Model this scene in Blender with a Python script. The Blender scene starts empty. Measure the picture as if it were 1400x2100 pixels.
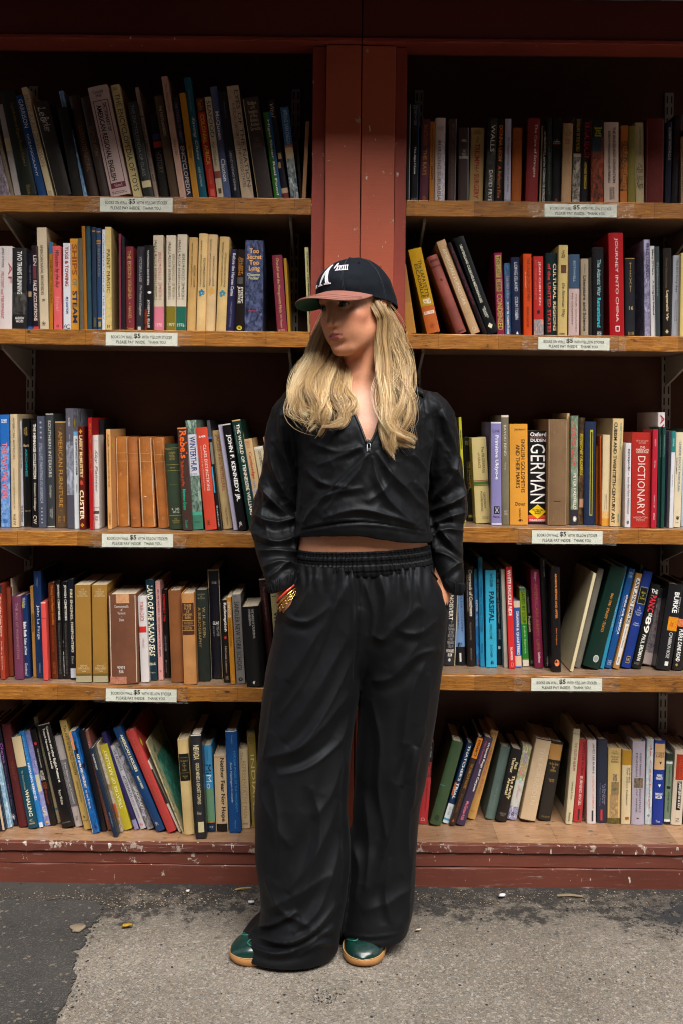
import bpy, bmesh, math, random
import numpy as np
from mathutils import Vector, Matrix
random.seed(7)
SC = bpy.context.scene
COL = SC.collection

# ------------------------------------------------------------------ camera, light, exposure
F = 35.0/36.0*2100.0            # focal length in photo pixels
HC = 1.24                       # camera height (m)
ROLL = 0.0105
D = 2.65                        # distance of the shelf fronts
CS, SN = math.cos(ROLL), math.sin(ROLL)
cam_d = bpy.data.cameras.new('camera')
cam = bpy.data.objects.new('camera', cam_d)
COL.objects.link(cam)
cam.matrix_world = Matrix(((CS, -SN, 0, 0), (0, 0, -1, 0), (SN, CS, 0, HC), (0, 0, 0, 1)))
cam_d.lens = 35; cam_d.sensor_width = 36; cam_d.sensor_fit = 'AUTO'
cam_d.shift_y = -190.0/2100.0
cam_d.clip_start = 0.05; cam_d.clip_end = 200
cam_d.dof.use_dof = True; cam_d.dof.focus_distance = 2.36; cam_d.dof.aperture_fstop = 6.3
SC.camera = cam

SUN_EL, SUN_AZ = math.radians(50), math.radians(16)   # azimuth: 0 = straight behind the camera, + = from the viewer's right
w = bpy.data.worlds.new('World'); SC.world = w; w.use_nodes = True
nt = w.node_tree
sky = nt.nodes.new('ShaderNodeTexSky'); sky.sky_type = 'NISHITA'; sky.sun_disc = False
sky.sun_elevation = SUN_EL; sky.sun_rotation = math.pi - SUN_AZ
sky.air_density = 1.0; sky.dust_density = 3.0; sky.ozone_density = 1.0
bg = nt.nodes['Background']; bg.inputs['Strength'].default_value = 0.05
hs = nt.nodes.new('ShaderNodeHueSaturation'); hs.inputs['Saturation'].default_value = 0.35
nt.links.new(sky.outputs[0], hs.inputs['Color'])
nt.links.new(hs.outputs[0], bg.inputs[0])
sd = bpy.data.lights.new('sun', 'SUN'); sd.energy = 1.5; sd.angle = math.radians(44); sd.color = (1.0, 0.955, 0.89)
sun = bpy.data.objects.new('sun', sd); COL.objects.link(sun)
sdir = Vector((math.sin(SUN_AZ)*math.cos(SUN_EL), -math.cos(SUN_AZ)*math.cos(SUN_EL), math.sin(SUN_EL)))
sun.rotation_euler = sdir.to_track_quat('Z', 'Y').to_euler()
SC.view_settings.view_transform = 'Standard'; SC.view_settings.look = 'None'
SC.view_settings.exposure = 2.0; SC.view_settings.gamma = 1.0; SC.view_settings.use_curve_mapping = False
SC.render.engine = 'CYCLES'
SC.cycles.use_denoising = True; SC.cycles.pixel_filter_type = 'BLACKMAN_HARRIS'; SC.cycles.filter_width = 1.05
SC.cycles.max_bounces = 6; SC.cycles.diffuse_bounces = 4; SC.cycles.glossy_bounces = 3; SC.cycles.transparent_max_bounces = 8
SC.cycles.caustics_reflective = False; SC.cycles.caustics_refractive = False

# ------------------------------------------------------------------ helpers
def U(x, y, Y):
    """photo pixel + distance -> world point"""
    a = (x-700.0)/F*Y; b = (860.0-y)/F*Y
    return Vector((a*CS-b*SN, Y, HC+a*SN+b*CS))
def on_z(x, y, z):
    """photo pixel on the horizontal plane z -> world point"""
    k = ((x-700.0)*SN+(860.0-y)*CS)/F
    return U(x, y, (z-HC)/k)
def lin(h):
    if isinstance(h, (tuple, list)): return tuple(h)[:3]
    if len(h) == 3: h = ''.join(c*2 for c in h)
    r = [int(h[i:i+2], 16)/255.0 for i in (0, 2, 4)]
    return tuple(c/12.92 if c <= .04045 else ((c+.055)/1.055)**2.4 for c in r)
def tag(o, label=None, cat=None, group=None, kind=None):
    if label: o['label'] = label
    if cat: o['category'] = cat
    if group: o['group'] = group
    if kind: o['kind'] = kind
    return o
def empty(name, loc=(0, 0, 0), parent=None):
    o = bpy.data.objects.new(name, None); COL.objects.link(o); o.location = loc; o.empty_display_size = .05
    if parent: o.parent = parent
    return o
def link(name, me, parent=None, loc=None):
    o = bpy.data.objects.new(name, me); COL.objects.link(o)
    if parent: o.parent = parent
    if loc is not None: o.location = loc
    return o
def mesh(name, V, Fc, mats=(), parent=None, smooth=False, mi=None, loc=None):
    me = bpy.data.meshes.new(name)
    me.from_pydata([tuple(v) for v in V], [], Fc)
    for m in (mats if isinstance(mats, (list, tuple)) else [mats]): me.materials.append(m)
    if mi is not None: me.polygons.foreach_set('material_index', mi)
    if smooth: me.polygons.foreach_set('use_smooth', [True]*len(me.polygons))
    me.update()
    return link(name, me, parent, loc)
def box_bm(bm, x0, x1, y0, y1, z0, z1, bevel=0.0, seg=2):
    vs = [bm.verts.new((x, y, z)) for x in (x0, x1) for y in (y0, y1) for z in (z0, z1)]
    fs = [(0, 1, 3, 2), (4, 6, 7, 5), (0, 4, 5, 1), (2, 3, 7, 6), (0, 2, 6, 4), (1, 5, 7, 3)]
    faces = [bm.faces.new([vs[i] for i in f]) for f in fs]
    if bevel:
        ed = list({e for f in faces for e in f.edges})
        bmesh.ops.bevel(bm, geom=ed, offset=bevel, segments=seg, affect='EDGES', profile=.5)
def box(name, x0, x1, y0, y1, z0, z1, m, parent=None, bevel=0.0, cuts=0, jit=0.0):
    bm = bmesh.new(); box_bm(bm, x0, x1, y0, y1, z0, z1, bevel)
    if cuts:
        L = max((x1-x0, 0), (z1-z0, 2))
        for k in range(1, cuts):
            t = k/cuts
            co = [(x0+x1)/2, (y0+y1)/2, (z0+z1)/2]; no = [0, 0, 0]
            co[L[1]] = (x0+(x1-x0)*t) if L[1] == 0 else (z0+(z1-z0)*t); no[L[1]] = 1
            bmesh.ops.bisect_plane(bm, geom=bm.verts[:]+bm.edges[:]+bm.faces[:], plane_co=co, plane_no=no)
        rr = random.Random(hash(name) % 999 if False else int(x0*1000+z0*77))
        for v in bm.verts:
            v.co += Vector([rr.uniform(-jit, jit) for _ in range(3)])
    me = bpy.data.meshes.new(name); bm.to_mesh(me); bm.free(); me.materials.append(m)
    return link(name, me, parent)
def tube(pts, r, n=6, caps=True):
    """tube mesh data along points; r number or list"""
    P = [Vector(p) for p in pts]; V = []; Fc = []
    up = None
    for i, p in enumerate(P):
        d = (P[min(i+1, len(P)-1)]-P[max(i-1, 0)]).normalized()
        if up is None:
            up = d.orthogonal().normalized()
        up = (up-d*up.dot(d)).normalized(); sd_ = d.cross(up)
        rr = r[i] if isinstance(r, (list, tuple)) else r
        for k in range(n):
            a = 2*math.pi*k/n
            V.append(p+(up*math.cos(a)+sd_*math.sin(a))*rr)
    for i in range(len(P)-1):
        for k in range(n):
            Fc.append((i*n+k, i*n+(k+1) % n, (i+1)*n+(k+1) % n, (i+1)*n+k))
    if caps:
        Fc.append(tuple(range(n))[::-1]); Fc.append(tuple((len(P)-1)*n+k for k in range(n)))
    return V, Fc
def join(parts):
    V = []; Fc = []
    for v, f in parts:
        o = len(V); V += list(v); Fc += [tuple(i+o for i in q) for q in f]
    return V, Fc
def spline(P, n):
    """Catmull-Rom through points (tuples), n samples per segment"""
    P = [np.array(p, float) for p in P]; out = []
    for i in range(len(P)-1):
        p0 = P[max(i-1, 0)]; p1 = P[i]; p2 = P[i+1]; p3 = P[min(i+2, len(P)-1)]
        for k in range(n):
            t = k/n
            out.append(.5*((2*p1)+(-p0+p2)*t+(2*p0-5*p1+4*p2-p3)*t*t+(-p0+3*p1-3*p2+p3)*t**3))
    out.append(P[-1]); return out

# ------------------------------------------------------------------ node material kit
class N:
    def __init__(s, name):
        s.m = bpy.data.materials.new(name); s.m.use_nodes = True; s.t = s.m.node_tree
        s.b = s.t.nodes['Principled BSDF']; s.out = s.t.nodes['Material Output']
    def n(s, typ, **kw):
        nd = s.t.nodes.new('ShaderNode'+typ)
        for k, v in kw.items():
            if k.startswith('i_'):
                kk = k[2:]; nd.inputs[int(kk) if kk.isdigit() else kk].default_value = v
            else: setattr(nd, k, v)
        return nd
    def l(s, a, b): s.t.links.new(a, b)
    def coord(s, scale=(1, 1, 1), rnd=False, kind='Object'):
        tc = s.n('TexCoord'); mp = s.n('Mapping'); mp.inputs['Scale'].default_value = scale
        s.l(tc.outputs[kind], mp.inputs[0])
        if rnd:
            oi = s.n('ObjectInfo'); mu = s.n('Math', operation='MULTIPLY', i_1=57.0); s.l(oi.outputs['Random'], mu.inputs[0])
            s.l(mu.outputs[0], mp.inputs['Location'])
        return mp.outputs[0]
    def noise(s, co, scale, detail=3, rough=.5, dist=0):
        nd = s.n('TexNoise', i_Scale=scale, i_Detail=detail, i_Roughness=rough, i_Distortion=dist); s.l(co, nd.inputs['Vector']); return nd.outputs['Fac']
    def ramp(s, f, stops, interp='LINEAR'):
        r = s.n('ValToRGB'); r.color_ramp.interpolation = interp; e = r.color_ramp.elements
        while len(e) < len(stops): e.new(.5)
        for el, (p, c) in zip(e, stops):
            el.position = p; c = c if isinstance(c, (tuple, list)) else (c, c, c); el.color = tuple(c)[:3]+(1,)
        s.l(f, r.inputs[0]); return r.outputs[0]
    def mix(s, f, a, b, bt='MIX'):
        m = s.n('MixRGB', blend_type=bt)
        for v, i in ((f, 0), (a, 1), (b, 2)):
            if hasattr(v, 'links') or hasattr(v, 'is_linked'): s.l(v, m.inputs[i])
            elif i == 0: m.inputs[0].default_value = v
            else: m.inputs[i].default_value = tuple(v)[:3]+(1,)
        return m.outputs[0]
    def bump(s, f, strength=.3, dist=.001):
        b = s.n('Bump', i_Strength=strength, i_Distance=dist); s.l(f, b.inputs['Height'])
        if s.b.inputs['Normal'].is_linked:
            s.l(s.b.inputs['Normal'].links[0].from_socket, b.inputs['Normal'])
        s.l(b.outputs[0], s.b.inputs['Normal'])
    def set(s, **kw):
        names = dict(col='Base Color', rough='Roughness', metal='Metallic', spec='Specular IOR Level', coat='Coat Weight', coatr='Coat Roughness', sheen='Sheen Weight', sheenr='Sheen Roughness', alpha='Alpha', sss='Subsurface Weight', trans='Transmission Weight')
        for k, v in kw.items():
            i = s.b.inputs[names[k]]
            if hasattr(v, 'is_linked'): s.l(v, i)
            elif k == 'col': i.default_value = tuple(v)[:3]+(1,)
            else: i.default_value = v
        return s
def simple(name, col, rough=.5, metal=0, spec=.5, var=.12, vs=30, bump=0, bs=300, coat=0):
    k = N(name); col = lin(col); co = k.coord((1, 1, 1), True)
    f = k.noise(co, vs, 4, .6)
    c = k.mix(k.ramp(f, [(.3, 0.0), (.7, 1.0)]), tuple(x*(1-var) for x in col), tuple(min(1, x*(1+var)) for x in col))
    k.set(col=c, rough=rough, metal=metal, spec=spec, coat=coat)
    if bump: k.bump(k.noise(co, bs, 3), bump, .001)
    return k.m

def wood_edge(name, c0, c1, along=(1.5, 18, 22), scuff=True):
    k = N(name); co = k.coord(along, True); co1 = k.coord((1, 1, 1), True)
    g = k.noise(co, 9, 8, .65, .6)
    fine = k.noise(k.coord((6, 120, 160), True), 6, 4, .7)
    c = k.mix(k.ramp(g, [(.3, 0.0), (.72, 1.0)]), c0, c1)
    c = k.mix(k.ramp(fine, [(.35, .55), (.6, 0.0)]), c, tuple(x*.35 for x in c0))
    # glued-up blocks of differing tone
    br = k.n('TexBrick', i_Scale=1.0); br.inputs['Brick Width'].default_value = .16; br.inputs['Row Height'].default_value = .5
    br.inputs['Mortar Size'].default_value = .0006; br.inputs['Color1'].default_value = (1.2, 1.15, 1.02, 1); br.inputs['Color2'].default_value = (.66, .62, .58, 1); br.inputs['Mortar'].default_value = (.35, .3, .25, 1)
    k.l(k.coord((1, 1, 1), True), br.inputs['Vector'])
    c = k.mix(.75, c, br.outputs['Color'], 'MULTIPLY')
    if scuff:
        d = k.ramp(k.noise(k.coord((3, 9, 9), True), 7, 6, .75), [(.585, 0.0), (.66, 1.0)])
        c = k.mix(d, c, (.05, .03, .018))
        d2 = k.ramp(k.noise(k.coord((4, 30, 14), True), 9, 5, .8), [(.62, 0.0), (.7, .8)])
        c = k.mix(d2, c, (.5, .36, .2))
    k.set(col=c, rough=.42, spec=.45, coat=.15)
    k.bump(g, .25, .002); k.bump(fine, .25, .0008)
    return k.m
def painted(name, col, chip=.68, under=(.42, .3, .17), brush=True, dirt=.25, scuff=0.0):
    k = N(name); co = k.coord((1, 1, 1), True)
    big = k.noise(co, 3.2, 5, .6)
    c = k.mix(k.ramp(big, [(.3, 0.0), (.75, 1.0)]), tuple(x*(1-dirt) for x in col), tuple(x*(1+dirt*.6) for x in col))
    br = k.noise(k.coord((4, 4, 260), True) if brush else k.coord((3, 3, 60), True), 2.2, 3, .6)
    c = k.mix(k.ramp(br, [(.35, .25), (.65, 0.0)]), c, tuple(x*.6 for x in col))
    ch = k.ramp(k.noise(co, 22, 7, .72), [(chip, 0.0), (chip+.015, 1.0)])
    ch2 = k.ramp(k.noise(k.coord((1, 1, .35), True), 70, 3, .6), [(chip+.05, 0.0), (chip+.065, 1.0)])
    c = k.mix(ch, c, under); c = k.mix(ch2, c, (.62, .55, .48))
    if scuff:
        sc_ = k.ramp(k.noise(k.coord((2.2, 2.2, 34), True), 5, 6, .75), [(.60, 0.0), (.70, scuff)])
        c = k.mix(sc_, c, (.42, .36, .34))
    k.set(col=c, rough=.5, spec=.4)
    k.bump(br, .18, .0012); k.bump(ch, -.5, .0006)
    return k.m
M = {}
M['shelf_edge'] = wood_edge('oak_shelf_edge', (.22, .070, .010), (.60, .270, .050))
M['shelf_top'] = wood_edge('worn_shelf_top', (.24, .15, .10), (.40, .27, .19), (2, 14, 14))
M['ledge_top'] = wood_edge('worn_plywood_ledge', (.33, .18, .10), (.50, .31, .19), (1.2, 5, 5), scuff=True)
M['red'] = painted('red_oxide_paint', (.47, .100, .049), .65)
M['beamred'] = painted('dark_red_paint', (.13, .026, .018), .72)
M['plinth'] = painted('scuffed_red_paint', (.185, .052, .034), .652, (.5, .42, .36), False, .3, .75)
M['trimred'] = painted('chipped_red_trim', (.165, .050, .034), .59, (.42, .32, .26), False, .3, .8)
M['strip'] = painted('worn_red_strip', (.30, .05, .03), .67, (.40, .22, .08))
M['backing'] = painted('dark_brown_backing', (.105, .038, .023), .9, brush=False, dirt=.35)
M['steel'] = simple('painted_steel', (.38, .36, .33), .45, 0, .5, .1, 20)
M['slot'] = simple('slot_shadow_gap', (.02, .02, .02), .8)
M['lead'] = simple('grey_flashing', (.16, .155, .15), .5, .4, .5, .35, 14, .8, 40)

# ------------------------------------------------------------------ the setting: ground
def ground_mat():
    k = N('exposed_aggregate_concrete'); co = k.coord((1, 1, 1), False)
    big = k.noise(co, 1.7, 6, .62); mid = k.noise(co, 9, 5, .65)
    c = k.mix(k.ramp(big, [(.32, 0.0), (.68, 1.0)]), (.185, .163, .136), (.33, .295, .248))
    c = k.mix(k.ramp(mid, [(.35, .45), (.62, 0.0)]), c, (.17, .145, .118))
    def peb(scale, cols, lo, hi):
        v = k.n('TexVoronoi', i_Scale=scale); k.l(co, v.inputs['Vector'])
        r = k.n('SeparateColor'); k.l(v.outputs['Color'], r.inputs[0])
        return v, k.ramp(r.outputs[0], cols, 'CONSTANT'), k.ramp(r.outputs[1], [(lo, 0.0), (hi, 1.0)], 'CONSTANT')
    v1, c1, m1 = peb(330, [(0, (.13, .11, .09)), (.25, (.42, .36, .29)), (.5, (.30, .2, .12)), (.72, (.55, .5, .44)), (.9, (.05, .05, .05))], .45, .5)
    c = k.mix(k.mix(.38, (0, 0, 0), m1), c, c1)
    v2, c2, m2 = peb(170, [(0, (.06, .055, .05)), (.35, (.5, .44, .36)), (.7, (.34, .24, .15)), (.86, (.62, .58, .52))], .72, .78)
    c = k.mix(k.mix(.36, (0, 0, 0), m2), c, c2)
    # black specks
    v3 = k.n('TexVoronoi', i_Scale=26); k.l(co, v3.inputs['Vector'])
    sp = k.ramp(v3.outputs['Distance'], [(.075, 1.0), (.11, 0.0)]); s3 = k.n('SeparateColor'); k.l(v3.outputs['Color'], s3.inputs[0])
    sp = k.mix(1.0, sp, k.ramp(s3.outputs[1], [(.66, 0.0), (.7, 1.0)], 'CONSTANT'), 'MULTIPLY')
    c = k.mix(sp, c, (.03, .03, .03))
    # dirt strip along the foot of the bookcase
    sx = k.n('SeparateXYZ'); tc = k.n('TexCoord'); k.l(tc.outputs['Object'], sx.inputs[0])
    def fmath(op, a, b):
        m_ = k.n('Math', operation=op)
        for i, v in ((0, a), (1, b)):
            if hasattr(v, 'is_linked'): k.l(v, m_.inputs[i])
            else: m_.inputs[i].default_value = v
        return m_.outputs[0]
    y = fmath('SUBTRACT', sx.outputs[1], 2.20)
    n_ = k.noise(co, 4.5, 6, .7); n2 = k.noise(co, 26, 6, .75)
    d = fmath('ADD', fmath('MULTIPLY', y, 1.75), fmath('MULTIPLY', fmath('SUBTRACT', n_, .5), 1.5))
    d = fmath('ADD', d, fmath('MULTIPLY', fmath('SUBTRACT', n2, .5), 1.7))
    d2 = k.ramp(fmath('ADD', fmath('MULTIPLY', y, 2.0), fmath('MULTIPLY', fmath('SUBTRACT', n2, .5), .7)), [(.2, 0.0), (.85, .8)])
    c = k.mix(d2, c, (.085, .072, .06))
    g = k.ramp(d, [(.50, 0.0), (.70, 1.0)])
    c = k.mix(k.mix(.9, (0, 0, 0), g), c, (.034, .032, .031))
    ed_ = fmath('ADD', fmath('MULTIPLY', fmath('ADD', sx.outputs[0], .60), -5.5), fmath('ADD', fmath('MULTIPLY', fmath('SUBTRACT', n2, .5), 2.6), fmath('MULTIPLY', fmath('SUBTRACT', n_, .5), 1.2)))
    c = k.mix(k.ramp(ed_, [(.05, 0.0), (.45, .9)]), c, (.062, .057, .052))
    # blotch where tar was spilt, far right
    dx = fmath('SUBTRACT', sx.outputs[0], 1.02); dy = fmath('SUBTRACT', sx.outputs[1], 2.50)
    rr = fmath('ADD', fmath('MULTIPLY', fmath('MULTIPLY', dx, dx), 9.0), fmath('MULTIPLY', fmath('MULTIPLY', dy, dy), 45.0))
    rr = fmath('ADD', rr, fmath('MULTIPLY', fmath('SUBTRACT', n2, .5), 3.6))
    c = k.mix(k.ramp(rr, [(.35, 1.0), (.55, 0.0)]), c, (.04, .04, .042))
    k.set(col=c, rough=.92, spec=.25)
    k.bump(v1.outputs['Distance'], .5, .004); k.bump(mid, .4, .006); k.bump(n2, .35, .004)
    return k.m
def asphalt_mat():
    k = N('worn_asphalt'); co = k.coord((1, 1, 1), False)
    c = k.mix(k.ramp(k.noise(co, 3, 6, .65), [(.3, 0.0), (.7, 1.0)]), (.048, .045, .043), (.092, .086, .078))
    v = k.n('TexVoronoi', i_Scale=330); k.l(co, v.inputs['Vector']); s = k.n('SeparateColor'); k.l(v.outputs['Color'], s.inputs[0])
    c = k.mix(k.ramp(s.outputs[0], [(0, 0.0), (.8, .25), (.93, .55)], 'CONSTANT'), c, (.19, .17, .15))
    v2 = k.n('TexVoronoi', i_Scale=150); k.l(co, v2.inputs['Vector']); s2 = k.n('SeparateColor'); k.l(v2.outputs['Color'], s2.inputs[0])
    c = k.mix(k.ramp(s2.outputs[0], [(0, 0.0), (.965, .6)], 'CONSTANT'), c, (.32, .26, .2))
    k.set(col=c, rough=.9, spec=.3); k.bump(v.outputs['Distance'], .7, .006); k.bump(k.noise(co, 40, 5), .4, .006)
    return k.m
gv = []; gf = []
GX = [-40, -12, -4, -2, 2, 4, 12, 40]; GY = [-40, -12, -4, 1.2, 2.0, 2.7, 3.0]
for yy in GY:
    for xx in GX: gv.append((xx, yy, 0))
for j in range(len(GY)-1):
    for i in range(len(GX)-1): a = j*len(GX)+i; gf.append((a, a+1, a+len(GX)+1, a+len(GX)))
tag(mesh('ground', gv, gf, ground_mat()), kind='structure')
# asphalt patch, lower left: ragged edge traced on the ground
edge = [on_z(x, y, 0) for x, y in ((128, 2130), (136, 2060), (150, 2010), (152, 1975), (172, 1935), (186, 1905), (204, 1880), (212, 1862), (190, 1850), (150, 1846), (90, 1850), (40, 1846), (-40, 1849), (-160, 1850))]
edge = [(p.x, p.y) for p in edge]; e0 = edge[0]
pts = spline([(e0[0]-.03, 1.2), (e0[0]-.02, 1.6)]+edge[1:], 9)
rr = random.Random(3)
pts = [(p[0]+rr.gauss(0, .0045)+.005*math.sin(i*.9), p[1]+rr.gauss(0, .0045)) for i, p in enumerate(pts)]
C0 = (-2.6, 1.9)
ring = sorted(pts, key=lambda q: math.atan2(q[1]-C0[1], q[0]-C0[0]))+[(-6, pts[-1][1]), (-6, 1.2)]
V = [(C0[0], C0[1], .004)]+[(x, y, .004) for x, y in ring]+[(x, y, -.01) for x, y in ring]; n = len(ring)
Fc = [(0, 1+i, 1+(i+1) % n) for i in range(n)]+[(1+i, 1+n+i, 1+n+(i+1) % n, 1+(i+1) % n) for i in range(n)]
tag(mesh('asphalt', V, Fc, asphalt_mat()), kind='structure')

# ------------------------------------------------------------------ bookcase
XL0, XR1 = -1.62, 1.62
def ZS(x, y, Y=D): return U(x, y, Y).z
P0, P1 = U(638.5, 500, D).x, U(830, 500, D).x       # outer edges of the post
Q0, Q1 = U(666, 500, D).x, U(806, 500, D).x         # the two proud planks
QM = U(737, 500, D).x
ZB = ZS(737, 94)                                    # underside of the beam
ZT = ZS(737, 2)
case = empty('bookcase', (0, D+.15, 0))
tag(case, 'red painted outdoor bookcase with oak edged shelves along the alley wall', 'bookcase')
def cb(name, *a, **k):
    o = box(name, *a, parent=case, **k)
    o.matrix_parent_inverse = Matrix.Translation(case.location).inverted()
    return o
YB = D+.30
cb('back_panel', XL0, (P0+P1)/2-.002, YB, YB+.02, .12, ZT, M['backing'])
cb('back_panel', (P0+P1)/2+.002, XR1, YB, YB+.02, .12, ZT, M['backing'])
cb('side_panel', P0+.004, P0+.024, D+.02, YB-.002, .12, ZB, M['backing'])
cb('side_panel', P1-.024, P1-.004, D+.02, YB-.002, .12, ZB, M['backing'])
cb('side_panel', XL0, XL0+.03, D+.01, YB-.002, .12, ZB, M['red'])
cb('side_panel', XR1-.03, XR1, D+.01, YB-.002, .12, ZB, M['red'])
zp0 = ZS(737, 1733)
cb('post_plank', Q0, QM-.0012, D-.012, D+.012, zp0+.003, ZB-.003, M['red'], bevel=.0015, cuts=26, jit=.0006)
cb('post_plank', QM+.0012, Q1, D-.010, D+.012, zp0+.003, ZB-.003, M['red'], bevel=.0015, cuts=26, jit=.0006)
cb('post_strip', P0, Q0-.001, D+.001, D+.018, zp0+.003, ZB-.003, M['strip'], bevel=.001, cuts=30, jit=.0008)
cb('post_strip', Q1+.001, P1, D+.001, D+.018, zp0+.003, ZB-.003, M['strip'], bevel=.001, cuts=30, jit=.0008)
# beam over the shelves, a drip moulding under it, flashing on top, roof edge above
for a, b in ((XL0, QM-.001), (QM+.001, XR1)):
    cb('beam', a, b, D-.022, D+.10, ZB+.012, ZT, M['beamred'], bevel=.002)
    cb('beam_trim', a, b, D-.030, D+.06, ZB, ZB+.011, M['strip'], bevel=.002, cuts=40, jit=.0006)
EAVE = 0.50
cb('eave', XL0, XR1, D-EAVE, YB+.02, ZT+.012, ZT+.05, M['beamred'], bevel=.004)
fl = []
for i in range(90):
    x = XL0+(XR1-XL0)*i/89
    fl.append((x, random.uniform(-.004, .004)))
V = []; Fc = []
for i, (x, d) in enumerate(fl):
    V += [(x, D-.034+d, ZT-.006+d*.8), (x, D-.040-d, ZT+.003), (x, D-.028, ZT+.0115), (x, D-.02, ZT+.011)]
    if i:
        for k in range(3): a = (i-1)*4+k; Fc.append((a, a+1, a+5, a+4))
o = mesh('flashing', V, Fc, M['lead'], case); o.matrix_parent_inverse = Matrix.Translation(case.location).inverted()

SHELF = {}   # key -> (z top, x0, x1)
spec = [('1L', 320, 403, 437), ('2L', 320, 677, 709), ('3L', 320, 1092, 1122), ('4L', 320, 1409, 1438),
        ('1R', 1115, 413, 446), ('2R', 1115, 687, 718), ('3R', 1115, 1083, 1114), ('4R', 1115, 1387, 1418)]
for key, x, yt, yb in spec:
    zt, zb = ZS(x, yt), ZS(x, yb)
    xa, xb = (XL0+.03, P0-.001) if key[1] == 'L' else (P1+.001, XR1-.03)
    SHELF[key] = zt
    s = cb('shelf', xa, xb, D+.0215, YB-.006, zb+.004, zt-.0006, M['shelf_top'])
    e = cb('edge_strip', xa, xb, D, D+.020, zb, zt, M['shelf_edge'], bevel=.0022, cuts=44, jit=.0007)
    e.parent = s; e.matrix_parent_inverse = Matrix.Identity(4)
z5l, z5r = ZS(320, 1729), ZS(1115, 1733)
SHELF['5L'], SHELF['5R'] = z5l, z5r
for z, xa, xb in ((z5l, XL0, QM-.001), (z5r, QM+.001, XR1)):
    cb('ledge', xa, xb, D+.0125, YB-.004, z-.02, z-.0005, M['ledge_top'])
    cb('ledge_trim', xa, xb, D-.006, D+.0120, z-.0215, z, M['trimred'], bevel=.002, cuts=50, jit=.0008)
    cb('plinth_board', xa, xb, D+.0, D+.02, .052, z-.0225, M['plinth'], bevel=.002, cuts=30, jit=.0006)
    cb('plinth_board', xa, xb, D-.003, D+.02, -.01, .0505, M['plinth'], bevel=.003, cuts=30, jit=.0008)
# slotted wall standards and shelf brackets
def standard(xc):
    o = cb('wall_standard', xc-.0125, xc+.0125, YB-.010, YB-.0005, SHELF['5L']+.005, ZB-.02, M['steel'])
    V = []; Fc = []
    z = SHELF['5L']+.03
    while z < ZB-.05:
        for dx in (-.0065, .0065):
            b = len(V); V += [(xc+dx-.0021, YB-.0106, z), (xc+dx+.0021, YB-.0106, z), (xc+dx+.0021, YB-.0106, z+.022), (xc+dx-.0021, YB-.0106, z+.022)]; Fc.append((b, b+1, b+2, b+3))
        z += .033
    s = mesh('slot', V, Fc, M['slot'], o); s['kind'] = 'stuff'
for xc, bay in ((U(65, 800, YB).x, 'L'), (U(604, 560, YB).x, 'L'), (U(852, 760, YB).x, 'R'), (U(1363, 800, YB).x, 'R')):
    standard(xc)
    for r in '1234':
        zb = ZS(*{'1L': (320, 437), '2L': (320, 709), '3L': (320, 1122), '4L': (320, 1438), '1R': (1115, 446), '2R': (1115, 718), '3R': (1115, 1114), '4R': (1115, 1418)}[r+bay])+.003
        pr = [(YB-.012, zb-.085), (YB-.012, zb), (D+.045, zb), (D+.045, zb-.012)]
        V = [(xc-.0035+.007*s, y, z) for s in (0, 1) for y, z in pr]
        Fc = [(3, 2, 1, 0), (4, 5, 6, 7)]+[(i, (i+1) % 4, 4+(i+1) % 4, 4+i) for i in range(4)]
        o = mesh('shelf_bracket', V, Fc, M['steel'], case); o.matrix_parent_inverse = Matrix.Translation(case.location).inverted()

# unseen brick building added behind the camera to close off the low sky
def brick_mat():
    k = N('brown_brick'); br = k.n('TexBrick', i_Scale=1.0); br.inputs['Brick Width'].default_value = .215; br.inputs['Row Height'].default_value = .075
    br.inputs['Mortar Size'].default_value = .006; br.inputs['Color1'].default_value = (.11, .045, .03, 1); br.inputs['Color2'].default_value = (.075, .032, .024, 1); br.inputs['Mortar'].default_value = (.12, .105, .09, 1)
    mp = k.n('Mapping'); mp.inputs['Rotation'].default_value = (math.pi/2, 0, 0); tc = k.n('TexCoord'); k.l(tc.outputs['Object'], mp.inputs[0]); k.l(mp.outputs[0], br.inputs['Vector'])
    k.set(col=br.outputs['Color'], rough=.9, spec=.2); k.bump(br.outputs['Fac'], -.6, .004); return k.m
tag(box('sky_blocker_building', -14, 14, -4.6, -4.0, -.02, 7.0, brick_mat()), 'unseen brown brick wall added across the alley to block low sky', 'building')

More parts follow.
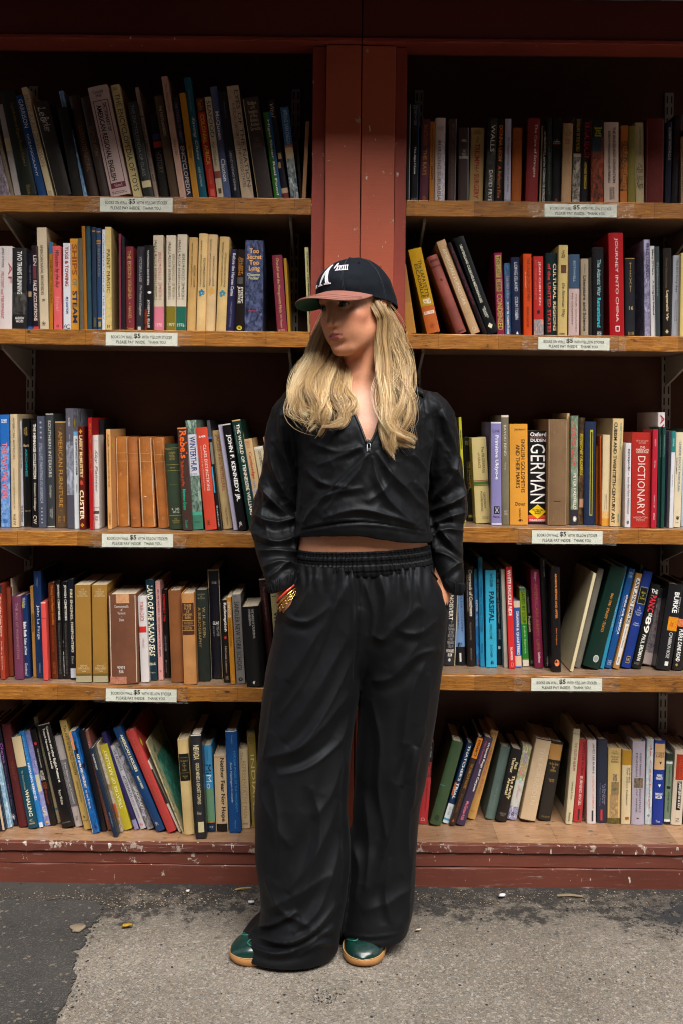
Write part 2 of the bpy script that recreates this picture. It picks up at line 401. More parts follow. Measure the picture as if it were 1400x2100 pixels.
# ------------------------------------------------------------------ books
# row: x0 x1 (spine foot, photo px) | yb foot (0 = shelf line) | xt yt (top left of spine) | kind | colour[/second] | label | print
BOOKS = {}
BOOKS['1L'] = '''
0 24 0 -38 255 i 5a5060/c8b8c0 grey and purple paperback with busy picture spine|D~e8e0e8~.2~.5~.2~.8~b
24 31 0 -14 245 p 8a7860 thin brown spine beside the busy purple paperback
32 45 0 -4 216 p b9b0ac pale grey spine with a cream sticker partway down|#~e0d2a0~.36~.5
46 78 0 0 190 j 1c241c dark green book with faint gold atlas lettering|Legends Atlas of Cryptic Mutants Volume 1~8a7238~.12~.72~.5~.75;Minerva~8a7238~.9~.99~.4~.7
80 97 0 32 198 c 123f75 blue cloth book lettered OCEANOGRAPHY in white|GARRISON~dfe4e8~.04~.32~.25~.78;OCEANOGRAPHY~cdd6dd~.38~.8~.3~.6
100 113 0 44 181 j e3cfa3 cream spine with worn grey capital letters|PRUIT ALAN DAVIDSON~a89880~.07~.72~.2~.85;#~c0b090~.94~1~.2~.8
118 149 0 69 213 j 2e2a28 charcoal book with a white script signature|Lee~c9c0b8~.05~.2~.2~.75~i;Parker~c9c0b8~.16~.32~.3~.8~i;@P~d8c9a0
150 170 0 118 222 c 17130f black book beside the thin ice blue spine|~3a2f20~.1~.2
171 181 0 121 188 i 4d7fae/a9c7df thin glossy ice blue spine|ICELAND~1c3d5c~.2~.5~.2~.8
183 205 0 141 198 l 33231a brown volume with dull gold lettering, first of two|ILLUSTRATED NATURAL~8a6030~.3~.75~.35~.75
207 226 0 165 201 l 32221a brown volume with dull gold lettering, next to the dictionary|ILLUSTRATED NATURAL~8a6030~.3~.6~.35~.75
228 270 0 180 181 j d3b9b4 thick mauve dictionary of regional English with maroon frame|Cassidy/Hall~2a1c20~.035~.1~.2~.75~H;#~6f1f35~.13~.136~.12~.88;#~6f1f35~.13~.93~.12~.155;#~6f1f35~.13~.93~.845~.88;DICTIONARY OF~1d1518~.16~.42~.58~.76~b;AMERICAN REGIONAL ENGLISH~1d1518~.17~.86~.24~.5~b;#~6f1f35~.88~.93~.12~.88;Volume II~e0c8c8~.89~.92~.3~.7~H;Belknap / Harvard~2a1c20~.955~.98~.12~.85~H
275 294 0 227 176 j e6d39a cream spine lettered ENCYCLOPEDIA OF TOYS|KING~6a5a30~.02~.05~.2~.7~H;THE ENCYCLOPEDIA OF TOYS~2c2a20~.08~.94~.25~.8
296 316 0 262 211 j 2f3230 dark grey encyclopedia with cream label low on spine|THE ENCYCLOPEDIA OF GLASS~8e9390~.03~.78~.25~.6;#~d8c89a~.83~.9~.03~.97
319 327 0 277 180 p a78f80 thin tan spine between dark grey book and black banded book|CHINESE PAINTING AND ART~4a3c34~.3~.85~.2~.8;#~3a2c28~.26~.27
330 348 0 306 234 c 1d1917 black book with purple and red bands|#~3b2f66~.24~.31;#~b23a2c~.33~.4;HISTORY~6a6058~.45~.7~.2~.8
351 369 0 316 198 c 54402f brown book with small white lettering|THE POETS DOMESTIC~c8b8a0~.1~.4~.4~.7
370 383 0 331 158 p c99f8b tall thin pink tan spine|The Plains Quilt~8a6050~.06~.3~.3~.7;Philip Hall~7a5040~.52~.65~.3~.7
384 396 0 354 200 j 232540 navy spine lettered STATUE OF LIBERTY ENCYCLOPEDIA|THE STATUE OF LIBERTY~8f8fae~.05~.45~.3~.75;ENCYCLOPEDIA~c9c4c0~.48~.96~.15~.85~b
397 410 0 368 192 p c4851e mustard spine between navy and teal books|THE ATELIER~8a5810~.5~.62~.3~.7
411 426 0 377 160 j 14586b tall teal spine with white script lettering|AMUSEMENTS~6fa0a8~.1~.28~.35~.6;Saving Chase~e4ecec~.33~.68~.3~.8~i;DEBI PASMORE~cfdada~.74~.9~.35~.6
430 446 0 402 203 j c22f24 red book lettered COLONIAL AFRICA in yellow|#~5b2d1c~0~.14;Tales of the~e8a030~.02~.12~.2~.8;COLONIAL AFRICA~f2c22e~.16~.66~.25~.8~b;The Dark Side~e08a50~.7~.85~.4~.7;#~e05a4a~.9~.97~.25~.8
447 460 0 420 200 j d5c4a4 cream spine lettered SEAFOOD with maroon band|SEAFOOD~3c4a48~.04~.4~.2~.85;Alan Davidson~6a6a60~.44~.68~.25~.7;#~8d3b3b~.73~.8;#~5a4020~.9~.95~.3~.8
461 476 0 431 179 j 56658f slate blue spine with two white names|McQueen~f0f0f4~.22~.47~.2~.8~b;Claxton~f0f0f4~.64~.84~.2~.8~b
477 495 0 447 190 j 181b2a navy spine lettered FRANCE CANADA QUEBEC|FRANCE-CANADA-QUEBEC~c8c4be~.55~.92~.4~.7~U;Presence~7a7880~.1~.25~.5~.7
497 522 0 465 178 i cdb59a/b09a80 cream patterned spine lettered EYES OF THE NATION|EYES OF THE NATION~2a2018~.04~.9~.6~.92;A VISUAL HISTORY OF THE UNITED STATES~5a4838~.15~.9~.25~.5
530 561 0 499 202 j 3b3331 dark brown book on badges with cream lettering and fore edge|Badges/and/Insignia/of the/British/Armed/Services~d9c09a~.04~.33~.2~.88~H;GUIDO/ROSIGNOLI~7a6a5a~.4~.5~.2~.8~H;@P~cbb078
564 580 0 540 231 j 3a7a2c green and blue spine lettered Real Food|#~16588f~0~1~.68~1;Nigel Slater Real Food~f4f4ee~.09~.95~.3~.68~b
581 595 0 549 206 j 20212b black spine with cream squares and maroon foot|Vital~d8d0c4~.04~.18~.2~.8~i;#~d7b083~.53~.59~.3~.8;#~d7b083~.62~.68~.1~.5;#~d9b892~.88~.93;#~7c2a33~.93~1
597 614 0 575 221 i 27404e/d0d6d2 spine with blue top, cream middle and cloudy foot|#~2f6c9c~0~.42;SPRING SAN DIEGO~bcd0de~.03~.4~.3~.75;#~b56a50~.41~.44;#~cdb38c~.44~.56
616 622 0 604 262 c 231c18 small dark spine beside the cloudy picture spine
619 627 0 627 250 p a5764e thin tan spine standing apart beside the red post
'''
BOOKS['1R'] = '''
830 839 0 833 215 j 15161a black spine squeezed against the red post|#~a8a8a4~0~1~.8~.95
841 856 0 844 212 j 111216 tall black spine lettered The Alps I Love|MERCHANT/PRINCE/THE/LEGEND~9aa0a4~.02~.22~.2~.8~H;The Alps I Love~f0f0ee~.44~.72~.3~.65~b;#~1c5c8c~0~1~.93~1;NEW LONDON~8a8a8a~.96~.985~.1~.9~H
859 877 0 864 244 j 562a38 plum spine lettered THE RAYS in gold|Beth and David Smith~c07830~.07~.32~.25~.75~i;THE RAYS~d09038~.37~.68~.25~.7;◇~d0a050~.93~.98~.3~.7~H
879 889 0 881 250 p b06a18 thin ochre paperback beside the plum spine|Mexican Cooking in Our Kitchen~4a2c0c~.08~.5~.3~.7;GRANTS~2c1c08~.55~.72~.3~.7~b
890 911 0 892 242 j cfbfb9 pale spine lettered BUILDING SUBURBIA|DOLORES/HAYDEN~9a8a88~.1~.15~.2~.8~H;%~a8a4b0/e8e0e0~.3~.98~.5~.98;BUILDING SUBURBIA~6a5a68~.27~.98~.25~.6
917 933 0 920 244 j 4a3a37 greyish brown shiny spine between pale and dark spines|SIR HENRY~8a7060~.06~.25~.4~.7;AMERICAN CLASSIC~7a5a48~.3~.95~.35~.65;#~8b8484~0~1~.88~1
939 960 0 940 262 j 3d302e dark brown spine with small cream title of a scandal|ABELL~d8ccb8~.16~.19~.25~.8~H;THE/TRIALS~cbbfac~.3~.38~.3~.75~H;SCANDAL~d8ccb8~.385~.42~.05~.95~H~b;#~6a6e78~0~1~.88~1
961 989 0 965 262 j b3935d tan spine lettered TRIUMPH of SURGERY in red|JURGEN/THORWALD~3a2c18~.03~.09~.2~.8~H;The~4a3418~.12~.2~.4~.6~i;TRIUMPH~a8281c~.21~.54~.3~.68~b;of~4a2a18~.55~.59~.4~.62~i;SURGERY~a8281c~.61~.94~.3~.68~b;LONDON~4a3418~.975~.99~.2~.7~H
992 1011 0 1000 243 i 16161a/4a4a3c black spine lettered WALLS with dim landscape|WALLS~e8e4dc~.08~.4~.35~.8;DAVID FRYE~e0dcd4~.62~.99~.35~.75;#~13141a~0~.4~.0~.3
1012 1029 0 1018 246 j 17130f black spine with orange title A Refiners Fire|DONNA LEON~e07a1c~.07~.5~.3~.75~b;A Refiner's Fire~e0742a~.56~.94~.3~.75
1033 1046 0 1035 244 j b3aec0 lavender grey spine lettered First Earl in script|Sir Charles Grey, First Earl Grey~2c2a3a~.22~.88~.35~.7~i;RAI~6a6878~.96~.99~.1~.9~H
1048 1068 0 1051 262 c 9c4f1a orange brown cloth book|HISTORY~a86028~.18~.22~.2~.8~H
1076 1101 0 1082 243 j 7d2627 maroon spine lettered The Care of Strangers|The Care of Strangers~e8d8cc~.07~.7~.5~.78;Michael Lax~8a4030~.2~.5~.2~.3
1104 1119 0 1109 258 j 191714 black spine with tan edge, white capitals about a border feud|#~a08a68~0~1~0~.2;The McDONNELL and the NORMAN DE BORGOS~e8e8e4~.06~.98~.4~.75~b
1120 1130 0 1121 242 j 1a2019 narrow blackish green spine|ornamental~4a5440~.05~.9~.3~.7
1131 1149 0 1132 242 j 121113 thick black spine with tiny white title and red foot mark|The/Quotations/in Literature~e8e4dc~.25~.3~.1~.95~H;#~b03030~.3~.31~.1~.8;S/S~c03a3c~.94~.99~.3~.65~H
1150 1170 0 1155 253 c c09a72 tan spine next to thick black spine|THE/OXFORD/BOOK~7a5a3c~.08~.16~.15~.85~H;of light/verse~9a4a2c~.19~.26~.15~.8~H
1171 1187 0 1177 240 i 16140f/c9bfae black and white photo spine with yellow title at top|#~14120e~0~.42;HUNGARY IN THE MUTED~d8b020~.03~.4~.3~.75;#~d0c4a8~.425~.46
1188 1209 0 1192 245 j 141317 black spine lettered VIRTUAL REALITY in pink|VIRTUAL REALITY~e0485c~.03~.46~.3~.85;HOWARD RHEINGOLD~d8b420~.51~.82~.35~.6~b
1211 1236 0 1213 247 i 15171a/a5451e picture spine of autumn leaves with green title on black|#~101210~0~.21;Second/View/of the/World~b8bc38~.08~.2~.2~.8~H~b;#~22303c~.21~.38~.0~.8
1238 1268 0 1238 251 j d2b9a8 cream spine lettered BRIDESHEAD GENERATION|THE BRIDESHEAD GENERATION~3a2e2c~.06~.75~.58~.78~b;EVELYN WAUGH AND HIS FRIENDS~3a2e2c~.11~.75~.26~.42~b;HUMPHREY/CARPENTER~2a2020~.8~.96~.35~.7
1270 1286 0 1272 258 i 1c1512/b96a24 black and orange spine lettered in wavy cowboy capitals|#~b5651f~0~.2~0~.9;ED'S COWBOYS~c07828~.26~.82~.35~.8~b;#~b5651f~.84~1~0~.9
1287 1302 0 1288 259 j 7f7434 olive spine beside the cream script spine|THE WILD BIRDS~96883c~.1~.8~.4~.6
1303 1321 0 1301 252 j cbb98f cream spine with handwritten black script|EVERYMAN BOOK~4a4028~.06~.4~.45~.65;The~3a3428~.5~.55~.3~.8~Hi;Moon/lights/Night~3a3428~.54~.82~.1~.85~Hi
1323 1360 0 1326 243 c 5d1c18 wide plain dark red book
1362 1374 0 1366 250 j 15192c navy spine lettered 6000 WORDS|6,000 WORDS~e4e0da~.07~.46~.3~.8
1375 1391 0 1383 236 j 1a1316 black spine with dim maroon lettering beside 6000 WORDS spine|THE SILENT TIDE~5a1c24~.05~.5~.3~.75;JOHN BATES~3a3a50~.55~.9~.35~.7
1395 1404 0 1396 281 j a08462 thin tan spine by the frame edge beyond the black maroon one|OF THE WOLFE~4a3a28~.2~.8~.25~.75
1405 1424 0 1408 262 j 1a1a1c black spine beyond the thin tan one
'''
BOOKS['2L'] = '''
-2 25 0 -1 505 j d9cfcd white spine lettered MILITANT AND TRIUMPHANT in pink|JAMES O'TOOLE~4a4448~.02~.26~.15~.4;MILITANT and TRIUMPHANT~c04a50~.31~.88~.15~.4;AF~b02838~.2~.45~.72~.98
26 55 0 26 509 i 18181a/55524e black spine lettered TWO TRAINS RUNNING|#~141416~0~.55;TWO TRAINS RUNNING~e4e0dc~.04~.57~.35~.7~b;#~101012~.82~1;ANDREW/VACHSS~e0dcd8~.85~.92~.2~.85~H~b
57 68 0 57 520 j 171c2c dark navy spine with blue foot|#~2c5c9c~.96~1;#~b09470~.5~.57~.2~.8;THE CITY~6a6a72~.15~.4~.3~.7
69 80 0 65 504 j 241a20 dark spine lettered FALSE ACCUSATIONS|FALSE ACCUSATIONS~d8c8c0~.42~.9~.2~.85~b;#~6a2838~.25~.4~.2~.8;LEN~e0d4d0~.12~.24~.3~.9;#~c82c40~.97~1
81 101 0 76 467 p d0bfa2 tall cream spine lettered AMERICAN NAVAL BROADSIDES|AMERICAN NAVAL BROADSIDES~5c5340~.17~.66~.3~.6;R~5c5340~.7~.73~.4~.7;❀~5a5044~.92~.96~.3~.7~H
102 110 0 101 497 p b0741c thin ochre spine with blue top|#~2d6a96~0~.13;SHIPS OF THE BAY~6a4210~.2~.7~.3~.8
111 128 0 108 505 j e06264 coral pink spine with black script by the Bay|Wheedon by the Bay~2a1416~.05~.5~.2~.8~i;Schold~f0a8a8~.6~.78~.3~.75~i;o~2a1416~.94~.97~.35~.65~H
131 146 0 130 499 p d8d8de white spine lettered TUGS and TOWING|TUGS & TOWING~a82230~.04~.5~.25~.75~b;M J GASTON~22408c~.62~.82~.3~.7~bi;fC~1c1c20~.94~.99~.1~.9~H
146 163 0 144 490 p cf8f2c mustard spine lettered SHIPS of STEAM|SHIPS~9a4a18~.06~.4~.25~.85~b;OF~7a7a70~.44~.52~.25~.85;STEAM~1c2444~.57~.92~.25~.85~b
164 173 0 160 489 c 5a5648 greyish green plain spine
173 180 0 168 464 p a3671a tall thin mustard brown spine
181 190 0 177 464 c 274a58 tall teal spine beside the mustard brown one
191 200 0 188 466 c 1b2c44 dark navy spine with gold rule at top|#~b07a30~.035~.05~.2~.9;#~54503c~.88~.97~.25~.75
201 210 0 198 468 c 1f3f66 navy blue spine with gold double rules|#~b07a30~.03~.045;#~b07a30~.12~.135;#~b07a30~.145~.16;FURNITURE & PICKS~8a8470~.17~.48~.3~.8;#~b07a30~.88~.895;#~9a8a50~.92~.97~.2~.8
210 217 0 210 471 p d5d8dc thin white spine beside the gold ruled navy spine|CONSERVATION OF THE BAY~5a7a96~.05~.9~.25~.75
217 230 0 216 466 i dcc78c/c7aa60 cream marbled spine lettered PAINT MAGIC|PAINT MAGIC~1c1810~.22~.64~.25~.8;M~3a3420~.95~.98~.3~.7~H
245 250 0 244 480 p 7d2c42 very thin maroon spine against the marbled cover
251 257 0 250 486 p 15141a thin black spine beside very thin maroon spine
259 276 0 257 506 c 792630 maroon cloth book with gold title and publisher|THE EDISON VIRGINIA~c8a05a~.05~.63~.3~.75;▪ NAGEL ▪~c8a05a~.67~.9~.35~.7;Oxford~c8a05a~.96~.99~.1~.9~H
280 296 0 282 506 j 35333a dark grey spine with white script The Traitors Daughter|VICTORIA LAKE~b8b4b4~.12~.42~.3~.65;The Traitor's Daughter~d8d4d0~.46~.82~.3~.7~i;▮~d0ccc8~.95~.99~.2~.6~H
297 315 0 297 503 j 1c191c black spine with white oval mark and stacked white names|VOYAGING BROTHERS~c8c4c0~.06~.47~.3~.55~b;●~e0dcd8~.54~.57~.35~.8~H;JOSEPH J. ELLIS~e0d8d0~.64~.97~.3~.6~b;%~a03c1c/2c1c18~.75~1~0~.3
316 337 0 315 483 p d9c9b0 cream Cyrillic annual with pink foot dated 1978|#~df7d92~.745~1;ПАМЯТНИКИ КУЛЬТУРЫ~4c443c~.05~.67~.1~.35~U;НОВЫЕ ОТКРЫТИЯ~c0646c~.18~.67~.5~.8~U;1978~f4dfe2~.92~.955~.2~.8~H
342 361 0 342 483 p d8cab4 cream Cyrillic annual with olive foot dated 1977|#~7d7012~.745~1;ПАМЯТНИКИ КУЛЬТУРЫ~4c443c~.07~.67~.2~.5~U;НОВЫЕ ОТКРЫТИЯ~8a7a50~.2~.67~.65~.95~U;1977~eee6c8~.92~.955~.15~.9~H
362 382 0 365 481 p dacdb8 cream Cyrillic annual with green foot dated 1976|#~0f6350~.745~1;ПАМЯТНИКИ КУЛЬТУРЫ~3c4440~.06~.67~.1~.35~U;НОВЫЕ ОТКРЫТИЯ~3a6a62~.2~.67~.5~.8~U;1976~dcefe6~.92~.955~.1~.85~H
384 402 0 389 487 c cda566 buff Cyrillic dictionary without emblem|ЭНЦИКЛОПЕДИЧЕСКИЙ СЛОВАРЬ~3c2c18~.06~.53~.25~.5~U;ЮНОГО ЗРИТЕЛЯ~3c2c18~.3~.53~.6~.82~U
403 421 0 409 479 c d9b67c buff Cyrillic dictionary with blue gear emblem, tallest of its set|ЭНЦИКЛОПЕДИЧЕСКИЙ СЛОВАРЬ~3c2c18~.07~.55~.2~.45~U;ЮНОГО МУЗЫКАНТА~2c2018~.25~.55~.6~.85~U;✿~1f83a0~.57~.645~.15~.85~H~b
422 442 0 427 481 c dabd8d buff Cyrillic dictionary with pale orange gear emblem|ЭНЦИКЛОПЕДИЧЕСКИЙ СЛОВАРЬ~3c2c18~.05~.53~.2~.45~U;ЮНОГО ХУДОЖНИКА~3c2c18~.22~.53~.58~.82~U;✿~d8a850~.54~.63~.2~.85~H~b
443 463 0 451 486 c cfae74 buff Cyrillic dictionary with blue gear beside the navy spine|ЭНЦИКЛОПЕДИЧЕСКИЙ СЛОВАРЬ~3c2c18~.06~.53~.25~.5~U;ЮНОГО ЛИТЕРАТУРОВЕДА~3c2c18~.17~.53~.6~.82~U;✿~2a88a4~.565~.64~.2~.85~H~b
464 481 0 474 512 j 2c2a52 purplish navy spine lettered Before the Heroes Came|Before the Heroes Came~d6d2dc~.05~.57~.25~.65~b;MARGARET CALDWELL~8a86a0~.64~.95~.35~.55
482 501 0 485 512 j 1c1614 black spine lettered POETIC JUSTICE|ELLERY/QUEENS~b0701c~.09~.32~.25~.8~b;#~4a4440~.34~.42~.2~.8;POETIC/JUSTICE~e4dcd0~.45~.66~.2~.85~b;●~c8b420~.93~.985~.2~.8~H;NAL~1c1614~.945~.97~.35~.65~H~b
502 539 0 504 493 i 10162c/66709a thick dark blue spine lettered Too Secret Too Long in gold|Too/Secret/Too/Long~e8b06a~.09~.35~.1~.92~H~b;Chapman/Pincher~c8c8a0~.36~.43~.12~.85~H~b;#~c03848~.77~.778~.2~.7
569 590 0 558 524 c 7b2538 maroon spine with gold title about a Montgomery myth|Churchill and the Montgomery Myth~d8b878~.04~.75~.3~.65;R.W. Thompson~d8b878~.78~.95~.35~.6;DEUTSCH~d8b878~.97~.995~.1~.8~H
591 597 0 582 530 p a07a1e thin mustard edge behind the maroon Montgomery spine
632 640 0 625 508 p d6cf94 pale yellow spine beside the red post with black capitals|THE DAY OF 9 JOURNALIST SWINNERTON~2a2818~.05~.9~.4~.8~b
'''
BOOKS['2R'] = '''
833 853 0 812 545 p 9a6a34 leaning wood coloured spine by the red post|#~a8742c~.55~1
875 903 0 836 513 j b58a16 mustard spine lettered ESCADRILLE with orange foot|#~b3581a~.68~1;The LAFAYETTE~241c10~.14~.58~.5~.78;ESCADRILLE~241c10~.18~.58~.2~.45;%~e8e0d0/b58a16~.6~.66~.2~.8;%~e8e0d0/b3581a~.74~.78~.1~.9;◈~8a3010~.88~.95~.3~.7~H
936 959 0 875 528 l 8a463c rosy brown spine with dark bands|#~5a2a24~.05~.08~.1~.9;#~5a2a24~.13~.15;▪~4a2020~.3~.33~.4~.6~H;#~5a2a24~.96~.98~.2~.8
966 986 0 894 497 j c3a078 leaning tan spine lettered AMERICAN FURNITURE|· AMERICAN FURNITURE ·~e8dac0~.06~.72~.3~.65;#~a88660~.78~.785~.1~.7;○~e8dac0~.93~.97~.3~.7~H
990 1000 0 915 500 j 1c1112 leaning black spine with maroon AMERICAS lettering|THE SOUTHERN OF THE AMERICAS~7a1c38~.05~.68~.3~.8
1001 1024 0 929 490 j 14181a leaning black spine lettered CHURCHES and MEETINGHOUSES|NEW ENGLAND CHURCHES & MEETINGHOUSES~d8d4c4~.08~.68~.3~.55~b;WILLARD/WHITE~d0ccbc~.72~.84~.25~.6~b;◆~e4dcc0~.89~.95~.2~.7~H
1018 1034 0 1012 519 j 8a2446 magenta spine with tall gold block letters|#~a8964c~.03~.3~.15~.85;THE LAST~6a1c38~.04~.29~.25~.75~b;#~a8964c~.32~.47~.15~.85;1889~6a1c38~.33~.46~.25~.75~b;CONDENSED~b8a44c~.5~.94~.15~.85~b
1035 1048 0 1033 540 i 4b3a66/2f7fa0 purple to blue spine lettered HOLY ORDERS|HOLY ORDERS~c0b4d0~.18~.5~.3~.7~U;BENJAMIN BLACK~ece8f0~.53~.98~.3~.75~Ub
1050 1067 0 1047 528 j 1b2440 navy spine lettered LONG ISLAND|LONG ISLAND~dcdce0~.07~.44~.35~.75;COLM TOIBIN~dcdce0~.51~.8~.35~.75;▲~dcdce0~.95~.99~.4~.75~H
1073 1090 0 1072 521 j cf4a1c orange spine lettered THE LAUGH OF LOST MEN|THE LAUGH OF LOST MEN~2a120a~.05~.58~.45~.75;a novel~f0d8c0~.22~.42~.2~.35~i;BRIAN LALOR~4a1c0c~.65~.9~.35~.65
1094 1114 0 1093 526 j b82f2c red spine with a small portrait photo at its foot|JEAN CHRETIEN~f0d8d0~.07~.62~.45~.75;MY YEARS AS PRIME~d86a60~.05~.55~.1~.3;●~2a1412~.68~.73~.3~.65~H;%~2f7f9c/d8a080~.8~1
1118 1143 0 1118 519 j 14272b dark teal spine lettered CULTURAL REGIONS OF THE UNITED STATES|CULTURAL REGIONS~ead9a8~.13~.94~.6~.88~b;of the UNITED STATES~c8443c~.13~.96~.15~.42~b
1143 1162 0 1145 503 j c9b274 cream spine with torn top and script American Way|S/B~4a4028~.06~.14~.25~.7~Hi;#~5a3420~.22~.31~.25~.85;the American Way~3a3224~.42~.8~.3~.75~i;♦~3a3224~.97~.99~.1~.8~H
1165 1187 0 1166 522 j c8aeaa pink grey spine with slate blue upper part|#~2f4a66~0~.42;BOTHWELL~a8b4c0~.08~.34~.4~.6;YOUR COUNTRY,~3c3438~.48~.97~.6~.75;MY COUNTRY~3c3438~.48~.87~.25~.4
1190 1206 0 1190 531 c a2917a taupe spine lettered Literature and Science|Alden~5a4c3c~.07~.18~.45~.6;Literature and Science~211a14~.22~.94~.3~.7~b
1207 1213 0 1206 529 c 27211c thin dark spine beside the taupe science spine
1214 1237 0 1214 507 j 1a191b black spine lettered Atlantic War Remembered in turquoise|The Atlantic War~8ab0b4~.14~.55~.4~.75~b;Remembered~39b8c8~.57~.9~.4~.75~b;☲~c8ccc8~.95~.99~.4~.8~H
1250 1280 0 1247 478 j a81c22 tall red spine lettered JOURNEY INTO CHINA|JOURNEY INTO CHINA~f0d8d4~.05~.86~.36~.62;□~f0e0dc~.9~.955~.38~.66~H~b
1282 1302 0 1281 530 c 12141c black spine lettered TEXT 16 in gold|T/E/X/T~b8985c~.06~.43~.4~.65~H;16~c8b078~.61~.66~.35~.8~H;▦~a89058~.94~.98~.25~.85~H;#~b8985c~.0~.008
1321 1334 0 1319 492 i 59546e/b9b4d4 glossy picture spine lettered ISLAND with lavender foot|ELLIS ISLAND~2c2a5c~.04~.38~.3~.9
1334 1344 0 1331 505 p d2d0d0 white spine lettered A Song for Ireland|Mary O'Hara~1c1a1c~.04~.32~.35~.8~b;A Song for Ireland~1c1a1c~.38~.76~.35~.8~b
1345 1353 0 1343 506 j 3d4648 narrow slate spine beside white Ireland spine|Fishbourne~8a9a9a~.18~.55~.2~.75
1358 1375 0 1359 509 j 231e1a black brown spine lettered Lepenski Vir in cream|New Discoveries~7a6a54~.12~.45~.3~.5;Lepenski Vir~e0cca4~.48~.82~.3~.7~b;♣~d0b888~.92~.96~.3~.7~H
1376 1392 0 1380 524 j a9abb4 pale grey spine lettered the first forty days|the first forty days~2a2a34~.06~.45~.3~.65;The Essential Art of~4a4a58~.55~.8~.3~.45;Nourishing~4a4a58~.55~.8~.5~.65
1393 1405 0 1396 519 j d8c078 yellow cream spine at the end of its row
1406 1424 0 1408 512 c 2a2420 dark spine beyond the yellow cream one
'''
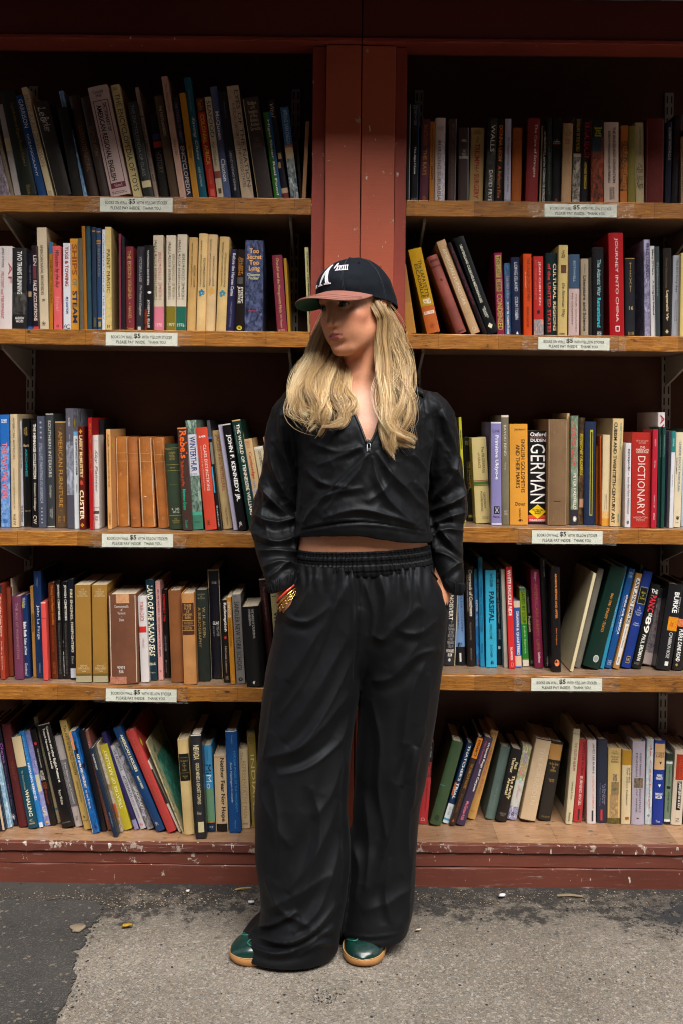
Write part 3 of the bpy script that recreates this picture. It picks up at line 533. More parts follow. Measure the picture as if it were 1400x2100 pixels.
BOOKS['3L'] = '''
-14 1 1081 -16 868 c 2b3340 dark slate spine cut off by the frame
3 22 1081 0 851 i 1f6fc0/9db9dd blue paperback lettered THE WAY WE WERE in pink|#~1e66b8~0~.28;ROBERT/MacNEIL~e8ecf4~.04~.075~.2~.8~H~b;THE WAY WE WERE~e0788c~.25~.75~.2~.8~b;CARROLL/& GRAF~2c5ca8~.93~.965~.2~.8~H
24 39 1082 21 850 c cbb692 beige spine lettered AMERICAN ANTIQUES|AMERICAN ANTIQUES~5a4c38~.03~.4~.3~.65;HIGHLAND HOUSE PUBLISHERS, INC.~6a5c46~.48~.85~.35~.55;Vol IV~5a4c38~.88~.98~.3~.65
44 50 1080 39 864 p b8b8c4 thin pale lilac spine beside the beige antiques spine|SOUTHERN FURNITURE OF THE~3a3c50~.08~.45~.2~.85;THE MESDA~3a3c50~.8~.96~.2~.85
50 65 1080 46 859 j 0f0f11 black spine lettered ARCHIVES in turquoise|MICHAEL/OCHS~c8a860~.08~.16~.2~.7;Rock~e4c898~.235~.262~.1~.9~H~i;ARCHIVES~17949c~.28~.54~.35~.65~b;HORIZON BOOKS~8a7a5a~.85~.865~.1~.95~H
66 80 1082 64 861 j 131214 black spine lettered THE COLLECTION in bold white|THE HENNAGE COLLECTION~f0e6d4~.04~.55~.3~.75~b;· Elizabeth Stillinger~e8dcc8~.57~.85~.3~.7;CW~e8dcc8~.89~.97~.25~.75
80 95 1083 76 854 j 4a4f60 slate blue spine with framed still life lettering|▪ ▪ ▪ ▪~a8acb4~.05~.2~.4~.65;STILL-LIFE PAINTING IN AMERICA~b4b8c4~.24~.78~.3~.7~i;▪ ▪ ▪ ▪ ▪~a8acb4~.82~.96~.4~.6
98 114 1082 94 849 j 3a3c3e charcoal spine lettered SOUTHERN INTERIORS with white scuffs|SOUTHERN INTERIORS~dcdcd8~.06~.56~.3~.68;Candlelights~c8c8c4~.63~.74~.3~.65~i;HASTINGS/HOUSE~c8c8c4~.83~.92~.35~.75;#~b8b8b4~0~.008;#~b8b8b4~.99~1
115 139 1083 113 865 c 55402b brown book lettered AMERICAN FURNITURE in gold|· AMERICAN FURNITURE ·~c08c3e~.06~.84~.3~.65;▤~a87a38~.89~.95~.25~.8~H;#~c8a468~0~.012
139 154 1085 135 838 i 55535f/a6acbc tall grey spine with blue porcelain photo|#~56525e~0~.28;#~4a4854~.72~1;RANBIR~d0d0d8~.08~.15~.35~.6;In pursuit of porcelain~b4b8c8~.22~.7~.4~.6;@R~c8b820
154 164 1085 151 886 p ccd2d6 white spine lettered A SHIPYARD AT WAR|#~6a9ec8~0~.04;A SHIPYARD AT WAR~22262c~.07~.45~.4~.8~b;Johnston~4a4e54~.54~.63~.4~.75~i
164 176 1086 160 875 j 5a1c16 maroon spine with bold cream capitals between small orange ornaments|✤~e0a030~.03~.07~.2~.8~H;LARRY McMURTRY~eccf96~.09~.5~.2~.8~b;♞~c84a2c~.52~.57~.2~.8~H;CUSTER~f4e0b8~.62~.91~.15~.85~b;✤~e0a030~.94~.98~.2~.8~H
185 193 1086 181 857 j a81e22 red spine with dim gold letters standing behind|SKY ART~a86a1c~.05~.5~.3~.8
194 205 1085 191 893 j d6d0cc white spine lettered Sky Painter in black script|#~8a8480~.06~.064~.1~.9;Sky Painter~1e1a1c~.16~.62~.25~.85~i;#~9a9490~.77~.774;#~4a484a~.81~.84;Poems/Books~4a484a~.86~.91~.2~.8~H
208 218 1080 203 862 j 15171a thin black spine behind the white script spine|@L~b8a81c
222 231 1085 218 881 p dba366 pale orange spine lettered ACADIA|ACADIA~4a2c14~.05~.18~.25~.75;NATIONAL PARK AND MOUNT DESERT ISLAND~6a4424~.2~.58~.35~.65;CRESCENT~4a2c14~.84~.96~.3~.7;@R~c8b01c
240 267 1081 236 896 l a9692c tan leather volume with worn gold rules, first of four|#~c8924c~.18~.186;#~c8924c~.27~.276;XI~c8924c~.86~.89~.35~.6~H
269 289 1082 262 897 l a06030 tan leather volume, narrowest and second of four|#~c08a48~.18~.186;#~c08a48~.265~.271;III~b88a50~.89~.91~.3~.6~H
291 320 1083 283 897 l a7652b tan leather volume with small white chip, third of four|#~c8924c~.18~.186;#~c8924c~.27~.276;#~f0e4d4~.655~.662~.3~.45;V~b88a50~.88~.9~.35~.55~H
325 349 1084 312 898 l a5622c scuffed tan leather volume next to green cloth book|C~c8a468~.045~.065~.4~.65~H;#~c8924c~.19~.196;#~c8924c~.27~.276;II~b88a50~.88~.91~.4~.6~H
349 377 1087 338 912 c 2c3a28 dark green cloth book with gold rules and call number|#~a08a48~.045~.05;#~a08a48~.06~.063;CORNISH/POSTAL/HISTORY~a08a48~.09~.19~.25~.75~H;#~a08a48~.24~.244;INDEX~a08a48~.27~.285~.3~.7~H;#~a08a48~.31~.314;VOLUME TWO~7a6a38~.47~.48~.2~.85~H;R  385/ H512~d0d0c4~.75~.81~.25~.8~H;#~a08a48~.835~.84;THE/ANTIQUARY/LONDON~a08a48~.87~.93~.2~.8~H
376 395 1089 364 878 j 46322e brown spine lettered Rebels in orange|#~e88a50~0~.012;Rebels~f0641c~.03~.3~.2~.95~b;The Black House on Fire~d8521c~.32~.57~.15~.5;Matthew Evans~1fa884~.6~.8~.2~.55~b;Credit~1fa884~.9~.98~.3~.6
396 418 1087 381 863 i 2c4a40/9ab0a0 picture spine of a green vase with white title panel|#~d3d2da~.13~.51;WINTERTHUR~1e2c70~.15~.47~.25~.8~b;GUIDE~4a5478~.485~.505~.15~.8~H;#~3f7a64~.86~1;GARDEN~2c4a44~.925~.94~.2~.75~H;#~48a58a~.84~.87
422 446 1088 402 878 j cf4a36 coral red spine lettered CLASS DISTINCTIONS|BAER~f0dcd0~.08~.1~.2~.8~H~b;CLASS DISTINCTIONS~f2e2d8~.17~.62~.5~.75;Dutch Painting in the Age of Rembrandt and Vermeer~e8b8a8~.18~.62~.2~.35;▣~241414~.91~.95~.2~.45~H
448 456 1088 424 863 j 1a1a1e thin black spine with pale blue middle|#~4a4a52~0~.15~.1~.9;#~2c68ac~.15~.17;#~7a766e~.2~.4~.2~.9;#~4aa8c8~.42~.66~.0~.35;Rembrandt~c8c8c8~.78~.97~.2~.6
459 478 1086 435 884 c b99e70 tan spine with a dull red painter's name beside the lavender strip|JACOB VAN RUISDAEL~9a4a34~.04~.62~.25~.75;Fogg Art Museum~5a4a38~.79~.96~.4~.65
480 489 1088 448 872 p a9a4bc pale lavender strip beside the bold white lettered black spine
489 507 1089 456 871 j 111012 black spine with very bold white name ending JR.|JOHN F. KENNEDY JR.~f4f2f0~.1~.73~.25~.85~b;JR~d8d4d0~.92~.97~.2~.6~H;#~c8c4c0~0~.012
512 530 1090 476 863 j 17362f dark green leaning spine lettered THE WORLD OF in cream|#~d8b078~0~.01;THE WORLD OF TENNESSEE WILLIAMS~e8e0d0~.04~.86~.4~.8~b;Edited by Richard F. Leavitt~8aa098~.05~.3~.1~.3;@R~c0a820
531 548 1089 500 902 j d7b684 cream spine lettered on the Cam in colours|KENNEDY/SMITH/ROSE~c8643c~.02~.1~.15~.85~H;Cambridge~c84a30~.14~.44~.25~.7~b;on the Cam~8a9cd0~.46~.8~.3~.7~b;#~3c6ab0~0~1~0~.06
551 570 1088 521 918 j d4c8a8 cream spine with ragged dust jacket|GOODRICH~4a4434~.05~.25~.4~.7;#~e8e4dc~0~.03
572 580 1088 540 897 p c08c58 tan spine half hidden behind the sleeve
'''
BOOKS['3R'] = '''
949 955 1072 939 856 p b8b42a lime yellow spine half behind the sleeve|THE MASTERPIECES~3a3a14~.12~.3~.3~.75~b
957 973 1068 949 898 j 15171a black spine lettered THE ESCORIAL in gold|MARY/CABLE~8a7a38~.04~.09~.2~.8~H;THE ESCORIAL~c8a83c~.28~.62~.5~.8~b;and the Habsburgs~a08830~.3~.65~.25~.4;▬~a08830~.93~.96~.2~.7~H
975 1005 1074 966 898 j cfbd82 cream spine about a pilgrimage with green and red band|The PILGRIMAGE~5a5030~.11~.42~.62~.82;of GRACE~8a4a34~.18~.36~.35~.52;#~a8442c~.5~.507;#~3f7034~.515~.55;#~7a6a28~.555~.565;GEOFFREY~6a5e3c~.64~.83~.6~.75;MOOREHOUSE~6a5e3c~.63~.86~.4~.55;#~b8a470~.92~.95~.45~.9
1007 1028 1077 1006 866 j 8681b4 lavender spine lettered Ukiyo-e in white|Link~2c2c48~.07~.1~.15~.85~H;Primitive Ukiyo-e~eceaf4~.13~.56~.3~.72~b;■~15141c~.82~.895~.25~.8~H~b;Ж~d8d4e8~.83~.885~.35~.7~H;Hawaii~3a3858~.91~.93~.15~.85~H;#~dcd8e4~0~.015;#~d8d4e0~.985~1
1029 1044 1077 1027 852 c 716a56 olive grey spine lettered BAYOU BEND with ragged top|BAYOU BEND~d8d0bc~.09~.37~.3~.65;Warren~c0b8a0~.43~.5~.35~.6;NY/GS~d0c8b4~.87~.91~.25~.75~H;#~dcd4c8~0~.02
1045 1082 1077 1044 870 j dd9a3c yellow orange spine lettered GOLDSMITHS AND THEIR MARKS|Jackson~2a1a0c~.04~.07~.25~.88~H;ENGLISH GOLDSMITHS~2a1a0c~.155~.68~.62~.84;AND THEIR MARKS~2a1a0c~.205~.635~.33~.55;Dover~2a1a0c~.775~.81~.3~.86~H;0-486-22206-4~3a2a14~.835~.93~.5~.6;☙~2a1a0c~.94~.965~.45~.7~H
1082 1120 1075 1083 884 p 121013 black spine lettered GERMAN with yellow diamond and red foot|Oxford~f4f2f0~.015~.06~.08~.95~H~b;#~c82c3c~.07~.078~.08~.95;DUDEN~f4f2f0~.085~.12~.1~.92~H~b;GERMAN~f4f2f0~.14~.78~.1~.9;#~d85a1c~.905~.94;◆~ecc81c~.79~.945~.03~.97~H~b;new German/spelling/system~1c1810~.84~.9~.2~.8~H~b;#~c82434~.94~.98;THUMB INDEX~f4ece8~.948~.972~.05~.95~H~b
1122 1162 1078 1124 860 c 7a5f43 plain mottled brown book with a dark scratch|#~2a1c14~.77~.775~.3~.65
1162 1168 1075 1161 848 c c9a87c thin tan board edge beside the mottled brown book
1169 1184 1077 1170 853 i 5a6a58/9cae94 green sea picture spine lettered ARMADA in red|ARMADA~d8524a~.06~.46~.15~.7~i;#~2c2a34~.86~1;PETER PADFIELD~e8e0d4~.53~.86~.35~.75~b;◉~e8e4dc~.92~.97~.3~.8~H
1184 1196 1076 1187 857 i 14120f/6a5038 black still life picture spine with yellow lettering|BODEGONES Y FLOREROS~c8b02c~.15~.54~.2~.7~bi;#~b88a6a~.76~.84~.2~.9
1197 1220 1077 1199 865 c 182848 navy spine with long yellow framed panel|#~b4ac34~.08~.91~.45~.72;#~1c2438~.1~.9~.52~.66
1220 1228 1076 1222 916 p bd621e thin orange brown spine lower than its neighbours|Les Wismes Lambert~6a3410~.15~.65~.3~.7
1229 1232 1078 1229 895 p c05a1c orange strip beside the cream fading spine
1233 1248 1079 1236 892 j dcc9a0 cream spine fading to orange at the foot|%~e0a040/dcc9a0~.84~.92;#~d89a34~.92~1;Margaret Jourdain~4a3c24~.65~.82~.5~.65;and F. Soame Jenyns~4a3c24~.65~.82~.3~.45
1249 1271 1080 1256 859 j d9bd8a cream spine lettered CUBISM AND TWENTIETH-CENTURY ART|CUBISM AND TWENTIETH-CENTURY ART~15120e~.035~.97~.12~.42~b;ROBERT ROSENBLUM~4f9c8c~.04~.28~.68~.85;ABRAMS~4f9c8c~.88~.96~.68~.85
1280 1292 1082 1282 909 j d6d2d6 white spine lettered REYKJAVIK|REYKJAVÍK – ~1c1a1e~.07~.38~.35~.8~b;Into the New Millennium~5a586a~.4~.84~.4~.75~i;☻~5a6a7a~.92~.96~.3~.75~H
1293 1332 1082 1296 887 j b02f28 thick red dictionary with pale carved letters|NEW COLLEGE/EDITION~e0a89c~.08~.12~.2~.85~H;THE/AMERICAN/HERITAGE~e8c0b4~.145~.22~.18~.88~H~b;DICTIONARY~ecccc4~.25~.87~.3~.7;HOUGHTON/MIFFLIN~e0a89c~.885~.935~.12~.85~H
1334 1345 1083 1338 881 p b32034 thin crimson spine beside the thick red dictionary|MUSEUM~e8c0c4~.1~.17~.35~.65;Fine Textile~e8c0c4~.32~.39~.35~.65;December 15, 2007~e8c0c4~.67~.8~.35~.65;SKINNER~e8c0c4~.85~.92~.35~.65
1346 1354 1082 1350 876 p 17443c thin dark green spine, first of a pair|Twelve Masterpieces~9ac0b4~.08~.3~.35~.65
1354 1361 1083 1358 876 p 16413a thin dark green spine, second of a pair|Twelve Masterpieces~9ac0b4~.08~.3~.35~.65
1362 1370 1081 1366 884 j 29203a dark purple spine beside the green pair|TOM~6a6078~.05~.2~.3~.8
1371 1379 1083 1377 884 p d8d8de white spine with teal top|#~1c7a78~0~.22;DOYLE~d0e4e4~.08~.16~.3~.7;Art Deco~6a6a78~.45~.58~.4~.6
1379 1394 1082 1386 887 j dccfb0 cream spine lettered CHINESE EXPORT PORCELAIN in blue|CHINESE EXPORT PORCELAIN~2f6a94~.1~.62~.4~.7;IN NORTH AMERICA~3a3a3c~.27~.44~.1~.25~b;❦~2a2a2c~.88~.92~.3~.8~H;POTTER~2a2a2c~.945~.955~.3~.7~H
1395 1402 1080 1400 889 p a8b8cc pale blue spine at the end of its row
1403 1420 1080 1408 880 c 25352c dark green spine beyond the pale blue one
1347 1361 1010 1349 846 j d9d4d6 tall white book behind the green pair with red letters|AVNA~a82c44~.02~.35~.3~.9~b;#~c83044~.17~.3~0~.1
'''
BOOKS['4L'] = '''
-16 0 1392 -26 1206 c 241a18 dark spine beyond the brick red one
2 12 1394 -6 1200 j a03a28 brick red spine about a factory with dark top|#~1c2430~0~.09;Tales of the Cuban Factory~e8c8b8~.13~.55~.3~.75~b;Rolling Stories~e0b8a8~.6~.9~.3~.65
20 29 1388 13 1206 c 7a3420 narrow reddish brown cloth spine
30 34 1385 22 1187 p d0bda8 very thin pale board standing behind the plum book
31 49 1394 25 1224 c 6b3350 plum cloth book with faded gold lettering|THE AGE OF WASHINGTON~a87a78~.08~.75~.35~.65;@R~b8a818
50 63 1391 43 1222 j 16305e blue spine lettered Sultan of Swat in white|Nicholson~d8dce4~.03~.15~.25~.75;Babe Ruth~f0f0f0~.32~.5~.25~.75~b;Sultan of Swat~e8e8ec~.52~.72~.3~.7~b;Goodread~d0d4dc~.82~.97~.25~.7
69 76 1389 62 1203 p a5773a thin patterned tan spine between two blue books|▦▦▦▦~5a3c1c~.3~.5~.2~.8
76 91 1391 69 1172 j 17305a tall navy spine with a white name in large serif letters|AMERICAN/PAINTER~7a8cb0~.06~.15~.3~.6;John La Farge~e4e6ea~.32~.64~.25~.7;ABBEVILLE~8a9cb8~.86~.95~.4~.6
90 100 1396 84 1236 j d8504a coral spine with split worn edges|#~b83c38~.2~.21;#~f0c0b0~0~.015
107 120 1393 99 1196 j 55240f dark brown spine with orange lettering about a family|Moving Your Family Smoothly~e07a20~.03~.44~.3~.8;Foods for Loved Ones~a83c18~.47~.72~.3~.7;ARGENTINE~a84c20~.82~.95~.3~.7
120 131 1393 113 1193 j 141213 black spine lettered JEWISH CEMETERIES beside the dark brown spine|JEWISH CEMETERIES~d8d4cc~.03~.4~.35~.8~b;MORAVIAN AND BOHEMIAN OLD~6a6660~.43~.95~.35~.7
132 145 1393 126 1194 j 131112 black spine lettered JEWISH CEMETERIES with white edge wear|JEWISH CEMETERIES~d8d4cc~.03~.4~.35~.8~b;MORAVIAN AND BOHEMIAN OLD~5a5650~.43~.95~.35~.7;%~e8e8ec/131112~.6~.97~0~.1
145 157 1394 139 1189 j 161a26 blackish navy spine lettered FIRE ENGINES FIREFIGHTERS|FIRE ENGINES, FIREFIGHTERS~ece0c0~.1~.73~.3~.8~b;Ditzel~c0b8a8~.77~.84~.35~.7;#~c8ccd8~.89~.985~.1~1
157 189 1400 154 1200 p 9d7434 wide gold brown paperback beside navy fire engine spine|THE/TREASURE/HOUSES/OF BRITAIN~d8c090~.04~.125~.15~.85~H;National/Gallery of Art~e0cc98~.82~.87~.12~.88~H;#~e0cc98~.872~.875~.1~.9;Yale~e0cc98~.88~.895~.35~.65~H;#~6a5a30~.91~.93;#~a8a080~.935~1
192 223 1400 189 1200 p 9c7333 wide gold brown paperback beside the torn brown book|THE/TREASURE/HOUSES/OF BRITAIN~d8c090~.04~.125~.15~.85~H;National/Gallery of Art~e0cc98~.82~.87~.12~.88~H;#~e0cc98~.872~.875~.1~.9;Yale~e0cc98~.88~.895~.35~.65~H;#~6a5a30~.91~.93;#~a8a080~.935~1
226 284 1404 222 1220 c 6f4530 very wide brown cloth book with torn spine ends|Commonwealth/of/Vermont/-/Davis~dcd4cc~.12~.3~.22~.72~H;90974/B56~e4e0dc~.8~.88~.28~.55~H;%~d8a878/a86a54~0~.1~.28~.75;%~c88a70/8a5444~.92~1~0~.6
290 307 1400 283 1224 j d8d4d4 white spine with a red square in the middle|TOKEN CHICK~c03a3c~.06~.29~.2~.65;#~cc2c28~.35~.42~.0~.9;CHERYL LADD~d08c8c~.49~.6~.35~.6
307 324 1396 299 1190 j 15303c dark teal spine lettered LAND OF THE INLAND SEAS|LAND OF THE INLAND SEAS~ece6cc~.05~.76~.15~.85~bi;ELLIS~e4dcc4~.825~.85~.15~.85~H~b;AMERICAN~c8c4b4~.92~.93~.2~.8~H
326 336 1395 319 1193 p d59a96 pink spine lettered ON THE VINEYARD II|ON THE VINEYARD II~3a2424~.08~.34~.35~.75;PHOTOGRAPHS BY PETER SIMON~3a2424~.36~.76~.35~.7;✕~3a2424~.9~.92~.3~.7~H
337 350 1391 331 1210 j 121012 black spine lettered NORMANDY 1944 in red|NORMANDY 1944~cc2c2c~.05~.36~.2~.6~b;SIMON BADGER~8a8a8c~.52~.7~.3~.6;Brassey~8a8a8c~.8~.94~.3~.55
352 378 1401 345 1212 c 84502a brown cloth book beside a black spine with red letters|CLASSIC TALES~8f5a2c~.33~.36~.2~.8~H;@P2~8a2a20
378 404 1405 372 1218 c c48a52 tan book with dark leather title label about three plays|#~4f2a1c~.105~.455~.03~.97;THREE/PLAYS/OF/HENRIK/IBSEN~c8a060~.12~.28~.15~.85~H;#~c8a060~.295~.3;WITH THE BOOK~b89058~.31~.34~.15~.85~H;#~c8a060~.355~.36;NEW YORK~b89058~.37~.4~.2~.8~H;#~c8a060~.405~.41
406 432 1398 400 1211 c 232a24 very dark green spine lettered A BIBLIOGRAPHY in gold|BLOOMFIELD/and/MENDELSON~8a8a70~.04~.1~.2~.8~H;W. H. AUDEN~a88c58~.19~.52~.55~.78;A BIBLIOGRAPHY~a88c58~.19~.63~.2~.42;~~.9~.95
434 458 1393 426 1169 j 15141e tall black book in cream edged slipcase, lettered GLAS|EDGE~c8c4bc~.11~.13~.35~.75~H;GLAS~e8e4dc~.475~.505~.3~.85~H~b;1905-1925~b0aca8~.515~.61~.62~.85;KUNST~8a8684~.52~.61~.3~.45;#~a89878~0~1~0~.06;#~a89878~0~1~.94~1;#~a89878~0~.012
460 474 1400 453 1232 j 151214 black spine lettered Redemption in white|Redemption~f0ece8~.03~.38~.3~.85~b;✹~cc302c~.43~.48~.25~.75~H;Nicholas Lemann~c0a888~.56~.88~.35~.65;▤~a89068~.93~.97~.3~.7~H
474 484 1404 465 1226 p be7e22 ochre spine lettered DRIVING|DRIVING~f0e0c0~.05~.23~.2~.75~b;A HARNESS HORSE~8a5a14~.25~.57~.25~.7;JA ALLEN~e0c890~.89~.96~.3~.7
486 504 1403 476 1220 p 7d7876 grey spine lettered NEW YORK SCHOOL|ICON~3a3838~.02~.035~.15~.5~H;SANDLER NEW YORK SCHOOL~131214~.08~.86~.2~.75;✪~1c1a1c~.93~.97~.25~.75~H
507 544 1410 495 1246 j 131214 thick black spine with small white title of wines|THE WINES OF CALIFORNIA~d0ccc4~.03~.4~.55~.68;STEPHEN BROOK~c8c4bc~.03~.24~.38~.5;ff~e8e4dc~.93~.965~.35~.5~H~b
553 568 1395 531 1188 j 3a1c1c dark maroon spine leaning behind the cuff|The Compleat Gentleman~9a7c6c~.08~.42~.35~.7~i;#~d8d0cc~0~.012
569 585 1398 555 1216 j c2b27c pale tan spine half hidden by the trousers|■ ■~4a4434~.04~.05~.2~.7~H;WESTERN~1c2c5c~.22~.6~.25~.75~b;#~2c3a5c~.24~.28~.75~.9
'''
BOOKS['4R'] = '''
907 932 1366 914 1196 j 2b2b30 dark grey spine with stacked white words, beside the trousers|NOISVERT~ece4d4~.15~.45~.3~.65~b;TV/MANY'S/THIS MAN/IN THE/BEST FOR/A FIRST/TERRORIST/CELL IN~b8b4b0~.46~.78~.25~.85~H;HOWARD/BLUM~ece4d4~.8~.89~.2~.85~H~b;●~c8d4d8~.91~.95~.4~.6~H;#~c8b890~0~1~.94~1
935 954 1365 930 1186 j 7397c8 light blue spine with black animal silhouette|#~141416~.79~1;%~141416/7397c8~.74~.79~.2~.7;IN A FAR COUNTRY~23304c~.15~.62~.6~.82;JOHN TALIAFERRO~23304c~.15~.58~.2~.42;#~e0e0dc~.86~.96~.35~.55
957 975 1367 951 1163 j 191213 brown black spine lettered of Continents in flowing white|Crossroads of Continents~e8dcc8~.03~.5~.45~.85~bi;CULTURES OF SIBERIA AND ALASKA~a89888~.08~.45~.2~.35;FITZHUGH AND CROWELL~8a7a70~.56~.74~.4~.6;SMITHSONIAN~8a7a70~.82~.94~.4~.6
976 984 1366 970 1168 i 1f5c98/2f86c4 thin deep blue spine lettered DETOX|#~2a7a90~0~.1;DETOX~eceef2~.32~.44~.3~.8~b;SARA ROSE~c8d4e4~.47~.59~.3~.7;◎~c83c3c~.94~.985~.3~.8~H
984 993 1368 979 1144 p 1a82ae tall blue paperback spine lettered COMPLETE SONG CYCLES|Schubert~0f4a6a~.03~.09~.25~.75;COMPLETE SONG CYCLES~0f3f5c~.22~.68~.2~.8;Dover~0f3f5c~.79~.88~.3~.7
996 1018 1369 994 1170 p 34a9cf cyan spine with large black uncial title|WAGNER ·~12303c~.03~.19~.4~.7;PARSIFAL~0e1e28~.22~.54~.3~.8~b;IN FULL SCORE~12303c~.56~.71~.35~.6;DOVER~12303c~.77~.9~.4~.6;☙~12303c~.93~.97~.4~.7~H
1019 1031 1364 1013 1163 j 16222e dark navy spine lettered Legacy in small white letters|The 200 Year Legacy of Stephen Decatur~b8bcc0~.06~.58~.2~.7;HINSDALE~a8acb0~.64~.74~.35~.7;▐~d8d8d8~.81~.84~.2~.6~H
1033 1041 1370 1026 1168 c b0aca0 plain grey white spine beside the bright red one
1043 1056 1372 1036 1163 p cf2a2c bright red spine lettered WHITE KNUCKLE RIDE|WHITE KNUCKLE RIDE~f4f0ec~.03~.48~.2~.75~b;SALAMANDER~f0e0dc~.79~.92~.3~.65~b;○~f0a8a0~.94~.98~.3~.75~H
1056 1069 1369 1052 1233 j 33569c short blue spine with cream bands top and bottom|#~d8c4b0~0~.1;DRAWN & QUARTERED~ece6e0~.16~.82~.25~.75~b;#~d8bca4~.83~.985;#~6a8ac0~.98~1
1071 1084 1367 1064 1207 p 77961e lime and green spine lettered SAVED BY SOUP|#~3a7068~0~.03;SAVED BY SOUP~2a3a10~.04~.45~.25~.8;#~1f7a2c~.46~.9;Judith Barrett~bcd090~.48~.84~.3~.7;#~d8d0c0~.92~1
1085 1095 1366 1076 1212 j 161b1a black spine lettered Potatoes|WILLIAMS-SONOMA~a8a8a0~.08~.3~.35~.65;Potatoes~e0d8a8~.34~.55~.25~.8~b;■~5a7a6a~.93~.97~.3~.7~H
1096 1114 1371 1087 1169 j 771c40 burgundy spine lettered AMERICAN ARMY LIFE in dim gold|Elting—~d8b8b8~.03~.12~.3~.65;AMERICAN ARMY LIFE~94603c~.14~.82~.3~.7;Scribner~e0c8cc~.84~.95~.4~.7~b
1116 1130 1370 1106 1145 j 0f0e10 tall black spine with curled jacket edges and small white name|henry moore~c8c0b4~.02~.17~.4~.65~b;Hamlyn~b8b4ac~.9~.98~.25~.6
1132 1150 1379 1129 1164 j 121012 black spine with orange lettering and round orange mark|ANGKOR BEFORE AND AFTER~e0843c~.06~.49~.4~.65~b;David Snellgrove~d87c3c~.58~.74~.4~.6~i;◕~e8804c~.88~.945~.25~.8~H~b
1167 1174 1378 1215 1177 p d9cba4 pale grey booklet leaning with its broad cover in view
1176 1189 1371 1225 1168 c 6e6a60 leaning taupe spine beside the pale booklet|The Poetical Circle~8a867a~.1~.35~.4~.6
1193 1227 1374 1250 1167 j 0c2a22 wide dark green leaning spine with orange Greek lettering|ΠΑΡΙΣΙ - ΑΘΗΝΑ 1863-1940~d89440~.26~.64~.45~.62~U;◍~c8d0cc~.87~.94~.45~.8~H
1229 1237 1372 1277 1163 p 2a86a8 thin leaning cyan spine|YANNIS TSAROUCHIS~8cc4d4~.2~.6~.35~.7
1238 1252 1372 1288 1168 j 154a88 leaning blue spine lettered CHINA FOR AMERICA|Herbert/Schiffer~a8c0dc~.03~.09~.15~.85~H;CHINA FOR AMERICA~eef0f4~.26~.66~.55~.85~b;Export Porcelain of the 18th and 19th Centuries~a8bcd8~.28~.64~.25~.42;SCHIFFER~c0d0e0~.92~.97~.2~.8~H
1255 1268 1373 1303 1178 j a87a44 leaning brown spine with white panel lettered ART AND EMPIRE|#~dad8d4~.05~.96~.25~.85;ART AND EMPIRE~18161a~.06~.53~.32~.8~b;The Politics of Ethnicity~5a5854~.55~.78~.4~.7;Dover~5a5854~.88~.94~.4~.7
1270 1276 1370 1312 1160 c 1c3a2a thin dark green spine standing deeper between brown and blue spines
1272 1292 1372 1318 1174 c 12307e leaning royal blue spine with small framed black label|#~b8b43c~.165~.34~.1~.9;#~0e1014~.17~.335~.13~.87;Album/of/Science~c8c040~.21~.29~.25~.75~H;The/Physical/Sciences in the/Twentieth~c0c8e0~.37~.46~.1~.8~H;Owen/Gingerich~d0d4e4~.53~.57~.15~.85~H;▣~b89c48~.88~.95~.3~.7~H
1293 1313 1373 1334 1201 j 111413 black leaning spine lettered THE PANIC OF 89|THE~ecebe4~.06~.11~.15~.85~H~b;PANIC~d83448~.13~.33~.2~.85~b;OF~ecebe4~.34~.38~.4~.85~b;89~ecebe4~.38~.58~.25~.85~b;PAUL ERDMAN~e0e0d8~.6~.91~.3~.7~b;CORONET~8a8a84~.93~.955~.15~.7~H
1315 1341 1367 1348 1212 i 3a3c46/a89a9c leaning pinkish grey picture spine with pale foot|#~b8a8a4~.84~.99;The Sky~e05a64~.2~.4~.4~.75~i;PICTURES OF~5a4038~.3~.55~.25~.5~i;#~24262e~0~.12
1344 1374 1376 1371 1201 j 1a1a1e black spine lettered CIMARRON ROSE with a yellow rose|BURKE~f0f0ee~.09~.33~.45~.8~b;James Lee~c8c8c8~.14~.32~.84~.98;%~e0a81c/c84a18~.38~.54~.3~1;CIMARRON ROSE~dcdcd8~.56~.86~.5~.75;■~e0e0dc~.9~.95~.5~.75~H~b
1377 1398 1376 1399 1199 j 1c1b1d black spine lettered PURPLE CANE ROAD|PURPLE CANE ROAD~f0f0ec~.53~.9~.2~.6~b;%~c8503c/e8a060~.41~.5~0~.8;◆~a88a48~.92~.96~.2~.5~H
1399 1416 1375 1422 1204 c 8a8070 grey spine beyond the frame edge
'''
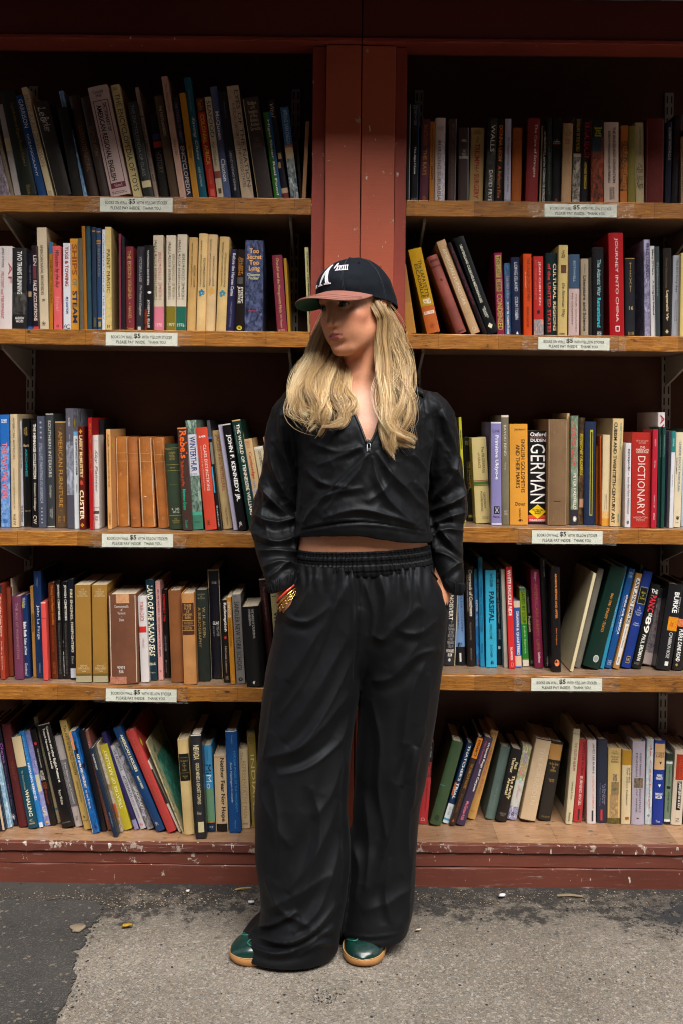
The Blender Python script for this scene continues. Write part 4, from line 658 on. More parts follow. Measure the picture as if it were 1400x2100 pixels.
BOOKS['5L'] = '''
-8 12 1706 -44 1500 j 1a2036 dark navy spine with cream strip at the frame edge|#~c8b090~.5~1~.75~.95
14 26 1699 -24 1495 i 6a9fc0/c9dde8 pale blue photo spine at the row's start
27 38 1695 -10 1490 j 15192a blackish navy spine with pink lettering|Dharma~b060b0~.18~.37~.35~.85;Essays on Japan & Zen~7a5080~.4~.8~.4~.7;◈~d8dce4~.88~.94~.2~.8~H
39 58 1698 3 1487 c 571f20 maroon leaning spine with faint gold|THE SECOND CITY~7a4a2c~.36~.55~.35~.6
59 79 1701 24 1513 j 124658 teal spine with cream top lettered WHALING|#~cfb992~0~.33;The Story of Yankee~b8b49c~.37~.58~.3~.55~i;WHALING~e0dcc0~.58~.87~.35~.75~b;☾~e0dcc0~.9~.925~.3~.7~H;▬~a8884c~.94~.955~.2~.8~H
80 91 1698 39 1502 j 2a7dc4 bright blue spine with yellow strip|BETTER HEALTH~8cc0ec~.05~.3~.3~.7;#~d8cf94~.4~.62~.0~.25;HAWAIIAN REMEDIES~e0e8f0~.33~.72~.4~.85~b;#~d8e4ec~.95~1~.2~.9
93 104 1695 51 1501 i 6f6ea4/a9a8cf lavender patterned spine with cream patch|DECORATIVE~9896c8~.1~.45~.2~.8~b;#~cfc8a0~.46~.64~.2~.9;LIFE~dcd4b4~.8~.9~.2~.8~b;●~d8b050~.945~.975~.4~.9~H
104 117 1694 61 1498 j 151214 black spine with red dot and stacked orange words|●~d83440~.13~.165~.3~.75~H;THE SMITHSONIAN~c8c4b8~.2~.4~.55~.75;FIFE/DUET/BEAD/FORM~d0c8b8~.43~.53~.15~.8~H~b;IN THE OLD~b85c2c~.55~.62~.15~.85~H;fiddle lace grand~a8442c~.63~.78~.3~.65
117 126 1689 69 1472 c bba988 tall cream spine with blue band near top|#~5a7a90~.06~.1;WINSLOW HOMER~8a9490~.2~.6~.2~.8;#~3f8ca0~.86~.88
128 154 1700 78 1488 j 121012 black spine lettered English Pottery in white|Creamware and other English Pottery at~ece6d8~.03~.57~.55~.8~b;Temple Newsam House Leeds~e4decf~.04~.43~.25~.48~b;Peter Walton~d8d2c4~.64~.78~.4~.62;LEEDS~8a8680~.945~.955~.1~.8~H;#~d8d0c0~0~.008
156 171 1697 112 1512 j b7adaa pale grey spine with cloudy lower half about chivalry|%~5a5858/8a8488~.26~.78;The Return to Camelot~e0dcdc~.29~.75~.5~.75;Chivalry and the English Gentleman~d0cccc~.29~.72~.2~.35;Yale~6a6464~.88~.93~.3~.7
174 189 1703 122 1479 j c5a75f tan spine lettered The Art of the Old South|The ART of the OLD SOUTH~5a3820~.05~.5~.35~.8;JESSIE POESCH~5a3820~.56~.75~.35~.6;◣~2a1c10~.87~.89~.3~.6~H;Knopf~3a2818~.91~.93~.2~.8~H
191 206 1710 141 1502 i 1b6fc0/16171c vivid blue and black abstract spine lettered MID-CENTURY|#~e08a4c~.0~.18~.1~.4;ART of the MID-CENTURY~f0ece8~.22~.56~.4~.75~b;#~e8e0d8~0~1~0~.08;to the Present~e8e4dc~.58~.76~.4~.7
208 220 1706 163 1500 j 14131a black spine with pale cover seen beyond blue abstract spine|@R~c8b81c
222 232 1704 172 1500 p 8a5348 thin brownish pink spine|THE ANTIQUES OF THE MUSEUM~c8a090~.1~.9~.3~.7
234 244 1718 183 1537 j 1c2a3e dark blue slim spine pulled forward to the ledge edge|THE WINDSOR DYNASTY~d0ccbc~.06~.24~.35~.7~b;SMITHSONIAN~8a98a8~.72~.88~.4~.65
245 254 1708 194 1528 i b9b4a2/8a6a40 pale flowery picture book with red poppies|%~c83a24/5a6a2c~.68~.84;@R~c8c01c
255 273 1704 204 1530 j b0a42a yellow green spine lettered TREATISE OF ARTILLERY upside down|TREATISE OF ARTILLERY~e4dc9c~.06~.75~.3~.7~Ub
277 287 1703 208 1505 j 2a2450 thin deep purple spine behind the artillery treatise|#~8a84b0~.9~1
289 302 1702 226 1532 j b9b7be silver grey spine lettered THE ARMISTICE|THE ARMISTICE~2c2c34~.04~.3~.3~.75;AFTERMATH~2c2c34~.36~.62~.3~.75;1919~8a8a98~.64~.72~.3~.7;JOHN EVANS~6a6a78~.75~.87~.35~.65;N~c03848~.93~.96~.3~.65~H
303 319 1703 235 1528 i 4a463a/b9b8c8 picture spine of a bird with white script|BIRDCRAFT~e0dcd8~.5~.78~.3~.75~bi
323 342 1708 232 1496 j 133a68 leaning blue spine lettered AMERICAN HOUSES|AMERICAN HOUSES~ece4b8~.07~.43~.5~.82~b;The Architecture of Fairfax & Sammons~c0b888~.09~.4~.25~.42;MARY MIERS~e0d8b8~.47~.59~.4~.65~b;R~b8c0c8~.91~.94~.25~.6~H;@R~c8c018
345 365 1710 258 1502 c b03a38 leaning red cloth spine with dim gold lettering|THE HISTORY OF SCIENCE AND INVENTIONS~b0603c~.07~.75~.35~.6;1880~b0603c~.82~.88~.35~.6;@R~c8c018
368 374 1708 301 1562 p d0c8b8 thin white spine leaning behind the red cloth spine|#~2c241c~.12~.6
375 379 1711 299 1523 i cbb283/2f6a5c thin cream booklet with dark teal picture cover|@C~1d5a50
378 400 1713 364 1518 c cdb27a buff book with black title label|#~15130f~.15~.435~.03~.97;#~a08a48~.19~.193;The World of/the/Trapper/&/Peddler~a89858~.215~.33~.15~.85~H;#~a08a48~.35~.353;NEW YORK/1912~a89858~.38~.41~.25~.75~H
402 424 1721 391 1508 j 26252a glossy black spine with cream ghost town lettering standing forward|NEVADA~d8cba0~.1~.24~.2~.75~b;GOLD MINES & GHOST TOWNS~d0c49a~.27~.67~.35~.7~b;Peter~c8c0b0~.74~.77~.3~.7~H;#~d8ce9c~.84~.94~.3~.85;#~e0dcd8~0~.01
426 443 1707 417 1530 j 3f8fc0 light blue and green spine lettered in two coloured big letters|#~6f9c78~.5~.88;#~c8802c~.88~.895;#~17304c~.895~1;Mi~12202c~.22~.33~.2~.85;Mo~d0e4f0~.34~.5~.2~.85;CHRONICLE~20506c~.04~.18~.45~.55;ey~c8d4dc~.93~.96~.3~.8~H
444 469 1706 439 1551 j d3b58e cream spine lettered Neither Fear Nor Hope|Neither Fear Nor Hope~17130f~.03~.87~.42~.85~b;#~17130f~.9~1~.05~.95;#~c8a078~0~.02
471 495 1709 462 1500 c 124a88 blue cloth spine lettered POPULAR IMAGES OF THE PRESIDENCY|POPULAR IMAGES OF THE PRESIDENCY~4f9cd0~.2~.8~.65~.82;From Washington to Lincoln~b8d0e4~.31~.7~.25~.48~i;Cunningham~7aa8d0~.04~.13~.5~.62;Missouri~7aa8d0~.88~.96~.5~.62;#~dcdcdc~0~.008
496 514 1700 490 1537 j d2bc98 cream spine lettered REPRESENTATIVE MAN in gold|The~a88444~.04~.14~.2~.45~i;REPRESENTATIVE MAN~b8924c~.15~.87~.3~.75;LIMITED~3a3430~.93~.95~.15~.75~H
518 535 1698 506 1499 j 8f7a34 olive gold spine partly behind the trousers with cream capitals|The/AMERICAN/HERITAGE/Book~4a3c18~.04~.14~.15~.85~H;INDIANS~d8c888~.25~.85~.3~.75;#~3a4a58~0~.02
'''
BOOKS['5R'] = '''
856 875 1691 870 1522 j b23036 red spine with black upper part and red flowers|#~16141a~0~.43;CHARLES/COFFMAN~c8c8c0~.05~.2~.25~.8;%~c83a34/16141a~.25~.43~.1~.9;THE GREEN SETTLEMENT~6a1c20~.48~.85~.55~.7;⌂~ecd0cc~.92~.96~.25~.65~H
878 902 1695 925 1524 j 3b5236 glossy green leaning spine with round stamp|●~2c3c2a~.88~.95~.25~.7~H;#~5a8a90~.53~.54~.0~.4
905 918 1690 956 1526 j 142f52 navy leaning spine with bold white TRIAL lettering and white foot|THATCHER'S TRIAL~eaeef0~.03~.7~.3~.75~b;#~dadfe2~.76~1;%~e07a3c/142f52~.5~.66~0~.35;#~4aa0cc~.94~.965;ONE YEAR~7a9cb8~.79~.9~.35~.65
919 931 1695 978 1514 j 2f2119 dark brown leaning spine with orange panel at top|#~d8822c~.01~.24;DYNAMITE~2a1c14~.03~.22~.3~.75~bi;THE SHERLOCK HOLMES~c88a38~.3~.58~.3~.75;PUZZLES~8a5c28~.65~.85~.3~.6;▴~c84a20~.92~.96~.2~.6~H
932 951 1695 991 1516 j 3b304a purple leaning spine lettered Oriental Rugs and Carpets|Oriental Rugs and Carpets~ece6dc~.05~.61~.55~.85~b;Fabio Formenton~d86a80~.05~.3~.25~.45;McGraw-Hill~e0788c~.73~.94~.3~.65~b
956 973 1679 1004 1500 j c99a56 tan leaning spine lettered ORIENTAL RUGS in faded pink|VICTOR~8a6a34~.03~.05~.2~.8~H;ORIENTAL RUGS~c06a54~.19~.72~.45~.8~i;DOVER~9a7a44~.9~.92~.2~.6~H
993 1013 1682 1026 1534 c 5d706a grey green leaning cloth spine|HISTORY OF ARABIAN~7d8f88~.5~.85~.4~.6
1014 1037 1687 1048 1539 j 141214 black leaning spine lettered The Family Arsenal|Paul/Theroux~e4d4a4~.12~.33~.25~.85~b;The Family/Arsenal~e4d4a4~.36~.69~.25~.85~b;HOUGHTON/MIFFLIN~8a8274~.88~.93~.2~.8~H
1038 1057 1683 1071 1532 i d7d5dc/b9c0a0 white leaning spine with pastel letter beads lettered SWEETS|%~8a8c2c/e0dcc8~0~.47;S~b09cd0~.1~.17~.25~.75~H~b;W~a884c0~.18~.25~.25~.75~H~b;E~e0907c~.26~.33~.25~.75~H~b;E~e08c94~.34~.41~.25~.75~H~b;T~88bcac~.42~.5~.25~.75~H~b;La Gourmand~e0909c~.54~.7~.4~.65;%~3c4494/d7d5dc~.82~1;R~1c1c2c~.9~.95~.35~.65~H~b
1064 1096 1687 1098 1519 j cdb594 cream leaning book with stained torn jacket|THE FORBIDDEN~dcc8ac~.1~.8~.4~.7;#~1c1814~0~.012;#~2a2018~.988~1
1102 1128 1685 1129 1524 c 2a2520 black spine with torn tan top and small gold title|#~b98a4c~.03~.23~.0~.95;In the Same/Year/of Mine~c09c58~.26~.38~.15~.85~H;YEAR/1923~b8944c~.47~.51~.25~.75~H;RANDOM~8a7038~.94~.965~.2~.85~H
1158 1172 1691 1175 1496 j ccc2a0 tall cream book with black picture cover facing us|#~4a4638~.05~.055;THE CUSTER ALBUM~9a3a44~.14~.44~.35~.75;Lawrence A. Frost~3a3830~.56~.74~.4~.7;Bonanza~3a3830~.88~.97~.35~.65;@C~191713
1174 1192 1687 1186 1517 j b23238 red spine lettered BURNING ANGEL in cream|JAMES LEE BURKE~4a1418~.03~.43~.4~.75;BURNING ANGEL~f0dcd0~.45~.8~.4~.75;▮~4a2420~.84~.97~.45~.65~b
1203 1221 1690 1204 1518 j d3cbca white spine lettered CADILLAC JUKEBOX in orange|JAMES LEE BURKE~2c2628~.04~.4~.5~.8;CADILLAC JUKEBOX~d86a48~.43~.82~.5~.8;▮~3a3234~.84~.97~.5~.7~b
1223 1243 1688 1225 1517 j 252b40 navy spine with small white verse and red bar|To The Center/of the World~a8acc0~.53~.78~.5~.85;Confluence Poetry~8a8ea8~.52~.8~.2~.35;▮~c83838~.84~.97~.35~.55~b
1245 1271 1689 1247 1535 j cfb273 cream spine with painted woman in a long dress|G. B./TREASE~4a4024~.03~.08~.2~.8~H;Flashman/and the/Redskins~2c2a24~.1~.19~.2~.8~H;%~2a2420/d8b890~.34~.44~.35~.7;%~a8785c/3c6a3c~.45~.62~.25~.85;%~8a7050/c0a070~.62~.93~.15~.8;%~4a4424/7a6a34~.93~1
1273 1292 1691 1276 1539 j d5c39c cream spine with mustard top lettered WINES|#~b08426~0~.2;WINES~4a3a1c~.23~.44~.7~.9;Their Sensory Evaluation~3c3424~.23~.74~.4~.65~i;#~9a5a20~.9~.935~.4~.8
1294 1320 1692 1297 1521 j b0a8b8 lilac grey spine with small dark square picture|ROBERT FINIGAN'S~4a4654~.14~.42~.55~.7;FINIGAN~4a4654~.14~.42~.25~.4;%~8a7a60/1c1c28~.44~.555~.15~.85;ESSENTIALS~4a4654~.57~.85~.55~.7;OF WINE~4a4654~.57~.85~.3~.42;▾~2a2834~.915~.93~.35~.6~H
1321 1335 1691 1326 1516 i a8b4bc/c8d4d4 pale blue grey spine lettered in outlined pink vegetables|de Catalunya~d06a64~.06~.82~.4~.75~b;❖~4a4a54~.88~.91~.3~.7~H
1336 1358 1692 1342 1520 j 14328e royal blue spine with cream label panel about quick cuisine|#~d8b07c~.035~.345~.03~.97;CUISINE/RAPIDE~3a2c1c~.135~.2~.08~.92~H;▼~2c2c3c~.25~.285~.45~.7~H;PIERRE/FRANEY~e8ecf4~.4~.465~.2~.85~H~b;▼~e8ecf4~.52~.555~.4~.7~H;BRYAN/MILLER~e8ecf4~.62~.69~.2~.85~H~b;Times~d0d8ec~.945~.975~.3~.7~H
1360 1373 1691 1366 1546 j 6f8670 grey green spine with white bands and dark square|#~2a332c~0~.1;#~e0e4dc~.115~.145;ELIZABETH PATERSON~4a5a4c~.18~.44~.4~.65;#~1c241e~.46~.5~.2~.8;KERMES MOSAIC~22302a~.54~.83~.4~.7;#~e0e4dc~.93~.965;#~1c2420~.965~1
1374 1397 1693 1384 1539 j cfc2ae cream spine with red patch and black name panel|#~a8341c~.06~.4~.15~1;TRADITION~d05028~.08~.38~.4~.8;#~18161a~.42~.8~.35~.75;JAMES JERVIS & RAY~e8e4dc~.43~.78~.42~.7~b;☡~2a2824~.91~.95~.35~.75~H
1399 1420 1692 1408 1542 c 2c3830 dark green spine beyond the frame's cream one
'''
ROWNAME = {'1': 'on the top shelf', '2': 'on the second shelf', '3': 'on the third shelf', '4': 'on the fourth shelf', '5': 'on the bottom ledge'}
DEPTH_OVERRIDE = {}
_mc = {}
def ink(c):
    k = 'ink_'+c
    if k not in _mc:
        n = N('printed_'+c); n.set(col=lin(c), rough=.5, spec=.4); _mc[k] = n.m
    return _mc[k]
def picmat(a, b, scale=60):
    key = ('pic', a, b, scale)
    if key in _mc: return _mc[key]
    k = N('printed_picture'); co = k.coord((1, 1, .55), True); A, B = lin(a), lin(b)
    f = k.noise(co, scale, 5, .62, .8); g = k.noise(co, scale*2.6, 3, .6)
    mid = tuple((x+y)/2 for x, y in zip(A, B))
    c = k.ramp(f, [(.36, A), (.47, mid), (.53, A), (.62, B)])
    c = k.mix(k.ramp(g, [(.45, 0.0), (.7, .5)]), c, tuple(min(1, x*1.3) for x in B))
    k.set(col=c, rough=.32, spec=.5); _mc[key] = k.m; return k.m
def covermat(kind, col):
    key = (kind, col)
    if key in _mc: return _mc[key]
    if kind == 'i':
        a, b = col.split('/'); m = picmat(a, b, 42)
    else:
        c = lin(col); nm = {'c': 'book_cloth', 'j': 'dust_jacket', 'p': 'paperback_cover', 'l': 'worn_leather'}[kind]
        k = N(nm); co = k.coord((1, 1, 1), True)
        f = k.noise(co, 14, 5, .6); wear = k.noise(k.coord((1, 1, .5), True), 55, 5, .7)
        va = {'c': .16, 'j': .07, 'p': .09, 'l': .34}[kind]
        cc = k.mix(k.ramp(f, [(.3, 0.0), (.7, 1.0)]), tuple(x*(1-va) for x in c), tuple(min(.9, x*(1+va)) for x in c))
        lum = sum(c)/3
        lite = tuple(min(.8, x*1.6+.05) for x in c) if lum < .35 else tuple(x*.72 for x in c)
        cc = k.mix(k.ramp(wear, [(.64, 0.0), (.74, {'c': .35, 'j': .25, 'p': .25, 'l': .6}[kind])]), cc, lite)
        if lum > .25: cc = k.mix(k.ramp(k.noise(co, 9, 4, .7), [(.55, 0.0), (.8, .4)]), cc, tuple(x*y for x, y in zip(c, (.8, .68, .5))))
        k.set(col=cc, rough={'c': .72, 'j': .28, 'p': .38, 'l': .55}[kind], spec={'c': .3, 'j': .55, 'p': .5, 'l': .4}[kind])
        if kind == 'c': k.bump(k.noise(k.coord((900, 900, 900), True), 1, 2), .25, .0006)
        elif kind == 'l': k.bump(wear, .5, .0015)
        else: k.bump(k.noise(k.coord((60, 60, 8), True), 1, 4), .12, .002)
        m = k.m
    _mc[key] = m; return m
def pagemat():
    k = N('page_edges'); co = k.coord((1, 1, 1), True)
    ln = k.noise(k.coord((1500, 3, 3), True), 1, 2, .6)
    c = k.mix(k.ramp(ln, [(.3, 0.0), (.7, 1.0)]), (.44, .35, .24), (.72, .62, .47))
    k.set(col=c, rough=.85, spec=.2); k.bump(ln, .4, .0006); return k.m
PAGES = pagemat(); YEL = simple('yellow_sticker', 'd8cc12', .5, var=.05)

def spine_fn(kind, wd):
    sag = {'c': min(.005, wd*.12), 'l': min(.007, wd*.2), 'j': min(.0028, wd*.09), 'p': .0007, 'i': .0012}[kind]
    pw = {'p': 8, 'i': 6}.get(kind, 2.3)
    return lambda t: sag*abs(2*t-1)**pw
TXT = []
def font_mesh(body, bold=False, ital=False):
    cu = bpy.data.curves.new('lettering', 'FONT'); cu.body = body; cu.resolution_u = 2
    if '\n' in body: cu.align_x = 'CENTER'; cu.space_line = .85
    if bold: cu.offset = .022
    if ital: cu.shear = .28
    o = bpy.data.objects.new('lettering', cu); COL.objects.link(o); return o
def flush_text():
    """turn all queued letterings into real meshes fitted to their boxes"""
    dg = bpy.context.evaluated_depsgraph_get(); dg.update()
    for o, fn, parent, mt, name in TXT:
        me = bpy.data.meshes.new_from_object(o.evaluated_get(dg), depsgraph=dg)
        n = len(me.vertices)
        if n:
            co = np.empty(n*3); me.vertices.foreach_get('co', co); co = co.reshape(-1, 3)
            mn, mx = co.min(0), co.max(0); g = (co[:, :2]-mn[:2])/np.maximum(mx[:2]-mn[:2], 1e-6)
            me.vertices.foreach_set('co', fn(g).astype(np.float32).ravel())
            me.materials.clear(); me.materials.append(mt); me.update(); me.name = name
            link(name, me, parent)
        cu = o.data; bpy.data.objects.remove(o); bpy.data.curves.remove(cu)
    TXT.clear()

def make_book(key, x0, x1, yb, xt, yt, kind, col, label, prints, idx):
    rr = random.Random(idx*17+hash(key[0]+'x') % 1 + ord(key[0])*91+ord(key[1]))
    zs = SHELF[key]
    # how far back it stands: from the foot line where the shelf top shows, else a small setback
    if key[0] in '345' and yb:
        p = on_z((x0+x1)/2, yb, zs); Y = min(max(p.y, D+.004), D+.16)
    else: Y = D+.016+rr.random()*.022
    back = key == '3R' and x0 == 1347
    if back: Y = D+.10
    # foot and head of the spine in the plane Y
    def xz(x, z):
        b = (z-HC)/Y*F      # X = a*CS - b*SN ; Z = a*SN + b*CS
        a = (x-700.0); bb = (b-a*SN)/CS
        return (a*CS-bb*SN)/F*Y
    XA, XB = xz(x0, zs), xz(x1, zs); T = U(xt, yt, Y)
    dx, dz = T.x-XA, T.z-zs
    ang = math.atan2(dx, dz)
    h = math.hypot(dx, dz); wd = max(.0035, (XB-XA)*math.cos(ang)-.0006)
    right = ang > .02
    if right:                                # pivots on its right foot
        h -= wd*math.sin(ang)*.0
    d = min(.235, max(.12, h*(.70+.08*rr.random())))
    if key == '3R' and 1330 < x0 < 1363 and not back: d = .085
    if 'tall cream book with black picture' in label: d = .21
    root = empty('book')
    root.location = (XB if right else XA, Y, zs+.0008); root.rotation_euler = (0, ang, 0)
    ox = -wd if right else 0.0
    if back: pass
    nm = {'1': 'top', '2': 'second', '3': 'third', '4': 'fourth', '5': 'bottom'}[key[0]]
    tag(root, label+' '+ROWNAME[key[0]], 'book', 'used books '+ROWNAME[key[0]])
    fn = spine_fn(kind, wd); cm = covermat(kind, col)
    hard = kind in 'clj' and wd > .011
    tb = .0026 if hard else .0006            # board thickness
    tb = min(tb, wd*.2)
    inset = .0035 if hard else .0003
    # cover: outer C-shaped shell, spine front following fn
    NS = 8
    outer = [(ox+wd*i/NS, fn(i/NS)) for i in range(NS+1)]
    if hard: outer = [(ox, d)]+[(ox, fn(0)+.009), (ox+.0009, fn(0)+.0065)]+outer+[(ox+wd-.0009, fn(1)+.0065), (ox+wd, fn(1)+.009), (ox+wd, d)]
    else: outer = [(ox, d)]+outer+[(ox+wd, d)]
    inner = []
    for i, (x, y) in enumerate(outer):
        t = (x-ox)/wd; xi = ox+tb+(wd-2*tb)*min(max(t, 0), 1)
        inner.append((xi, y if y > .5*d else max(y, fn(.5)+0)+ (tb if y < .005 else 0)))
    V = []; Fc = []; n = len(outer)
    top_dip = rr.random()*.0012 if hard else 0
    for z in (0, h):
        for ring in (outer, inner):
            for (x, y) in ring: V.append((x, y, z))
    o0, i0, o1, i1 = 0, n, 2*n, 3*n
    for k in range(n-1):
        Fc.append((o0+k, o1+k, o1+k+1, o0+k+1))
        Fc.append((i0+k, i0+k+1, i1+k+1, i1+k))
        Fc.append((o1+k, i1+k, i1+k+1, o1+k+1))
        Fc.append((o0+k, o0+k+1, i0+k+1, i0+k))
    for k in (0, n-1): Fc.append((o0+k, i0+k, i1+k, o1+k))
    mesh('cover', V, Fc, cm, root)
    # page block
    ya = fn(.5)+tb+.0012
    if wd-2*tb > .001:
        xa, xb = ox+tb+.0002, ox+wd-tb-.0002
        za, zb = inset, h-inset-.0004; yd = d-(.004 if hard else .0004)
        V = [(x, y, z) for x in (xa, xb) for y in (ya, yd) for z in (za, zb)]
        mesh('page_block', V, [(0, 1, 3, 2), (4, 6, 7, 5), (0, 4, 5, 1), (2, 3, 7, 6), (0, 2, 6, 4), (1, 5, 7, 3)], PAGES, root)
    lay = 0
    for tok in [t for t in prints.split(';') if t.strip()]:
        p = tok.split('~'); head = p[0].strip()
        lay += 1; off = .00035+.00004*lay
        if head[0:1] == '@':
            if head == '@P':       # pale fore edge / board edge seen on the left of the spine
                V = [(ox-.0012, fn(0)+.001, .002), (ox+.0004, fn(0)-.0004, .002), (ox+.0004, fn(0)-.0004, h-.002), (ox-.0012, fn(0)+.001, h-.002)]
                mesh('worn_edge', V, [(0, 1, 2, 3)], ink(p[1]), root); continue
            if head == '@P2': continue
            if head == '@C':       # dark picture printed on the cover that faces us
                s = ox-.0004 if (x0 > 700) else ox+wd+.0004
                mesh('cover_picture', [(s, .035, h*.12), (s, d-.02, h*.12), (s, d-.02, h*.8), (s, .035, h*.8)], [(0, 1, 2, 3)], picmat(p[1], '6a6a5c' if x0 > 700 else '5fb09a', 30), root); continue
            s = ox-.0006 if head == '@L' else ox+wd+.0006
            c = (s, .016, h*(.87+rr.uniform(-.03, .03)))
            V = [(c[0], c[1]-.009, c[2]), (c[0], c[1], c[2]-.013), (c[0], c[1]+.009, c[2]), (c[0], c[1], c[2]+.013)]
            mesh('sticker', V, [(0, 1, 2, 3)], YEL, root); continue
        if len(p) < 4 or not p[1]: continue
        c = p[1]; a = float(p[2]); b = float(p[3]); q = [v for v in p[4:]]
        nums = []
        fl = ''
        for v in q:
            try: nums.append(float(v))
            except ValueError: fl += v
        cl, cr = (nums+[.2, .8])[:2] if len(nums) >= 2 else ((0.0, 1.0) if head in '#%' else (.2, .8))
        if head in ('#', '%'):
            V = []; Fc = []; NB = 8
            for i in range(NB+1):
                t = cl+(cr-cl)*i/NB; tt = min(max(t, .0), 1.0)
                x = ox+wd*tt; y = fn(tt)-off
                V += [(x, y, h*(1-b)), (x, y, h*(1-a))]
                if i: m_ = 2*(i-1); Fc.append((m_, m_+2, m_+3, m_+1))
            mt = ink(c) if head == '#' else picmat(*c.split('/'), 90)
            mesh('band' if head == '#' else 'printed_panel', V, Fc, mt, root); continue
        if not head: continue
        body = head.replace('/', '\n')
        o = font_mesh(body, 'b' in fl, 'i' in fl)
        def fnc(g, a=a, b=b, cl=cl, cr=cr, fl=fl, off=off+.0002, h=h, wd=wd, ox=ox, fn=fn):
            gx, gy = g[:, 0], g[:, 1]
            if 'H' in fl: t = cl+gx*(cr-cl); z = h*(1-b)+gy*h*(b-a)
            elif 'U' in fl: t = cr-gy*(cr-cl); z = h*(1-b)+gx*h*(b-a)
            else: t = cl+gy*(cr-cl); z = h*(1-a)-gx*h*(b-a)
            y = np.array([fn(v) for v in t])-off
            return np.stack([ox+wd*t, y, z], 1)
        TXT.append((o, fnc, root, ink(c), 'title'))
    return root
nb = 0; labels = set()
for key in BOOKS:
    for line in BOOKS[key].strip().split('\n'):
        f = line.split(' ', 7)
        x0, x1, yb, xt, yt = map(float, f[:5]); kind, col = f[5], f[6]; rest = f[7]
        lab, _, pr = rest.partition('|')
        nb += 1
        full = lab.strip()+' '+ROWNAME[key[0]]
        if full in labels: print('DUP', full)
        labels.add(full)
        if len(full.split()) > 16: print('LONG', len(full.split()), full)
        make_book(key, x0, x1, yb, xt, yt, kind, col, lab.strip(), pr, nb)
print('books', nb)
flush_text()

# ------------------------------------------------------------------ price signs taped to the shelf edges
def tape_mat():
    k = N('clear_tape'); co = k.coord((1, 1, 1), True)
    tr = k.n('BsdfTransparent'); gl = k.n('BsdfGlossy'); gl.inputs['Roughness'].default_value = .16
    df = k.n('BsdfDiffuse'); df.inputs['Color'].default_value = (.72, .66, .6, 1)
    f = k.noise(k.coord((20, 20, 45), True), 1.6, 5, .7, .6)
    cr = k.ramp(f, [(.5, .015), (.58, .16), (.64, .015), (.74, .35)])
    m1 = k.n('MixShader'); k.l(cr, m1.inputs[0]); k.l(tr.outputs[0], m1.inputs[1]); k.l(df.outputs[0], m1.inputs[2])
    m2 = k.n('MixShader'); m2.inputs[0].default_value = .05; k.l(m1.outputs[0], m2.inputs[1]); k.l(gl.outputs[0], m2.inputs[2])
    b = k.n('Bump', i_Strength=.8, i_Distance=.003); k.l(f, b.inputs['Height']); k.l(b.outputs[0], gl.inputs['Normal'])
    k.l(m2.outputs[0], k.out.inputs['Surface']); return k.m
TAPE = tape_mat()
PAPER = simple('pale_green_paper', (.74, .77, .66), .6, var=.06, vs=8)
sign_labels = {
 '1L': 'pale price sign taped under the thick mauve dictionary', '1R': 'pale price sign in wrinkled tape below the autumn leaf spine',
 '2L': 'pale price sign taped below the pink footed Cyrillic annual', '2R': 'pale price sign under the dark teal CULTURAL REGIONS book',
 '3L': 'pale price sign taped below the four tan leather volumes', '3R': 'pale price sign below the mottled brown book and GERMAN spine',
 '4L': 'pale price sign taped below the very wide torn brown book', '4R': 'pale price sign below the leaning pale grey booklet'}
for key, (xa, xb, ya, yb) in {'1L': (206, 355, 406, 435), '1R': (1115, 1263, 419, 445), '2L': (218, 365, 682, 709), '2R': (1102, 1248, 692, 717),
                              '3L': (210, 356, 1095, 1122), '3R': (1089, 1234, 1088, 1115), '4L': (218, 363, 1412, 1438), '4R': (1088, 1233, 1391, 1417)}.items():
    A, B, C2 = U(xa, (ya+yb)/2, D), U(xb, (ya+yb)/2, D), U((xa+xb)/2, ya, D); Bt = U((xa+xb)/2, yb, D)
    wd, h = B.x-A.x, C2.z-Bt.z
    root = empty('price_sign', (A.x, D-.0016, Bt.z)); tag(root, sign_labels[key], 'price sign', 'price signs taped along the shelf edges')
    rnd = random.Random(ya); root.rotation_euler = (0, rnd.uniform(-.009, .009), 0)
    V = []; Fc = []
    for i in range(13):
        for j in range(3):
            V.append((wd*i/12, -.0004-.0007*abs(math.sin(i*1.9+j+ya)), h*j/2))
            if i and j: q = (i-1)*3+j-1; Fc.append((q, q+3, q+4, q+1))
    mesh('sign_card', V, Fc, PAPER, root, smooth=True)
    for body, x0, x1, z0, z1 in (('BOOKS ON WALL', .075, .375, .54, .76), ('$5', .395, .485, .52, .92), ('WITH YELLOW STICKER', .505, .925, .54, .76), ('PLEASE PAY INSIDE.', .15, .555, .16, .38), ('THANK YOU.', .595, .845, .16, .38)):
        o = font_mesh(body, body == '$5')
        def fnc(g, x0=x0, x1=x1, z0=z0, z1=z1, wd=wd, h=h):
            return np.stack([wd*(x0+g[:, 0]*(x1-x0)), np.full(len(g), -.0016), h*(z0+g[:, 1]*(z1-z0))], 1)
        TXT.append((o, fnc, root, ink('17181a'), 'lettering'))
    # crumpled clear tape over the card, lapping onto the wood
    V = []; Fc = []
    ex, ez = .030+rnd.random()*.02, .003
    nx, nz = 26, 6
    for i in range(nx+1):
        for j in range(nz+1):
            jx = rnd.uniform(-.004, .004) if i in (0, nx) else 0
            V.append((-ex+(wd+2*ex)*i/nx+jx, -.0021-rnd.random()*.0012, -ez+(h+2*ez)*j/nz+rnd.uniform(-.0006, .0006)))
            if i and j: q = (i-1)*(nz+1)+j-1; Fc.append((q, q+nz+1, q+nz+2, q+1))
    mesh('clear_tape', V, Fc, TAPE, root)
flush_text()

